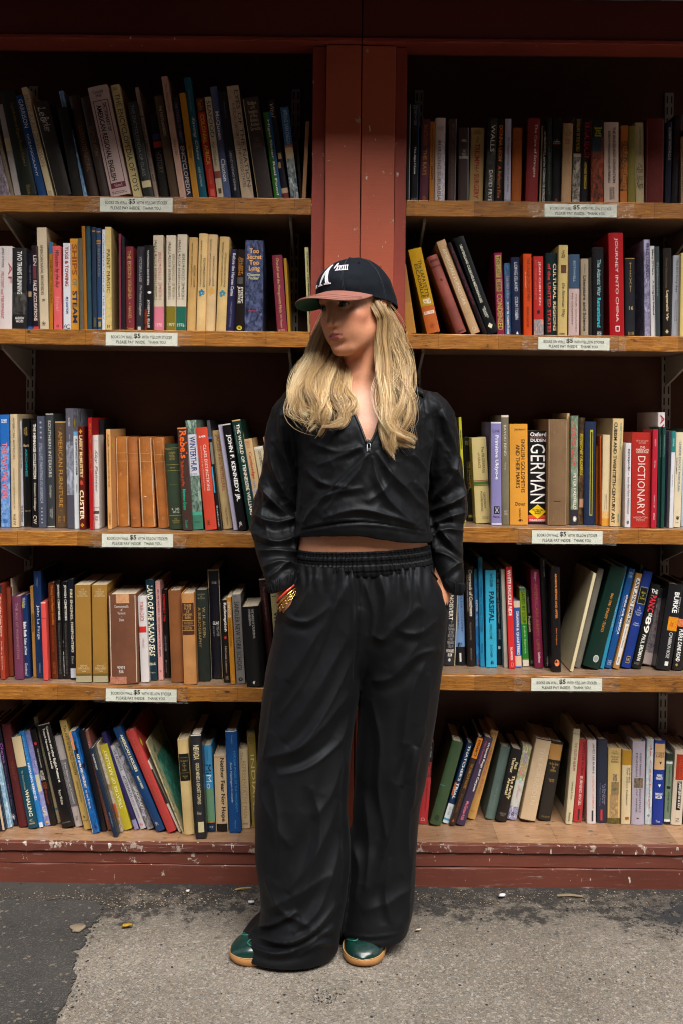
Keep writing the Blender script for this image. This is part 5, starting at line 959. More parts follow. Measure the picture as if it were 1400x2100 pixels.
# ------------------------------------------------------------------ small litter on the ground
def chip(name, label, cat, x, y, w_, l_, h_, col, rot, seed):
    p = on_z(x, y, 0); r = random.Random(seed); n = 9; V = []; ring = []
    for z in (0, h_):
        for i in range(n):
            a = 2*math.pi*i/n; k = 1+r.uniform(-.3, .3); k *= .8 if z else 1
            V.append((w_*k*math.cos(a), l_*k*math.sin(a), .002+z+r.uniform(0, h_*.5)))
    Fc = [tuple(range(n))[::-1], tuple(range(n, 2*n))]+[(i, (i+1) % n, n+(i+1) % n, n+i) for i in range(n)]
    o = mesh(name, V, Fc, simple('litter_'+name, col, .7, var=.2), None, True, loc=(p.x, p.y, .004)); o.rotation_euler = (0, 0, rot)
    tag(o, label, cat, 'litter along the foot of the bookcase' if cat == 'litter' else None); return o
chip('leaf', 'small curled yellow leaf on the concrete by the asphalt edge', 'leaf', 262, 1904, .013, .007, .004, 'b08a1c', .3, 4)
chip('paper_scrap', 'white paper scrap on the ground near the plinth, below the red flowered book', 'litter', 1029, 1842, .010, .007, .004, 'dcdcea', .2, 5)
chip('paper_scrap', 'tiny white scrap near the plinth by the cream book with black label', 'litter', 386, 1833, .006, .004, .003, 'e0e0e0', .9, 6)
chip('paper_scrap', 'white crumb on the ground beside the trouser leg', 'litter', 515, 1856, .010, .006, .004, 'd8d8de', .1, 7)
chip('paper_scrap', 'pale wood chip on the concrete right of the trouser hem', 'litter', 857, 1912, .009, .004, .002, 'c8bca4', .4, 8)
chip('stone_chip', 'flat pale stone chip set in the asphalt edge', 'stone', 160, 1908, .022, .02, .003, '8a7a66', .2, 9)
p = on_z(500, 1828, 0)
o = mesh('twig', *tube([(-.022, -.004, .004), (-.004, .001, .006), (.02, .008, .004)], [.0022, .002, .001], 5), simple('dry_twig', 'b08a50', .8), None, loc=(p.x, p.y, .002)); tag(o, 'short dry twig lying against the plinth', 'twig')
p = on_z(1168, 1841, 0)
o = mesh('wood_splinter', *tube([(-.035, 0, .003), (0, .002, .004), (.032, -.002, .003)], [.003, .004, .002], 5), simple('wood_splinter', '8a7a60', .8), None, loc=(p.x, p.y, .002)); tag(o, 'flat grey wood splinter on the ground by the plinth', 'splinter')
# grit: tar crumbs and pebbles, uncountable
def scatter(name, n, regions, smin, smax, cols, label, seed):
    r = random.Random(seed); V = []; Fc = []; mi = []
    base = [(1, 0, 0), (0, 1, 0), (-1, 0, 0), (0, -1, 0), (0, 0, 1), (0, 0, -.4)]
    bf = [(0, 1, 4), (1, 2, 4), (2, 3, 4), (3, 0, 4), (1, 0, 5), (2, 1, 5), (3, 2, 5), (0, 3, 5)]
    for _ in range(n):
        x0, y0, sx, sy = r.choice(regions); p = on_z(r.gauss(x0, sx), r.gauss(y0, sy), 0)
        if p.y > 2.638: continue
        s = smin*(smax/smin)**(r.random()**2); a = r.random()*6.3; fl = r.uniform(.25, .7)
        o = len(V)
        for (bx, by, bz) in base:
            k = s*r.uniform(.7, 1.3); X, Y_ = bx*k, by*k*.75
            V.append((p.x+X*math.cos(a)-Y_*math.sin(a), p.y+X*math.sin(a)+Y_*math.cos(a), max(.0005, .001+bz*s*fl+s*fl*.3)))
        c = r.randrange(len(cols))
        for f in bf: Fc.append(tuple(i+o for i in f)); mi.append(c)
    o = mesh(name, V, Fc, [simple(name+'_%d' % i, c, .85) for i, c in enumerate(cols)], None, mi=mi)
    tag(o, label, 'grit', kind='stuff')
tar = [(420, 1862, 60, 10), (640, 1880, 60, 12), (330, 1850, 50, 8), (120, 1848, 90, 7), (672, 2050, 14, 10), (760, 2000, 60, 30), (1330, 1870, 45, 12), (1380, 1900, 40, 16), (900, 1850, 60, 8), (950, 1868, 60, 10), (1200, 1858, 90, 9), (1150, 1975, 120, 40), (700, 1835, 500, 8), (800, 2000, 320, 60), (165, 1960, 22, 55), (150, 2040, 16, 40), (195, 1880, 25, 18)]
scatter('tar_crumbs', 1300, tar, .0008, .0042, ['141414', '1c1b1a', '26231f'], 'black tar crumbs strewn over the concrete', 11)
scatter('pebbles', 4200, [(700, 1832, 520, 7), (400, 1846, 260, 9), (1050, 1845, 230, 9), (150, 1850, 120, 9), (700, 1900, 500, 60)], .001, .0032, ['6a5a46', '8a7a64', '4a3c2e', 'a89a86'], 'tiny pebbles and grit along the foot of the bookcase', 12)

# ------------------------------------------------------------------ signed-distance modelling kit
def smin(a, b, k):
    h = np.clip(.5+.5*(b-a)/k, 0, 1); return b*(1-h)+a*h-k*h*(1-h)
def smax(a, b, k): return -smin(-a, -b, k)
class Field:
    def __init__(s, xs, ys, zs):
        s.x, s.y, s.z = [np.asarray(v, np.float32) for v in (xs, ys, zs)]
        s.f = np.full((len(s.x), len(s.y), len(s.z)), .2, np.float32)
    def sl(s, lo, hi):
        r = []
        for a, l, h in zip((s.x, s.y, s.z), lo, hi):
            i, j = np.searchsorted(a, l), np.searchsorted(a, h); r.append(slice(max(0, i-1), min(len(a), j+1)))
        return tuple(r)
    def add(s, lo, hi, fn, k=.01, op='u'):
        m = .02+k
        q = s.sl([v-m for v in lo], [v+m for v in hi])
        if any(t.stop-t.start <= 0 for t in q): return
        X = s.x[q[0]][:, None, None]; Y = s.y[q[1]][None, :, None]; Z = s.z[q[2]][None, None, :]
        d = fn(X, Y, Z).astype(np.float32)
        s.f[q] = smin(s.f[q], d, k) if op == 'u' else smax(s.f[q], -d, k)
    def capsule(s, a, b, ra, rb=None, k=.01, op='u'):
        rb = ra if rb is None else rb; a = np.array(a, float); b = np.array(b, float); ba = b-a; L = ba.dot(ba)+1e-12; R = max(ra, rb)
        def fn(X, Y, Z):
            t = np.clip(((X-a[0])*ba[0]+(Y-a[1])*ba[1]+(Z-a[2])*ba[2])/L, 0, 1)
            return np.sqrt((X-a[0]-t*ba[0])**2+(Y-a[1]-t*ba[1])**2+(Z-a[2]-t*ba[2])**2)-(ra+(rb-ra)*t)
        s.add(np.minimum(a, b)-R, np.maximum(a, b)+R, fn, k, op)
    def ell(s, c, r, Mt=None, k=.01, op='u'):
        """ellipsoid; Mt = rows are the local axes"""
        c = np.array(c, float); r = np.array(r, float); Mt = np.eye(3) if Mt is None else np.array(Mt, float); R = r.max()
        def fn(X, Y, Z):
            p = [(X-c[0])*Mt[i][0]+(Y-c[1])*Mt[i][1]+(Z-c[2])*Mt[i][2] for i in range(3)]
            k0 = np.sqrt(sum((p[i]/r[i])**2 for i in range(3))); k1 = np.sqrt(sum((p[i]/r[i]**2)**2 for i in range(3)))+1e-9
            return k0*(k0-1)/k1
        s.add(c-R, c+R, fn, k, op)
    def gen(s, rows, k=.01, op='u', p=2.2, zcut=None):
        """stack of superellipses along z: rows (z, cx, cy, rx, ry)"""
        rows = sorted(rows); A = np.array(rows, float)
        dense = np.array(spline([tuple(r) for r in rows], 6)); o = np.argsort(dense[:, 0]); dense = dense[o]
        z0, z1 = A[0, 0], A[-1, 0]
        lo = ((A[:, 1]-A[:, 3]).min(), (A[:, 2]-A[:, 4]).min(), z0); hi = ((A[:, 1]+A[:, 3]).max(), (A[:, 2]+A[:, 4]).max(), z1)
        def fn(X, Y, Z):
            zz = np.clip(Z, z0, z1); g = lambda i: np.interp(zz, dense[:, 0], dense[:, i]).astype(np.float32)
            cx, cy, rx, ry = g(1), g(2), g(3), g(4)
            d = ((np.abs((X-cx)/rx)**p+np.abs((Y-cy)/ry)**p)**(1/p)-1)*np.minimum(rx, ry)
            return np.maximum(d, np.maximum(z0-Z, Z-z1))
        s.add(lo, hi, fn, k, op)
    def extract(s):
        """surface nets on the rectilinear grid"""
        f = s.f; nx, ny, nz = f.shape; b = f < 0
        cs = [(i, j, k) for i in (0, 1) for j in (0, 1) for k in (0, 1)]
        cnt = np.zeros((nx-1, ny-1, nz-1), np.int8)
        for i, j, k in cs: cnt += b[i:nx-1+i, j:ny-1+j, k:nz-1+k]
        I = np.argwhere((cnt > 0) & (cnt < 8)); idx = np.full(cnt.shape, -1, np.int64); idx[tuple(I.T)] = np.arange(len(I))
        val = {c: f[I[:, 0]+c[0], I[:, 1]+c[1], I[:, 2]+c[2]] for c in cs}
        pos = {c: np.stack([s.x[I[:, 0]+c[0]], s.y[I[:, 1]+c[1]], s.z[I[:, 2]+c[2]]], 1) for c in cs}
        acc = np.zeros((len(I), 3)); n = np.zeros(len(I))
        for c in cs:
            for ax in range(3):
                if c[ax]: continue
                e = list(c); e[ax] = 1; e = tuple(e); a, d = val[c], val[e]; m = (a < 0) != (d < 0)
                t = np.where(m, a/(np.where(m, a-d, 1)), 0)[:, None]
                acc += np.where(m[:, None], pos[c]*(1-t)+pos[e]*t, 0); n += m
        V = acc/np.maximum(n, 1)[:, None]; Q = []
        for ax in range(3):
            sh = [slice(1, -1)]*3; sh[ax] = slice(0, -1); s2 = list(sh); s2[ax] = slice(1, None)
            a, c = b[tuple(sh)], b[tuple(s2)]; m = np.argwhere(a != c); off = [1, 1, 1]; off[ax] = 0; P = m+np.array(off)
            u, w_ = [(1, 2), (2, 0), (0, 1)][ax]; q = []
            for du, dw in ((-1, -1), (0, -1), (0, 0), (-1, 0)):
                r = P.copy(); r[:, u] += du; r[:, w_] += dw
                ok = (r >= 0).all(1) & (r < np.array(cnt.shape)).all(1); v = np.full(len(r), -1); v[ok] = idx[tuple(r[ok].T)]; q.append(v)
            q = np.stack(q, 1); fl = a[tuple(m.T)]; q[~fl] = q[~fl][:, ::-1]; Q.append(q[(q >= 0).all(1)])
        return V, np.concatenate(Q)
def np_mesh(name, V, Q, mats, parent=None, smooth=True, mi=None):
    me = bpy.data.meshes.new(name); V = np.asarray(V, np.float32); Q = np.asarray(Q, np.int32); k = Q.shape[1]
    me.vertices.add(len(V)); me.vertices.foreach_set('co', V.ravel()); me.loops.add(Q.size); me.loops.foreach_set('vertex_index', Q.ravel())
    me.polygons.add(len(Q)); me.polygons.foreach_set('loop_start', np.arange(0, Q.size, k, dtype=np.int32)); me.polygons.foreach_set('loop_total', np.full(len(Q), k, np.int32))
    for m in (mats if isinstance(mats, (list, tuple)) else [mats]): me.materials.append(m)
    if mi is not None: me.polygons.foreach_set('material_index', np.asarray(mi, np.int32))
    me.polygons.foreach_set('use_smooth', np.full(len(Q), smooth)); me.update(calc_edges=True); me.validate()
    return link(name, me, parent)
def vnormals(V, Q):
    n = np.cross(V[Q[:, 2]]-V[Q[:, 0]], V[Q[:, 3]]-V[Q[:, 1]]); out = np.zeros_like(V)
    for i in range(4): np.add.at(out, Q[:, i], n)
    return out/(np.linalg.norm(out, axis=1)[:, None]+1e-12)
def relax(V, Q, it=2, lam=.5):
    E = np.concatenate([Q[:, [i, (i+1) % 4]] for i in range(4)])
    for _ in range(it):
        acc = np.zeros_like(V); c = np.zeros(len(V))
        np.add.at(acc, E[:, 0], V[E[:, 1]]); np.add.at(c, E[:, 0], 1); np.add.at(acc, E[:, 1], V[E[:, 0]]); np.add.at(c, E[:, 1], 1)
        V = V+lam*(acc/np.maximum(c, 1)[:, None]-V)
    return V
_rng = np.random.RandomState(5); _perm = _rng.permutation(256); _val = _rng.rand(256)*2-1
def vnoise(P):
    i = np.floor(P).astype(int); f = P-i; u = f*f*f*(f*(f*6-15)+10); r = 0
    for dx in (0, 1):
        for dy in (0, 1):
            for dz in (0, 1):
                h = _val[_perm[(_perm[(_perm[(i[:, 0]+dx) & 255]+i[:, 1]+dy) & 255]+i[:, 2]+dz) & 255]]
                r = r+h*(u[:, 0] if dx else 1-u[:, 0])*(u[:, 1] if dy else 1-u[:, 1])*(u[:, 2] if dz else 1-u[:, 2])
    return r
def px_of(V):
    """world points -> photo pixels (used only to read fold positions off the figure's front)"""
    a0 = V[:, 0]/V[:, 1]*F; b0 = (V[:, 2]-HC)/V[:, 1]*F
    a = a0*CS+b0*SN; b = -a0*SN+b0*CS
    return np.stack([700+a, 860-b], 1)
def seg_dist(P, poly):
    """distance to polyline and parameter 0..1 along it"""
    best = np.full(len(P), 1e9); tt = np.zeros(len(P)); n = len(poly)-1; sd_ = np.zeros(len(P))
    for i in range(n):
        a = np.array(poly[i], float); b = np.array(poly[i+1], float); ba = b-a
        t = np.clip(((P-a)@ba)/(ba@ba), 0, 1); q = P-a-t[:, None]*ba; d = np.hypot(q[:, 0], q[:, 1]); m = d < best
        best[m] = d[m]; tt[m] = (i+t[m])/n; sd_[m] = np.sign(ba[0]*q[m, 1]-ba[1]*q[m, 0])
    return best, tt, sd_
def folds(V, nrm, lst, sharp=.62):
    """raise soft ridges (and the valley beside them) along lines on the front of a garment; amp in mm, width in photo px"""
    P = px_of(V); disp = np.zeros(len(V)); front = np.clip(-nrm[:, 1]*1.6+.15, 0, 1)
    for line, amp, wd in lst:
        ln = [tuple(q) for q in spline(line, 6)] if len(line) > 2 else line
        x0 = min(q[0] for q in ln)-4*wd; x1 = max(q[0] for q in ln)+4*wd; y0 = min(q[1] for q in ln)-4*wd; y1 = max(q[1] for q in ln)+4*wd
        m = (P[:, 0] > x0) & (P[:, 0] < x1) & (P[:, 1] > y0) & (P[:, 1] < y1) & (front > 0)
        if not m.any(): continue
        d, t, sg = seg_dist(P[m], ln); e = np.sin(np.clip(t*1.0, 0, 1)*math.pi)**.5
        u = d/(wd*sharp)
        ridge = np.exp(-np.abs(u)**1.25)-.55*np.exp(-((d*sg-1.9*wd)/(1.2*wd))**2)
        disp[m] += amp*.001*ridge*e*front[m]
    return disp
def rows_px(rows):
    out = []
    for (y, xl, xr, cy, ry) in rows:
        A = U(xl, y, cy); B = U(xr, y, cy); out.append(((A.z+B.z)/2, (A.x+B.x)/2, cy, (B.x-A.x)/2, ry))
    return out

# ------------------------------------------------------------------ materials of the figure
def skin_mat():
    k = N('tanned_skin'); at = k.n('Attribute', attribute_name='tint'); co = k.coord((1, 1, 1))
    f = k.noise(co, 130, 4, .6)
    f2 = k.noise(co, 420, 3, .6); c = k.mix(k.ramp(f, [(.3, 0.0), (.7, .2)]), at.outputs['Color'], (.40, .15, .10)); c = k.mix(k.ramp(f2, [(.5, 0.0), (.75, .22)]), c, (.34, .14, .08))
    k.set(col=c, rough=.46, spec=.42, sss=.10)
    k.b.inputs['Subsurface Radius'].default_value = (.9, .35, .2); k.b.inputs['Subsurface Scale'].default_value = .004
    k.bump(k.noise(co, 700, 2), .08, .0006); return k.m
def nylon(name, col, rough=.50, spec=.22, bk=1.0):
    k = N(name); co = k.coord((1, 1, 1))
    f = k.noise(co, 22, 4, .6)
    c = k.mix(k.ramp(f, [(.3, 0.0), (.7, 1.0)]), tuple(x*.85 for x in col), tuple(x*1.2 for x in col))
    k.set(col=c, rough=rough, spec=spec, sheen=.02, sheenr=.4)
    k.b.inputs['Specular Tint'].default_value = (.86, .92, 1, 1)
    for sc_, di, st in (((30, 30, 13), .0055, .5), ((16, 16, 34), .0045, .4), ((75, 75, 60), .0022, .4)):
        nd = k.n('TexNoise', i_Scale=1.0, i_Detail=2.0, i_Distortion=.4); nd.noise_type = 'RIDGED_MULTIFRACTAL' ; nd.normalize = True
        k.l(k.coord(sc_), nd.inputs['Vector']); k.bump(nd.outputs['Fac'], st*bk, di)
    k.bump(k.noise(k.coord((1, 1, .35)), 1100, 2), .12, .0004); return k.m
SKIN = skin_mat(); NYL = nylon('black_nylon', (.0034, .0034, .0040), .56, .27, .6); NYLT = nylon('black_trouser_nylon', (.0034, .0034, .0042), .60, .26, .25)
KNIT = simple('black_elastic', (.010, .010, .011), .7, var=.1)

person = empty('person', U(700, 1940, 2.36)*1.0)
person.location = (0, 2.36, 0)
tag(person, 'woman in black zip top and wide trousers by the red post, hands in pockets', 'person')
def own(o, par=None):
    """parent without moving: children of the figure are modelled in world space"""
    o.parent = par or person
    o.matrix_parent_inverse = Matrix.Translation(-person.location) if par is None else Matrix.Identity(4)
    return o

# ------------------------------------------------------------------ head frame
YAW, TILT, PIT = math.radians(43), math.radians(8), math.radians(3)
Rz = Matrix.Rotation(-YAW, 3, 'Z'); Rt = Matrix.Rotation(-TILT, 3, 'Y')
Rp = Matrix.Rotation(PIT, 3, Rz @ Vector((1, 0, 0)))
RH = Rt @ Rp @ Rz
hs_ = np.array(RH @ Vector((1, 0, 0))); hf = np.array(RH @ Vector((0, -1, 0))); hu = np.array(RH @ Vector((0, 0, 1)))
O = np.array(U(681, 629, 2.325))
def H(s_, f_, u_): return O+hs_*s_+hf*f_+hu*u_
HM = np.stack([hs_, hf, hu])
def hloc(V): return (V-O)@HM.T

# ------------------------------------------------------------------ body: one continuous mesh (head, neck, trunk, arms, hands, legs)
def axis(parts):
    out = [parts[0][0]]
    for a, b, st in parts:
        n = max(1, int(round((b-a)/st))); out += list(np.linspace(a, b, n+1)[1:])
    return np.array(out)
hc = H(0, -.07, 0)
xs = axis([(-.30, hc[0]-.13, .009), (hc[0]-.13, hc[0]+.12, .0017), (hc[0]+.12, .34, .009)])
ys = axis([(2.18, hc[1]-.135, .009), (hc[1]-.135, hc[1]+.06, .0017), (hc[1]+.06, 2.60, .008)])
zs = axis([(.03, .80, .014), (.80, 1.20, .006), (1.20, 1.365, .0035), (1.365, 1.60, .0017)])
B = Field(xs, ys, zs)
E3 = lambda s_, f_, u_, r, k=.01, op='u', Mt=None: B.ell(H(s_, f_, u_), r, HM if Mt is None else Mt, k, op)
C3 = lambda a, b, ra, rb=None, k=.01, op='u': B.capsule(H(*a), H(*b), ra, rb, k, op)
# skull, face, jaw
E3(0, -.094, .018, (.072, .093, .088))
E3(0, -.050, -.030, (.058, .054, .075), .02)
E3(0, -.041, -.068, (.042, .046, .045), .02)
for sg in (-1, 1):
    C3((sg*.056, -.085, -.052), (sg*.019, -.020, -.100), .015, .013, .022)      # jaw line
    E3(sg*.041, -.026, -.030, (.020, .018, .017), .018)                          # cheekbone
    E3(sg*.030, -.022, -.058, (.018, .017, .022), .02)                           # cheek
    C3((sg*.012, -.002, .020), (sg*.044, -.018, .019), .006, .006, .012)         # brow ridge
E3(0, -.013, -.1025, (.0165, .0145, .0125), .014)                                    # chin
E3(0, -.012, -.070, (.026, .014, .020), .014)                                    # muzzle
E3(0, -.022, .040, (.040, .020, .022), .03)                                      # forehead
for sg in (-1, 1):
    E3(sg*.030, .008, .000, (.017, .013, .0115), .009, 's')                      # sockets
    B.ell(H(sg*.031, -.0155, .0), (.0138, .0138, .0138), HM, .004)               # lids over the eyeball
# nose
C3((0, -.002, .006), (0, .0145, -.030), .0058, .0070, .007)
for sg in (-1, 1): C3((sg*.0060, -.003, .000), (sg*.0090, .003, -.038), .0080, .0085, .010)
E3(0, .0195, -.0385, (.0082, .0086, .0074), .0045)
for sg in (-1, 1):
    E3(sg*.0105, .0075, -.0425, (.0062, .0090, .0060), .004)
    E3(sg*.0060, .0120, -.0480, (.0036, .0056, .0034), .002, 's')                # nostrils
C3((0, .010, -.046), (0, .003, -.056), .0038, .005, .006)                         # columella, philtrum
# lips
for sg in (-1, 1):
    C3((sg*.004, .0068, -.0622), (sg*.022, -.0045, -.0675), .0054, .0030, .004)
C3((-.010, .0040, -.0738), (.010, .0040, -.0738), .0062, .0062, .005)
for sg in (-1, 1): C3((sg*.010, .0025, -.0735), (sg*.021, -.0050, -.0685), .0050, .0024, .004)
for sg in (-1, 1): C3((0, .0142, -.0680), (sg*.022, -.0005, -.0682), .0012, .0010, .0022, 's')
E3(0, .004, -.086, (.018, .006, .006), .010, 's')                                # under the lower lip
# eye openings: almond slits through the lids
for sg in (-1, 1):
    def slit(X, Y, Z, sg=sg):
        p = [(X-O[0])*HM[i][0]+(Y-O[1])*HM[i][1]+(Z-O[2])*HM[i][2] for i in range(3)]
        a = (p[0]*sg-.0305)/.0135; up = .0056*(1-np.clip(np.abs(a), 0, 1)**2.4)-.0010*a; dn = -.0048*(1-np.clip(np.abs(a), 0, 1)**2.0)+.0006*a
        return np.maximum(np.maximum(np.maximum(p[2]-up, dn-p[2]), np.abs(a)*.0135-.0135), np.maximum(-p[1]-.012, p[1]-.03))
    c = H(sg*.0305, .002, 0); B.add(c-.018, c+.018, slit, .0012, 's')
# ears
for sg in (-1, 1):
    Er = np.stack([hs_*.94+hf*.34*sg*-1, hf*.94+hs_*.34*sg, hu])
    B.ell(H(sg*.073, -.094, -.020), (.0075, .016, .027), Er, .006)
    B.ell(H(sg*.082, -.090, -.017), (.006, .010, .016), Er, .004, 's')
    B.ell(H(sg*.073, -.086, -.045), (.0055, .008, .008), Er, .005)
# neck and shoulders
nk0, nk1 = np.array(U(737, 735, 2.415)), np.array(U(742, 835, 2.425))
B.capsule(nk0, nk1, .047, .053, .022)
B.capsule(H(.046, -.090, -.065), np.array(U(732, 822, 2.366)), .013, .010, .03)
B.gen(rows_px([(783, 668, 820, 2.43, .055), (812, 620, 872, 2.425, .078), (845, 606, 892, 2.415, .094), (900, 620, 880, 2.405, .108), (1000, 630, 868, 2.40, .100), (1060, 618, 872, 2.405, .100), (1110, 612, 876, 2.41, .1085), (1200, 604, 886, 2.42, .10), (1290, 604, 888, 2.43, .10)]), .03)
B.capsule(np.array(U(690, 833, 2.345)), np.array(U(735, 842, 2.338)), .006, .005, .012)   # collar bones
B.capsule(np.array(U(790, 833, 2.345)), np.array(U(758, 842, 2.338)), .006, .005, .012)
limbs = [[(622, 850, 2.425, .036), (566, 1030, 2.46, .036), (580, 1192, 2.368, .025)], [(876, 850, 2.425, .036), (916, 1030, 2.47, .036), (915, 1185, 2.40, .025)],
         [(670, 1300, 2.43, .075), (630, 1600, 2.37, .052), (598, 1900, 2.335, .036)], [(815, 1300, 2.435, .075), (798, 1600, 2.41, .052), (762, 1880, 2.385, .036)]]
for lb in limbs:
    for a, b in zip(lb, lb[1:]): B.capsule(U(*a[:3]), U(*b[:3]), a[3], b[3], .012)
for sg, wr, kn in ((1, (580, 1192, 2.368), (606, 1262, 2.356)), (-1, (915, 1185, 2.40), (890, 1250, 2.385))):
    w0, k0 = np.array(U(*wr)), np.array(U(*kn)); B.capsule(w0, k0, .023, .026, .012)
    dirv = (k0-w0)/np.linalg.norm(k0-w0); side = np.array([dirv[2]*0+.25*sg, -.93, -.1]); side = side/np.linalg.norm(side)
    for i, (o_, L) in enumerate(((-.030, .066), (-.010, .075), (.010, .070), (.029, .056))):
        s0 = k0+side*o_; m_ = s0+dirv*L*.55+np.array([.004*sg, 0, 0]); e_ = m_+dirv*L*.45+np.array([.010*sg, 0, -.002])
        B.capsule(s0, m_, .0088, .0080, .004); B.capsule(m_, e_, .0080, .0068, .004)
    t0 = w0+side*-.022; t1 = t0+dirv*.035+side*-.022; B.capsule(t0, t1, .011, .010, .008); B.capsule(t1, t1+dirv*.028, .0095, .008, .004)
V, Q = B.extract(); V = relax(V, Q, 1, .35)
L = hloc(V); P = px_of(V)
base = np.array((.72, .325, .180)); col = np.tile(base, (len(V), 1))
def blend(w_, c): 
    global col
    w_ = np.clip(w_, 0, 1)[:, None]; col = col*(1-w_)+np.array(c)*w_
g = lambda s0, f0, u0, rs, rf, ru: np.exp(-(((L[:, 0]-s0)/rs)**2+((L[:, 1]-f0)/rf)**2+((L[:, 2]-u0)/ru)**2))
for sg in (-1, 1):
    blend(.50*g(sg*.048, -.03, -.032, .022, .04, .020), (.66, .20, .13))        # rouge
    blend(.15*g(sg*.030, -.005, .004, .020, .02, .012), (.34, .14, .09))          # eye shadow
blend(.25*g(0, .016, -.040, .012, .012, .012), (.50, .17, .11))
near = L[:, 1] > -.012
ul = (np.abs(L[:, 0]) < .0225) & near
cup = -.0598-.0055*(np.abs(L[:, 0])/.022)**1.3+.0012*np.exp(-(L[:, 0]/.004)**2)*-1; low = -.0800+.0110*(np.abs(L[:, 0])/.022)**2.2
lip = np.clip((cup-L[:, 2])/.0014, 0, 1)*np.clip((L[:, 2]-low)/.0014, 0, 1)*ul
blend(lip*.95, (.42, .105, .11))
blend(np.clip((P[:, 1]-745)/60, 0, 1)*(P[:, 1] < 1000)*.45, (.72, .45, .34))                # chest a little paler
body = np_mesh('body', V, Q, SKIN); own(body)
ca = body.data.color_attributes.new('tint', 'FLOAT_COLOR', 'POINT'); ca.data.foreach_set('color', np.concatenate([col, np.ones((len(col), 1))], 1).astype(np.float32).ravel())
# eyes
def sphere_grid(c, r, ax, n=20, m=28):
    ax = [np.array(a) for a in ax]; V = []; Fc = []
    for i in range(n+1):
        th = math.pi*i/n
        for j in range(m):
            ph = 2*math.pi*j/m; V.append(c+r*(ax[2]*math.cos(th)+math.sin(th)*(ax[0]*math.cos(ph)+ax[1]*math.sin(ph))))
    for i in range(n):
        for j in range(m): Fc.append((i*m+j, (i+1)*m+j, (i+1)*m+(j+1) % m, i*m+(j+1) % m))
    return V, Fc, [0 if i > 5 else (1 if i > 2 else 2) for i in range(n) for j in range(m)]
EW = simple('eye_white', (.80, .75, .72), .12, var=.05, coat=.6); EI = simple('grey_green_iris', (.10, .12, .09), .15, var=.3, vs=900, coat=.8); EP = simple('pupil', (.004, .004, .004), .1)
gaze = hf*.93-hs_*.36+hu*.02; gaze /= np.linalg.norm(gaze); g1 = np.cross(gaze, hu); g1 /= np.linalg.norm(g1); g2 = np.cross(gaze, g1)
for sg in (-1, 1):
    v, f, mi = sphere_grid(H(sg*.031, -.0155, .0), .0126, (g1, g2, gaze)); own(mesh('eye', v, f, [EW, EI, EP], None, True, mi))
HAIRDK = simple('brow_hair', (.060, .034, .020), .6, var=.3); LASH = simple('lash', (.006, .005, .005), .5)
for sg in (-1, 1):
    parts = []; rr = random.Random(5)
    lid = []
    for i in range(15):
        a = -1+2*i/14; s_ = .0305+.0135*a; u_ = .0056*(1-abs(a)**2.4)-.0010*a
        f_ = -.0155+math.sqrt(max(0, .0140**2-(s_-.031)**2-u_**2))
        lid.append(H(sg*s_, f_+.0004, u_+.0002))
    parts.append(tube(lid, [.0006+.0007*math.sin(math.pi*i/14) for i in range(15)], 5))
    for i in range(4, 15, 2):
        parts.append(tube([lid[i], lid[i]+hf*.004+hu*.002+hs_*sg*.0008*(i-6)*.35, lid[i]+hf*.0065+hu*.0062+hs_*sg*.0014*(i-6)*.35], [.0005, .0004, .0001], 4))
    own(mesh('eyelashes', *join(parts), LASH, None, True))
    parts = []
    for i in range(300):
        t = rr.random(); s_ = .011+.038*t; u_ = .0165+.0085*math.sin(min(1, t*1.25)*math.pi*.62)-.004*max(0, t-.7)/.3+rr.gauss(0, .0014)*(1-.6*t)
        # sit on the face: march in from the front
        f_ = -.002-.016*(s_/.05)**2.2+.006
        a = H(sg*s_, f_, u_); parts.append(tube([a, a+hs_*sg*.0035+hu*.0022, a+hs_*sg*.007+hu*.0028-hf*.0014], [.0008, .0006, .0002], 3))
    own(mesh('eyebrow', *join(parts), HAIRDK, None, True))
# hoop earring on the visible ear
GOLD = simple('gold', (.83, .52, .16), .2, 1, .5, .08, 60)
c = H(.079, -.084, -.056); own(mesh('earring', *tube([c+.008*(hu*math.cos(t)+hf*math.sin(t)) for t in np.linspace(0, 6.0, 18)], .0014, 6), GOLD, None, True))

# ------------------------------------------------------------------ cap
CAPM = nylon('navy_black_twill', (.0065, .0085, .0125), .8, .15); BRIMT = simple('dusty_rose_brim', (.30, .115, .085), .75, var=.08, vs=60, bump=.3, bs=1200); BRIMU = simple('green_underbrim', (.008, .085, .045), .7, var=.08)
WHT = simple('white_embroidery', (.80, .78, .84), .55, var=.04, vs=200, bump=.5, bs=1500)
cap = empty('cap'); own(cap); cap.location = (0, 0, 0)
def rim(th):
    return -.092+.104*math.cos(th), .0835*math.sin(th), .034-.060*((1-math.cos(th))/2)**.9-.004*math.sin(th)**2
def crown(th, v, out=0.0):
    """th 0 = front; v 0 rim .. 1 button"""
    f0, s0, u0 = rim(th); pr = (1-v**2.5)**(1/2.15) if v < 1 else 0
    fr = max(0, math.cos(th)); pr = pr*(1+.0*fr)
    cu = -.092; top = .1115
    f_ = cu+(f0-cu)*(pr*(1-.10*v)+.10*v*pr**.5*0); s_ = s0*pr*(1+.03*math.sin(math.pi*v)); u_ = u0+(top-u0)*v
    if fr > 0: f_ += .006*fr*math.sin(math.pi*min(1, v*1.15))*(1 if v < .87 else 0)
    k = np.array((s_, f_-cu, max(0, u_)*.6)); k = k/(np.linalg.norm(k)+1e-9)*out
    return H(s_+k[0], f_+k[1], u_+k[2])
V = []; Fc = []; NT, NV = 96, 28
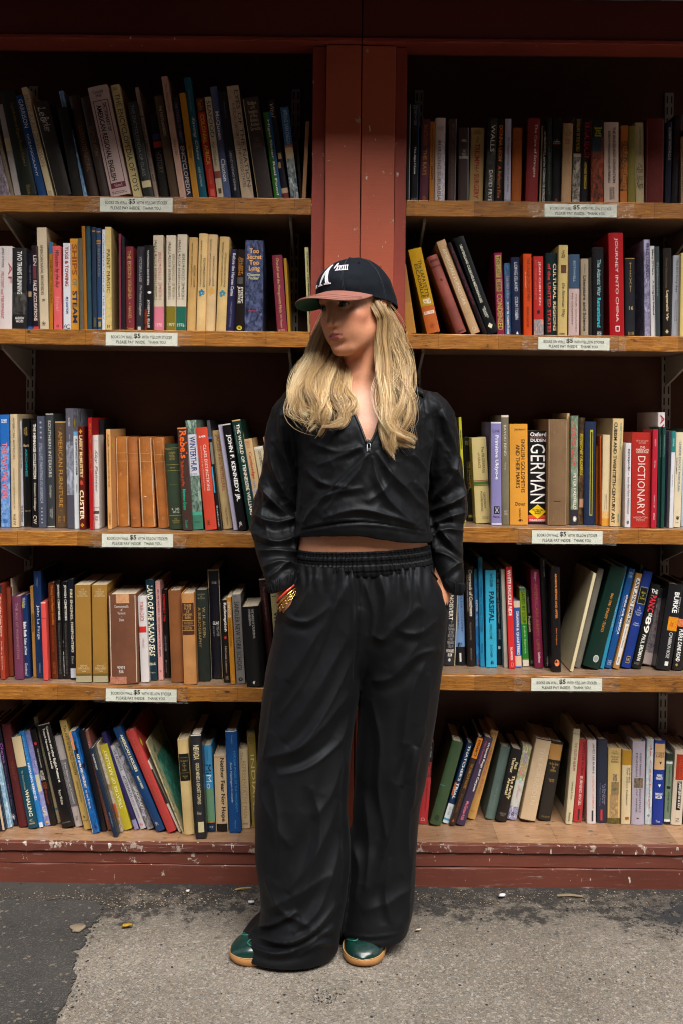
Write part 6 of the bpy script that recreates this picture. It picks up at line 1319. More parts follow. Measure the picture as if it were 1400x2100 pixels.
for i in range(NT):
    th = 2*math.pi*i/NT; seam = min(abs(((th*6/(2*math.pi)-.5) % 1)-.0), 1-((th*6/(2*math.pi)-.5) % 1))
    for j in range(NV+1):
        v = 1-(1-j/NV)**1.5
        pw = .0006*math.sin(th*9+v*11)+.0009*math.sin(th*4-v*17+1)
        V.append(crown(th, min(v, .9995), pw*(1-v)-.0012*math.exp(-(seam/.035)**2)))
for i in range(NT):
    for j in range(NV): a = i*(NV+1)+j; b = ((i+1) % NT)*(NV+1)+j; Fc.append((a, b, b+1, a+1))
own(mesh('crown', V, Fc, CAPM, None, True), cap)
own(mesh('sweatband', *join([tube([crown(t, 0.0, -.001) for t in np.linspace(0, 2*math.pi, 60)], .0016, 5, False)]), CAPM, None, True), cap)
c = crown(0, .9995); own(mesh('button', *sphere_grid(np.array(c)-hu*.0025, .0055, (hs_, hf, hu), 8, 12)[:2], CAPM, None, True), cap)
seams = []
for q in range(6):
    th = math.pi/6+q*math.pi/3
    for d in (-.02, .02): seams.append(tube([crown(th+d*(1-v*.7), v, .0002) for v in np.linspace(.02, .98, 24)], .0005, 4))
own(mesh('stitching', *join(seams), simple('navy_thread', (.03, .036, .05), .8), None, True), cap)
for th, v in ((math.pi/3, .78), (2*math.pi/3, .74), (-math.pi/3, .78), (math.pi, .74)):
    own(mesh('eyelet', *tube([np.array(crown(th, v, .0008))+.0026*(math.cos(t)*hs_*.7+math.cos(t)*hf*-.7+math.sin(t)*hu) for t in np.linspace(0, 2*math.pi, 12)], .0008, 4, False), CAPM, None, True), cap)
# brim
TH = math.radians(70)
def brim(t, r, dz=0.0):
    f0, s0, u0 = rim(t*TH); Lb = .080*(1-abs(t)**3.2)**.8+.001
    s_ = s0*(1+.06*r*(1-abs(t)**4)); f_ = f0+Lb*r; u_ = u0+.001-r*.012*(1-t*t)-.020*t*t*r*(1-abs(t)**6)+dz
    return H(s_, f_, u_)
V = []; Fc = []; mi = []; NB, NR = 48, 14
for side, dz in ((0, .0016), (1, -.0016)):
    for i in range(NB+1):
        for j in range(NR+1): V.append(brim(-1+2*i/NB, j/NR, dz*(1 if j < NR else .6)))
o1 = (NB+1)*(NR+1)
for i in range(NB):
    for j in range(NR):
        a = i*(NR+1)+j; Fc.append((a, a+NR+1, a+NR+2, a+1)); mi.append(0); Fc.append((o1+a, o1+a+1, o1+a+NR+2, o1+a+NR+1)); mi.append(1)
    a = i*(NR+1)+NR; Fc.append((a, a+NR+1, o1+a+NR+1, o1+a)); mi.append(0)
own(mesh('brim', V, Fc, [BRIMT, BRIMU], None, True, mi), cap)
own(mesh('brim_stitching', *join([tube([brim(t*(.97-.1*r), 1-r, .0022) for t in np.linspace(-.95, .95, 40)], .0004, 4) for r in (.05, .25, .45)]), simple('rose_thread', (.34, .15, .12), .8), None, True), cap)
# embroidery: raised polygons bent round the crown (a = metres round the front, b = height fraction)
def emb(polys, name):
    bm = bmesh.new()
    for poly in polys:
        # subdivide outlines so that they follow the curve
        out = []
        for p, q in zip(poly, poly[1:]+poly[:1]):
            n = max(1, int(math.hypot(q[0]-p[0], q[1]-p[1])/.003))
            out += [(p[0]+(q[0]-p[0])*k/n, p[1]+(q[1]-p[1])*k/n) for k in range(n)]
        lo = [bm.verts.new(crown(a/.098, b/.0790, -.0006)) for a, b in out]; hi = [bm.verts.new(crown(a/.098, b/.0790, .0020)) for a, b in out]
        try: bm.faces.new(hi)
        except ValueError: pass
        for k in range(len(out)): bm.faces.new((lo[k], lo[(k+1) % len(out)], hi[(k+1) % len(out)], hi[k]))
    bmesh.ops.triangulate(bm, faces=bm.faces[:]); bmesh.ops.recalc_face_normals(bm, faces=bm.faces[:])
    me = bpy.data.meshes.new(name); bm.to_mesh(me); bm.free(); me.materials.append(WHT); own(link(name, me), cap)
def sr(x0, x1, y0, y1, sl=0.0): return [(x0, y0), (x1, y0), (x1+sl, y1), (x0+sl, y1)]
def lam(x, y, w_, h):        # slab-serif lambda: thin left leg, thick right leg
    return [[(x+.10*w_, y), (x+.22*w_, y), (x+.56*w_, y+h*.80), (x+.52*w_, y+h), (x+.46*w_, y+h)], [(x+.46*w_, y+h), (x+.62*w_, y+h), (x+.97*w_, y), (x+.72*w_, y)],
            sr(x-.06*w_, x+.38*w_, y-.0016, y+.0014), sr(x+.58*w_, x+1.1*w_, y-.0016, y+.0014)]
def roman(txt, x, y, h):
    out = []; w_ = h*.62
    for ch in txt:
        if ch == 'X':
            out += [[(x, y), (x+w_*.22, y), (x+w_, y+h), (x+w_*.78, y+h)], [(x+w_*.70, y), (x+w_, y), (x+w_*.30, y+h), (x, y+h)]]
            out += [sr(x-.0006, x+w_*.34, y-.0003, y+.0012), sr(x+w_*.6, x+w_+.0006, y-.0003, y+.0012), sr(x-.0006, x+w_*.4, y+h-.0012, y+h+.0003), sr(x+w_*.66, x+w_+.0006, y+h-.0012, y+h+.0003)]; x += w_+.0022
        else:
            out += [sr(x+.0012, x+.0036, y, y+h), sr(x, x+.0048, y-.0003, y+.0012), sr(x, x+.0048, y+h-.0012, y+h+.0003)]; x += .0062
    return out
emb(lam(-.023, .0195, .040, .045), 'emblem_letter')
emb([[(.0225, .0535), (.0245, .053), (.0295, .0635), (.0265, .066), (.0235, .0635)]], 'emblem_mark')
emb(roman('XXIII', .0310, .0475, .0110), 'emblem_numeral')
emb([sr(-.046, -.037, .0185, .0255, .001)], 'emblem_mark')

# ------------------------------------------------------------------ jacket
jk = axis([(-.245, .330, .0030)]); jy = axis([(2.22, 2.585, .0036)]); jz = axis([(.79, 1.315, .0030)])
J = Field(jk, jy, jz)
J.gen(rows_px([(790, 668, 842, 2.432, .060), (805, 628, 880, 2.43, .082), (830, 603, 899, 2.42, .104), (870, 606, 892, 2.412, .124), (930, 614, 880, 2.407, .133), (1000, 613, 876, 2.402, .135), (1060, 609, 879, 2.40, .134), (1098, 606, 885, 2.402, .123), (1122, 607, 886, 2.404, .119)]), .006, p=2.3)
SL = rows_px([(803, 590, 650, 2.432, .048), (830, 565, 640, 2.432, .066), (870, 550, 632, 2.436, .070), (930, 540, 622, 2.445, .069), (1000, 527, 616, 2.455, .068), (1045, 520, 613, 2.457, .067), (1085, 517, 613, 2.438, .070), (1130, 525, 613, 2.412, .066), (1165, 536, 612, 2.388, .059), (1190, 545, 609, 2.372, .050), (1203, 550, 604, 2.366, .044)])
SR = rows_px([(803, 850, 896, 2.432, .048), (830, 862, 921, 2.432, .066), (870, 868, 932, 2.436, .070), (930, 873, 941, 2.445, .069), (1000, 875, 951, 2.455, .068), (1045, 876, 952, 2.457, .067), (1085, 878, 946, 2.45, .066), (1130, 883, 948, 2.432, .062), (1165, 891, 950, 2.415, .054), (1192, 898, 950, 2.402, .044), (1207, 903, 946, 2.398, .036)])
J.gen(SL, .014); J.gen(SR, .014)
# hem line, neck hole and open zip
hemx = np.array([-.25, -.10, -.045, .02, .10, .20, .30]); hemz = np.array([U(x, y, 2.27).z for x, y in ((560, 1111), (611, 1111), (660, 1104), (735, 1100), (812, 1115), (884, 1122), (950, 1122))])
hx = np.array([U(x, y, 2.27).x for x, y in ((560, 1111), (611, 1111), (660, 1104), (735, 1100), (812, 1115), (884, 1122), (950, 1122))])
x0_, x1_ = U(611.5, 1090, 2.40).x, U(884, 1090, 2.40).x
def hemcut(X, Y, Z):
    h = np.interp(X, hx, hemz); inb = np.maximum(x0_-X, X-x1_)
    return np.maximum(np.maximum(Z-h, inb-.0), np.full_like(X+Y+Z, -.02)*0-1)
J.add((x0_, 2.2, .85), (x1_, 2.6, .99), hemcut, .002, 's')
J.capsule(nk0+np.array([0, .004, .06]), nk1+np.array([0, .0, .004]), .062, .060, .006, 's')
Vl = [(690, 800), (706, 818), (722, 838), (736, 866), (746, 892), (752, 908)]; Vr = [(800, 800), (792, 825), (781, 850), (772, 876), (763, 897), (757, 908)]
def vee(X, Y, Z):
    l = np.array([U(x, y, 2.285) for x, y in Vl]); r = np.array([U(x, y, 2.285) for x, y in Vr])
    xl = np.interp(Z, l[::-1, 2], l[::-1, 0]); xr = np.interp(Z, r[::-1, 2], r[::-1, 0])
    d = np.maximum(xl-X, X-xr); d = np.maximum(d, l[-1, 2]-Z); ybk = 2.325+.04*np.clip((Z-l[-1, 2])/.09, 0, 1.5)
    return np.maximum(d, Y-ybk)
J.add((-.05, 2.2, 1.2), (.15, 2.42, 1.33), vee, .0025, 's')
V, Q = J.extract(); V = relax(V, Q, 4, .5); nrm = vnormals(V, Q); P = px_of(V)
jf = [([(745, 915), (700, 935), (650, 955)], 3.2, 9), ([(758, 925), (700, 985), (640, 1050), (625, 1075)], 5, 10), ([(752, 930), (735, 965), (700, 1005), (665, 1050)], 4, 9), ([(770, 925), (800, 970), (840, 1010), (872, 1045)], 4.5, 10),
      ([(762, 935), (775, 985), (800, 1030), (850, 1075)], 3.5, 9), ([(640, 1030), (690, 1010), (745, 1000)], 3, 7), ([(660, 1065), (730, 1045), (800, 1058), (860, 1080)], 4.5, 9), ([(628, 960), (660, 990), (720, 1000)], 2.8, 7),
      ([(800, 960), (790, 1000), (750, 1030)], 2.5, 7), ([(635, 905), (690, 925), (740, 915)], 2.6, 8), ([(850, 985), (868, 1020), (878, 1070)], 5, 8), ([(845, 930), (868, 960), (872, 1000)], 4, 7),
      ([(612, 1083), (690, 1068), (760, 1070), (885, 1090)], 2.2, 5),
      # left-of-picture sleeve
      ([(575, 838), (578, 900), (592, 960), (610, 1010)], 5, 9), ([(600, 850), (612, 900), (615, 960)], 5, 8), ([(548, 905), (560, 960), (590, 1020), (610, 1045)], 4.5, 9), ([(530, 990), (560, 1025), (606, 1075)], 6, 9),
      ([(520, 1055), (560, 1072), (612, 1062)], 6, 8), ([(520, 1092), (565, 1112), (612, 1098)], 6.5, 8), ([(528, 1128), (570, 1128), (612, 1132)], 6, 8), ([(538, 1165), (575, 1150), (608, 1160)], 5, 7), ([(545, 1000), (540, 1060), (560, 1120)], 3.5, 9), ([(552, 1185), (575, 1165), (596, 1150)], 4, 6),
      # right-of-picture sleeve
      ([(905, 840), (918, 880), (935, 930)], 4.5, 9), ([(885, 860), (880, 920), (888, 985)], 5, 8), ([(940, 935), (920, 985), (882, 1030)], 6, 9), ([(952, 1005), (925, 1030), (880, 1050)], 7, 9), ([(950, 1050), (915, 1062), (880, 1078)], 6.5, 8),
      ([(946, 1090), (915, 1085), (882, 1100)], 6.5, 8), ([(890, 1060), (920, 1110), (946, 1140)], 5, 8), ([(948, 1165), (920, 1140), (890, 1130)], 5, 7), ([(905, 1185), (925, 1165), (948, 1150)], 4, 6), ([(930, 960), (946, 990), (940, 1030)], 4, 7),
      ([(610, 1089), (690, 1074), (745, 1071), (800, 1077), (884, 1092)], -3, 3), ([(642, 800), (626, 850), (614, 905)], -3, 3), ([(862, 800), (874, 850), (880, 905)], -3, 3), ([(600, 800), (640, 838), (690, 862)], 2.5, 10), ([(880, 800), (850, 850), (800, 900)], 2.5, 10)]
D_ = folds(V, nrm, jf)
def ridged(V, fx, fy, fz, sh, off, pw=2.2):
    n_ = vnoise(np.stack([(V[:, 0]-V[:, 2]*sh)*fx, V[:, 1]*fy, (V[:, 2]+V[:, 0]*sh)*fz], 1)+off); n_ = n_+.35*vnoise(V*fx*1.9+off*2)
    return (1-np.clip(np.abs(n_)*1.5, 0, 1))**pw
cr = ridged(V, 22, 18, 11, .6, 3.3)*.0017+ridged(V, 20, 18, 12, -.7, 8.1)*.0015+ridged(V, 46, 36, 30, .2, 5.7)*.0007+vnoise(V*9)*.004-.0012
slv = np.clip((np.abs(P[:, 0]-745)-118)/30, 0, 1); edge_ = np.clip((1118-P[:, 1])/14, .15, 1)
V = V+nrm*(D_*1.9+cr*(.75+.75*slv)*edge_)[:, None]
jacket = np_mesh('jacket', V, Q, NYL); own(jacket)
jm = Matrix.Identity(4)
def ring_band(name, rows, mt, par, ribs, amp, rows_of_shirr, nth=420, nz=26, tilt=None, tuck=.003):
    """elastic band: gathered ribs round an elliptical stack; rows (z,cx,cy,rx,ry) top->bottom"""
    R = np.array(spline(sorted(rows, reverse=True), 8)); V = []; Fc = []; rr = np.random.RandomState(4); ph = rr.rand(80)*6
    for j in range(nz+1):
        t = j/nz; r = R[min(int(t*(len(R)-1)), len(R)-1)]
        puff = abs(math.sin(math.pi*t*rows_of_shirr))**.5; rw = min(rows_of_shirr-1, int(t*rows_of_shirr))
        for i in range(nth):
            a = 2*math.pi*i/nth
            rib = amp*(.55+.45*puff)*(math.sin(a*ribs+1.6*math.sin(a*7)+1.5*math.sin(a*11+rw*.8))+.6*math.sin(a*ribs*.53+rw*.7+2*math.sin(a*5)))+amp*.8*puff
            if t < .06 or t > .94: rib -= tuck
            x = r[1]+(r[3]+rib)*math.copysign(abs(math.cos(a))**.92, math.cos(a)); y = r[2]+(r[4]+rib)*math.copysign(abs(math.sin(a))**.92, math.sin(a)); z = r[0]
            if tilt is not None: z += tilt*(x-r[1])
            V.append((x, y, z))
    for j in range(nz):
        for i in range(nth): a = j*nth+i; b = j*nth+(i+1) % nth; Fc.append((a, b, b+nth, a+nth))
    o = mesh(name, V, Fc, mt, None, True); own(o, par); return o
ring_band('cuff', rows_px([(1180, 545, 608, 2.372, .047), (1193, 549, 605, 2.367, .044), (1207, 554, 601, 2.363, .040)]), NYL, jacket, 34, .0014, 1, 300, 14, tilt=.42)
ring_band('cuff', rows_px([(1186, 899, 951, 2.402, .043), (1200, 902, 950, 2.400, .040), (1214, 905, 946, 2.398, .035)]), NYL, jacket, 34, .0014, 1, 300, 14, tilt=-.30)
# zip: tape edges along the V, pull, black underlayer, collar flap
ZIPM = simple('zip_tape', (.008, .008, .009), .5); METAL = simple('gunmetal_zip_pull', (.30, .31, .33), .3, .9, .5, .1)
FS = {}
fv = V[(nrm[:, 1] < -.2)]; fp = px_of(fv)
def on_front(x, y, lift=.002):
    d = np.hypot(fp[:, 0]-x, fp[:, 1]-y); i = np.argsort(d)[:6]; return np.array(U(x, y, float(np.min(fv[i, 1]))-lift))
for ln in (Vl, Vr):
    pts_ = [on_front(x+(-2 if ln is Vl else 2), y, .0012) for x, y in [tuple(q) for q in spline(ln, 4)]]
    own(mesh('zip_edge', *tube([np.array(q) for q in spline(pts_, 1)], .0030, 6), ZIPM, None, True), jacket)
pz = on_front(755, 908, .004)
zp = []
def bx(cx, cy, cz, a, b, c):
    bm = bmesh.new(); box_bm(bm, cx-a, cx+a, cy-b, cy+b, cz-c, cz+c, min(a, b, c)*.4)
    bm.verts.index_update(); r = ([v.co.copy() for v in bm.verts], [tuple(v.index for v in f.verts) for f in bm.faces]); bm.free(); return r
zp.append(bx(pz[0], pz[1], pz[2]+.003, .0032, .0025, .006))
zp.append(tube([pz+np.array(q) for q in ((-.0034, -.002, -.002), (-.0040, -.0032, -.019), (.0040, -.0032, -.019), (.0034, -.002, -.002), (-.0034, -.002, -.002))], .0011, 6))
zp.append(bx(pz[0], pz[1]-.003, pz[2]-.0165, .0038, .0010, .003))
own(mesh('zip_pull', *join(zp), METAL, None, True), jacket)
own(mesh('inner_top', *(lambda a: (a, [(0, 1, 2, 3)]))([np.array(U(736, 884, 2.318)), np.array(U(775, 884, 2.318)), np.array(U(772, 915, 2.318)), np.array(U(738, 915, 2.318))]), KNIT), jacket)
for ln, inner_ in (([(845, 792, 2.385), (858, 790, 2.372), (872, 796, 2.372)], 1),):
    V2 = []; Fc = []
    for i, t in enumerate(np.linspace(0, 1, 10)):
        a = np.array(U(820+45*t, 778+22*t, 2.40-.03*t)); b = np.array(U(846+22*t, 800+6*t+10*math.sin(t*2), 2.372-.01*t))
        for k in range(5):
            q = a*(1-k/4)+b*(k/4); q[1] -= .010*math.sin(math.pi*k/4); V2.append(q)
        if i:
            for k in range(4): m_ = (i-1)*5+k; Fc.append((m_, m_+5, m_+6, m_+1))
    o = mesh('collar', V2, Fc, NYL, None, True); own(o, jacket); md = o.modifiers.new('thickness', 'SOLIDIFY'); md.thickness = .003

# ------------------------------------------------------------------ trousers
tx = axis([(-.262, .285, .0034)]); ty = axis([(2.17, 2.58, .0042)]); tz = axis([(.0, .90, .0034)])
T_ = Field(tx, ty, tz)
LL = rows_px([(1150, 611, 765, 2.41, .100), (1175, 606, 768, 2.412, .110), (1210, 594, 772, 2.412, .118), (1250, 577, 772, 2.412, .124), (1320, 561, 756, 2.412, .128), (1380, 547, 743, 2.408, .128), (1450, 536, 730, 2.402, .124), (1500, 531, 721, 2.395, .122), (1570, 527, 713, 2.386, .120), (1650, 523, 708, 2.376, .120), (1700, 525, 711, 2.370, .119), (1750, 526, 717, 2.362, .120), (1820, 533, 713, 2.350, .123), (1868, 533, 707, 2.340, .122), (1888, 529, 704, 2.336, .120), (1903, 508, 701, 2.333, .116), (1922, 495, 698, 2.328, .110), (1942, 491, 695, 2.322, .103)])
RR = rows_px([(1150, 728, 880, 2.425, .098), (1175, 728, 888, 2.425, .110), (1210, 726, 906, 2.428, .118), (1250, 725, 918, 2.43, .123), (1320, 728, 917, 2.432, .124), (1380, 730, 909, 2.432, .122), (1450, 736, 898, 2.43, .118), (1500, 735, 890, 2.427, .115), (1570, 730, 877, 2.422, .112), (1600, 731, 871, 2.42, .110), (1650, 727, 861, 2.414, .108), (1700, 724, 856, 2.408, .106), (1740, 708, 854, 2.40, .104), (1830, 700, 848, 2.385, .098), (1870, 697, 842, 2.372, .094), (1905, 697, 833, 2.36, .088)])
T_.gen(LL, .004, p=2.25); T_.gen(RR, .006, p=2.25)
T_.gen(rows_px([(1150, 611, 880, 2.416, .102), (1175, 606, 888, 2.416, .112), (1210, 596, 905, 2.418, .118), (1250, 590, 908, 2.42, .119), (1300, 600, 890, 2.424, .112), (1345, 640, 840, 2.43, .085), (1385, 690, 780, 2.435, .045)]), .03, p=2.6)
V, Q = T_.extract(); V = relax(V, Q, 4, .5); nrm = vnormals(V, Q); P = px_of(V)
tf = [([(735, 1160), (734, 1300), (728, 1400)], -5, 5), ([(720, 1180), (690, 1240), (640, 1320), (590, 1400)], 7, 15), ([(735, 1245), (700, 1330), (640, 1430), (580, 1520)], 7, 16), ([(650, 1180), (625, 1230), (605, 1262)], 5, 9), ([(605, 1230), (590, 1262), (630, 1275), (680, 1240)], 5, 8),
      ([(780, 1180), (790, 1240), (770, 1310)], 5, 10), ([(760, 1300), (785, 1310), (810, 1285), (860, 1240)], 5, 9), ([(810, 1290), (850, 1300), (900, 1270)], 4, 8), ([(760, 1395), (800, 1390), (850, 1345), (905, 1330)], 6, 10), ([(830, 1180), (840, 1240), (812, 1290)], 4, 9),
      ([(545, 1555), (610, 1535), (660, 1490), (715, 1420)], 8, 14), ([(710, 1520), (690, 1590), (670, 1640), (640, 1680)], 6, 12), ([(530, 1620), (560, 1680), (600, 1740)], 5, 14), ([(690, 1640), (660, 1720), (620, 1790), (590, 1830)], 7, 16),
      ([(535, 1870), (600, 1840), (680, 1790)], 5, 14), ([(512, 1905), (540, 1925), (600, 1930), (650, 1900), (690, 1850)], 11, 9), ([(505, 1935), (560, 1955), (620, 1945), (690, 1900)], 9, 8), ([(520, 1900), (560, 1895), (610, 1870)], 8, 7), ([(690, 1935), (650, 1940), (610, 1965)], 6, 7), ([(530, 1885), (515, 1915), (503, 1950)], 6, 8),
      ([(850, 1530), (840, 1580), (825, 1615)], 8, 9), ([(830, 1610), (815, 1680), (790, 1750), (770, 1820)], 8, 14), ([(880, 1380), (872, 1460), (855, 1530)], 5, 12), ([(870, 1490), (850, 1570), (845, 1660)], 5, 10),
      ([(845, 1820), (800, 1850), (740, 1870)], 4, 12), ([(715, 1700), (735, 1780), (725, 1850)], 4, 9), ([(711, 1560), (708, 1680), (712, 1760), (708, 1850)], 4, 4), ([(850, 1740), (838, 1820), (836, 1890)], 4, 10), ([(700, 1915), (760, 1922), (830, 1912)], 2, 4)]
tf += [([(700, 1195), (672, 1290), (628, 1390), (572, 1470)], 4, 7), ([(728, 1330), (690, 1420), (640, 1500), (600, 1545)], 5, 8), ([(560, 1420), (552, 1500), (540, 1560)], 4, 8), ([(718, 1470), (690, 1530), (630, 1575), (570, 1590)], 5, 7),
       ([(640, 1610), (655, 1690), (640, 1780), (610, 1860)], 5, 9), ([(560, 1600), (575, 1700), (570, 1800)], 4, 9), ([(700, 1700), (680, 1790), (650, 1870), (600, 1915)], 5, 9), ([(545, 1800), (580, 1870), (640, 1900)], 4, 8),
       ([(890, 1330), (850, 1400), (830, 1480), (826, 1560)], 5, 9), ([(760, 1430), (780, 1520), (775, 1620), (790, 1720)], 5, 9), ([(850, 1600), (838, 1690), (842, 1790)], 4, 7), ([(745, 1620), (755, 1720), (748, 1830)], 4, 8), ([(800, 1760), (790, 1830), (800, 1895)], 4, 8), ([(740, 1180), (765, 1260), (750, 1340)], 4, 7), ([(850, 1180), (868, 1250), (855, 1320), (800, 1380)], 4, 9)]
D_ = folds(V, nrm, tf, .7)
cr = ridged(V, 11, 9, 4.5, .75, 2.2, 2.0)*.0008+ridged(V, 12, 9, 5, -.55, 6.4, 2.0)*.0006+ridged(V, 30, 22, 18, .4, 5.1, 2.6)*.0003+vnoise(V*np.array((7, 7, 4)))*.007-.0018
# small gathers just below the waistband
gz = np.clip(1-np.abs(P[:, 1]-1178)/42, 0, 1)
cr = cr+gz*.0034*np.sin(P[:, 0]*.30+1.5*np.sin(P[:, 0]*.06))
hemk = np.clip((V[:, 2]-.012)/.05, .25, 1)
V = V+nrm*(D_*1.35+cr*hemk)[:, None]; V[:, 2] = np.maximum(V[:, 2], .006)
trousers = np_mesh('trousers', V, Q, NYLT); own(trousers)
ring_band('waistband', rows_px([(1119, 610, 880, 2.412, .1115), (1130, 609, 881, 2.412, .1125), (1146, 607, 883, 2.414, .1135), (1168, 605, 888, 2.416, .1155)]), NYLT, trousers, 96, .0016, 3, 760, 30, tuck=.002, tilt=.045)
# pocket edges
tv = V[nrm[:, 1] < -.1]; tp = px_of(tv)
def on_tr(x, y, lift=.001):
    d = np.hypot(tp[:, 0]-x, tp[:, 1]-y); i = np.argsort(d)[:5]; return np.array(U(x, y, float(np.min(tv[i, 1]))-lift))
for ln in ([(612, 1172), (606, 1195), (594, 1222), (583, 1250)], [(884, 1172), (898, 1192), (908, 1215), (916, 1248)]):
    own(mesh('pocket_edge', *tube([on_tr(*q) for q in spline(ln, 4)], .0022, 6), NYLT, None, True), trousers)

# ------------------------------------------------------------------ bracelets on the wrist at the left pocket
w0, w1 = np.array(U(578, 1188, 2.366)), np.array(U(598, 1243, 2.352)); ax_ = (w1-w0)/np.linalg.norm(w1-w0)
e1 = np.cross(ax_, (0, 1, 0)); e1 /= np.linalg.norm(e1); e2 = np.cross(ax_, e1)
ax2 = ax_*.90+np.array([.0, -.25, -.05])
def loop(c, r1, r2, lean, n=40): return [c+e1*r1*math.cos(t)+e2*r2*math.sin(t)+ax_*lean*math.cos(t) for t in np.linspace(0, 2*math.pi, n)]
ENAM = simple('orange_red_enamel', (.62, .055, .018), .25, coat=.5)
br1 = own(mesh('bangle', *tube(loop(w0+(w1-w0)*.52, .0285, .030, -.012), .0030, 8, False), ENAM, None, True)); br1['label'] = 'orange red bangle'
br2 = own(mesh('bangle', *tube(loop(w0+(w1-w0)*.64, .0288, .0305, -.012), .0024, 8, False), GOLD, None, True)); br2['label'] = 'gold bangle'
lk = []
for c_ in (.75, .84):
    lp = loop(w0+(w1-w0)*c_, .0290, .031, -.013, 30)
    for i in range(len(lp)-1):
        a, b = lp[i], lp[i+1]; m_ = (a+b)/2; d_ = (b-a)*.62; n_ = ax_*.0026 if i % 2 else np.cross(d_/np.linalg.norm(d_), ax_)*.0026
        lk.append(tube([m_+d_*math.cos(t)+n_*math.sin(t) for t in np.linspace(0, 2*math.pi, 10)], .0010, 5, False))
own(mesh('gold_chain', *join(lk), GOLD, None, True))

# ------------------------------------------------------------------ shoes
LEA = N('green_snake_leather'); co = LEA.coord((1, 1, 1)); vv = LEA.n('TexVoronoi', i_Scale=1.0); LEA.l(LEA.coord((420, 190, 420)), vv.inputs['Vector'])
LEA.set(col=LEA.mix(LEA.ramp(vv.outputs['Distance'], [(.25, 1.0), (.75, 0.0)]), (.004, .020, .016), (.006, .045, .036)), rough=.28, spec=.55, coat=.3); LEA.bump(vv.outputs['Distance'], -.9, .0025); LEA = LEA.m
GUM = simple('gum_rubber', (.50, .235, .075), .5, var=.08, vs=40); PIPE = simple('green_piping', (.02, .17, .12), .4)
def shoe(toe, ang, ln=.262, wd=.098):
    """toe = toe tip on the ground, ang = direction toe -> heel in plan"""
    sh = empty('shoe'); own(sh); dx, dy = math.cos(ang), math.sin(ang); nx_, ny_ = -dy, dx
    def W(t, v, z): return np.array((toe[0]+dx*t*ln+nx_*v*wd/2, toe[1]+dy*t*ln+ny_*v*wd/2, z))
    def hw(t): return (1-(1-min(1, t/.26))**2.3)**(1/2.0)*(1-.16*math.sin(math.pi*min(1, max(0, (t-.3)/.55)))) * (1 if t < .8 else (1-((t-.8)/.2)**2.6*.98)**.5)
    def hh(t): return .046+.0*t+ .052*max(0, min(1, (t-.22)/.45))**1.3 if t > .02 else .040
    ts = [.0005+(1-.001)*(1-math.cos(math.pi*i/40))/2 for i in range(41)]
    V = []; Fc = []; n = 20
    for t in ts:
        w_ = hw(t); toe_h = .022+(hh(t)-.022)*min(1, (t/.13))**.6
        if t > .97: toe_h = max(.024, hh(t)*(1-(t-.97)/.03*.6))
        for k in range(n+1):
            a = math.pi*k/n; V.append(W(t, w_*.95*math.copysign(abs(math.cos(a))**.75, math.cos(a)), .016+(toe_h-.016)*math.sin(a)**.7))
    for i in range(40):
        for k in range(n): a = i*(n+1)+k; Fc.append((a, a+1, a+n+2, a+n+1))
    own(mesh('upper', V, Fc, LEA, None, True), sh)
    prof = [(.0015, .94), (.005, .99), (.011, 1.02), (.0175, 1.01), (.0200, .98), (.0200, .6)]
    V = []; Fc = []; loopn = 0; outl = [(t, 1) for t in ts]+[(t, -1) for t in ts[::-1]]
    for z, k_ in prof:
        for t, sd__ in outl: V.append(W(.5+(t-.5)*(1+(k_-.98)*.35), sd__*hw(t)*k_, z+.004*max(0, 1-t/.12)**2*(z < .01)))
    m_ = len(outl)
    for j in range(len(prof)-1):
        for i in range(m_): Fc.append((j*m_+i, j*m_+(i+1) % m_, (j+1)*m_+(i+1) % m_, (j+1)*m_+i))
    Fc.append(tuple(range(m_))[::-1]); own(mesh('sole', V, Fc, GUM, None, True), sh)
    def S(t, v):
        w_ = hw(t); a = math.acos(max(-1, min(1, math.copysign(abs(v)**(1/.75), v)))); th_ = .022+(hh(t)-.022)*min(1, (t/.13))**.6
        return W(t, w_*.95*v, .016+(th_-.016)*math.sin(a)**.7+.0010)
    pp = []
    for sg in (-1, 1):
        pp.append(tube([S(t, sg*v) for t, v in ((.32, .13), (.22, .17), (.155, .27), (.125, .45), (.135, .62), (.17, .8), (.23, .95))], .0015, 5))
    own(mesh('piping', *join(pp), PIPE, None, True), sh)
    st = [W(t, sd__*hw(t)*1.0, .0208) for t, sd__ in outl]; own(mesh('sole_stitch', *tube(st, .0009, 4), simple('tan_thread', (.62, .40, .18), .7), None, True), sh)
    lc = [tube([S(.36+.055*i, v) for v in (-.3, -.1, .1, .3)], .0028, 5) for i in range(4)]
    own(mesh('lace', *join(lc), PIPE, None, True), sh); return sh
t1 = on_z(741, 1987, 0); shoe((t1.x, t1.y), math.radians(84))
t2 = on_z(470, 1972, 0); shoe((t2.x+.004, t2.y), math.radians(24))

# ------------------------------------------------------------------ hair
def hair_mat():
    k = N('blonde_hair'); at = k.n('Attribute', attribute_name='tint')
    k.set(col=at.outputs['Color'], rough=.36, spec=.5); k.b.inputs['Anisotropic'].default_value = .5
    k.b.inputs['Subsurface Weight'].default_value = .0
    return k.m
HAIR = hair_mat()
locks = []
def lock(pts, r0, r1, n, seed, tips=.5): locks.append((pts, r0, r1, n, seed, tips))
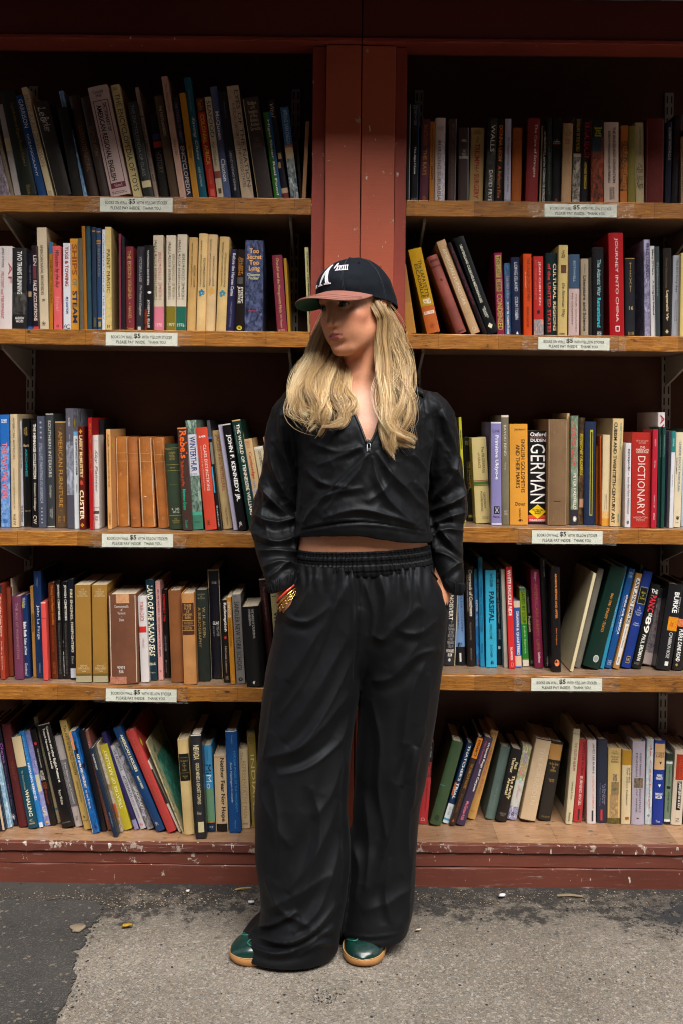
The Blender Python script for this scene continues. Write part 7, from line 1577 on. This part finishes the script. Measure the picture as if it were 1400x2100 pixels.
# picture-left mass (falls in front of her right shoulder)
lock([(684, 632, 2.45), (656, 690, 2.41), (639, 738, 2.36), (617, 772, 2.325), (610, 805, 2.305), (619, 836, 2.292), (631, 858, 2.284)], .014, .013, 120, 1)
lock([(690, 640, 2.46), (664, 712, 2.40), (637, 757, 2.35), (621, 792, 2.315), (627, 826, 2.292), (645, 852, 2.278), (655, 872, 2.272)], .016, .014, 140, 2)
lock([(700, 660, 2.46), (664, 732, 2.385), (645, 772, 2.33), (637, 805, 2.30), (645, 835, 2.28), (652, 860, 2.270), (634, 888, 2.266)], .016, .012, 140, 3)
lock([(710, 680, 2.46), (680, 750, 2.375), (665, 788, 2.32), (664, 818, 2.292), (682, 842, 2.274), (668, 864, 2.266), (640, 893, 2.262)], .015, .010, 140, 4)
lock([(714, 690, 2.45), (695, 762, 2.37), (690, 800, 2.322), (702, 828, 2.296), (700, 850, 2.278), (682, 868, 2.268), (662, 884, 2.264)], .014, .010, 130, 5)
lock([(720, 700, 2.45), (708, 772, 2.36), (711, 806, 2.325), (716, 832, 2.302), (706, 852, 2.286), (694, 866, 2.276)], .010, .008, 100, 6)
lock([(690, 640, 2.48), (657, 715, 2.43), (631, 765, 2.37), (613, 795, 2.33), (613, 822, 2.31), (621, 848, 2.30)], .012, .010, 90, 7)
lock([(708, 690, 2.45), (675, 776, 2.34), (660, 812, 2.298), (662, 838, 2.276), (660, 862, 2.264), (672, 880, 2.262)], .012, .008, 90, 17)
# picture-right mass
lock([(752, 596, 2.345), (776, 636, 2.322), (784, 656, 2.325), (785, 690, 2.33), (791, 735, 2.325), (788, 785, 2.305), (784, 830, 2.286), (785, 870, 2.272), (798, 905, 2.266), (814, 934, 2.264)], .008, .011, 130, 8)
lock([(762, 592, 2.36), (786, 636, 2.335), (800, 664, 2.345), (806, 702, 2.345), (820, 742, 2.335), (828, 785, 2.31), (826, 825, 2.29), (816, 862, 2.276), (814, 890, 2.268), (834, 914, 2.264), (844, 926, 2.264)], .009, .013, 140, 9)
lock([(770, 600, 2.40), (802, 652, 2.372), (814, 676, 2.375), (820, 712, 2.365), (834, 752, 2.35), (838, 792, 2.325), (835, 832, 2.302), (822, 868, 2.284), (806, 898, 2.272)], .011, .014, 130, 10)
lock([(758, 600, 2.37), (780, 655, 2.345), (784, 700, 2.34), (788, 745, 2.33), (788, 795, 2.305), (786, 845, 2.282), (792, 885, 2.268), (808, 918, 2.262), (812, 944, 2.262)], .010, .011, 130, 11)
lock([(766, 605, 2.39), (784, 672, 2.355), (778, 735, 2.345), (780, 785, 2.315), (792, 835, 2.285), (803, 872, 2.270), (824, 900, 2.262), (848, 918, 2.262)], .011, .010, 120, 12)
lock([(776, 605, 2.40), (788, 684, 2.36), (802, 735, 2.35), (808, 780, 2.325), (804, 825, 2.295), (796, 865, 2.275), (800, 900, 2.266), (818, 926, 2.264)], .014, .012, 130, 13)
lock([(780, 605, 2.42), (810, 700, 2.40), (831, 745, 2.385), (840, 780, 2.36), (842, 805, 2.34)], .012, .008, 80, 14)
lock([(768, 602, 2.39), (790, 680, 2.36), (786, 720, 2.355), (780, 750, 2.35), (782, 790, 2.33)], .007, .006, 60, 15)
lock([(756, 590, 2.36), (790, 634, 2.348), (806, 670, 2.36), (816, 700, 2.365)], .008, .012, 110, 16, .2)
pal = [np.array(c) for c in ((.60, .40, .185), (.74, .54, .28), (.39, .24, .105), (.90, .70, .41), (.25, .145, .062), (.52, .32, .14), (.96, .82, .57))]
for fi in range(26):      # stray wisps outside the masses
    r_ = random.Random(100+fi); lf = fi % 2
    if lf: st = [(700+r_.uniform(-20, 10), 655, 2.44), (650+r_.uniform(-20, 14), 725, 2.39), (612+r_.uniform(-24, 40), 785, 2.32), (622+r_.uniform(-30, 70), 845, 2.28), (632+r_.uniform(-20, 60), 890+r_.uniform(-15, 12), 2.262)]
    else: st = [(772, 606, 2.37), (800+r_.uniform(-14, 18), 672, 2.355), (815+r_.uniform(-40, 38), 750, 2.335), (815+r_.uniform(-38, 36), 830, 2.29), (822+r_.uniform(-34, 40), 915+r_.uniform(-25, 25), 2.262)]
    lock(st, .009, .016, 5, 300+fi, .9)
hv = []; hq = []; hcol = []; no = 0; bv = []; bf_ = []
for li, (pts_, r0, r1, n, seed, tips) in enumerate(locks):
    rs = np.random.RandomState(seed); path = np.array([U(*p) for p in pts_]); S_ = np.array(spline([tuple(p) for p in path], 7)); m = len(S_); tt = np.linspace(0, 1, m)
    S0 = S_.copy(); ph_ = seed*2.4
    dirs = np.gradient(S_, axis=0); dirs /= np.linalg.norm(dirs, axis=1)[:, None]
    side = np.cross(dirs, np.array((0, 1.0, 0))); side /= np.linalg.norm(side, axis=1)[:, None]; dep = np.cross(side, dirs)
    rad = r0+(r1-r0)*tt; rad = rad*np.where(tt > .82, 1-(tt-.82)/.18*.45, 1)
    wv = (.0095*np.sin(tt*11+ph_)*np.clip((tt-.15)*2, 0, 1))[:, None]*side+(.008*np.sin(tt*9.5+ph_*1.7)*np.clip((tt-.2)*2, 0, 1))[:, None]*dep
    S_ = S_+wv; ncl = 11; cu_, cv_ = rs.randn(ncl)*.52, rs.randn(ncl)*.36; cph = rs.rand(ncl)*6.28; cend = 1-.34*rs.rand(ncl)**1.3; cbr = rs.uniform(.75, 1.18, ncl); cc_ = [pal[rs.choice(7, p=[.26, .24, .14, .15, .07, .09, .05])] for _ in range(ncl)]
    # soft core so that the mass is not see-through
    for i in range(m):
        for k in range(8):
            a = 2*math.pi*k/8; cr_ = rad[i]*(.50 if n > 20 else .004)*(1 if tt[i] < .8 else max(.1, (1-tt[i])/.2))
            bv.append(S_[i]+side[i]*math.cos(a)*cr_+dep[i]*math.sin(a)*cr_*.55)
    o0 = li and bo; bo = len(bv)
    st0 = bo-m*8
    for i in range(m-1):
        for k in range(8): bf_.append((st0+i*8+k, st0+i*8+(k+1) % 8, st0+(i+1)*8+(k+1) % 8, st0+(i+1)*8+k))
    for s_i in range(int(n*3.0)):
        ci = rs.randint(ncl); u_, v_ = cu_[ci]+rs.randn()*.20, cv_[ci]+rs.randn()*.16; r_ = math.hypot(u_, v_)
        end = int(m*cend[ci]*(1-tips*.16*rs.rand()**1.6)); end = max(end, 6); sta = int(rs.rand()*3) if rs.rand() < .8 else int(m*.3*rs.rand())
        fly = rs.rand() < .13
        wa = rs.uniform(.10, .5)*(2.6 if fly else 1); wf = rs.uniform(5, 11); wp = rs.rand()*6.28; dr = rs.randn()*(.6 if fly else .16)
        i_ = np.arange(sta, end); t_ = tt[i_]
        cl_ = 1-.45*np.clip((t_-.55)/.45, 0, 1); off = (cu_[ci]*(1-.15*t_)+(u_-cu_[ci])*cl_+.42*np.sin(t_*12+cph[ci])*t_+wa*.45*np.sin(t_*wf+wp)*t_+dr*t_**2)[:, None]*side[i_]*rad[i_][:, None]+(v_+wa*.6*np.cos(t_*wf*.9+wp)*t_)[:, None]*dep[i_]*rad[i_][:, None]
        p_ = S_[i_]+off; L_ = len(i_)
        if L_ < 3: continue
        w_ = (rs.uniform(.00032, .00068)*(.7 if fly else 1))*np.minimum(1, (1-np.linspace(0, 1, L_))*4+.12)
        ang = rs.rand()*6.28
        cbase = pal[rs.choice(7, p=[.26, .24, .14, .15, .07, .09, .05])]*rs.uniform(.85, 1.15)*cbr[ci]
        cbase = cbase*.45+cc_[ci]*.55
        ring = []
        for k in range(3):
            a3 = ang+2*math.pi*k/3; ring.append(p_+side[i_]*(math.cos(a3)*w_)[:, None]+dep[i_]*(math.sin(a3)*w_)[:, None])
        vv_ = np.stack(ring, 1).reshape(-1, 3); hv.append(vv_); tcol = cbase[None, :]*(1+.35*(np.linspace(0, 1, L_)[:, None]-.45)); hcol.append(np.repeat(np.clip(tcol, 0, .9), 3, 0))
        b_ = no+np.arange(L_-1)*3
        for k in range(3): k2 = (k+1) % 3; hq.append(np.stack([b_+k, b_+k2, b_+3+k2, b_+3+k], 1))
        no += L_*3
nb_ = len(bv); hv = np.concatenate([np.array(bv)]+hv); hq = np.concatenate([np.array(bf_)]+[q+nb_ for q in hq]); hcol = np.concatenate([np.tile(np.array((.34, .21, .10)), (nb_, 1))]+hcol)
hair = np_mesh('hair', hv, hq, HAIR); own(hair)
ca = hair.data.color_attributes.new('tint', 'FLOAT_COLOR', 'POINT'); ca.data.foreach_set('color', np.concatenate([hcol, np.ones((len(hcol), 1))], 1).astype(np.float32).ravel())
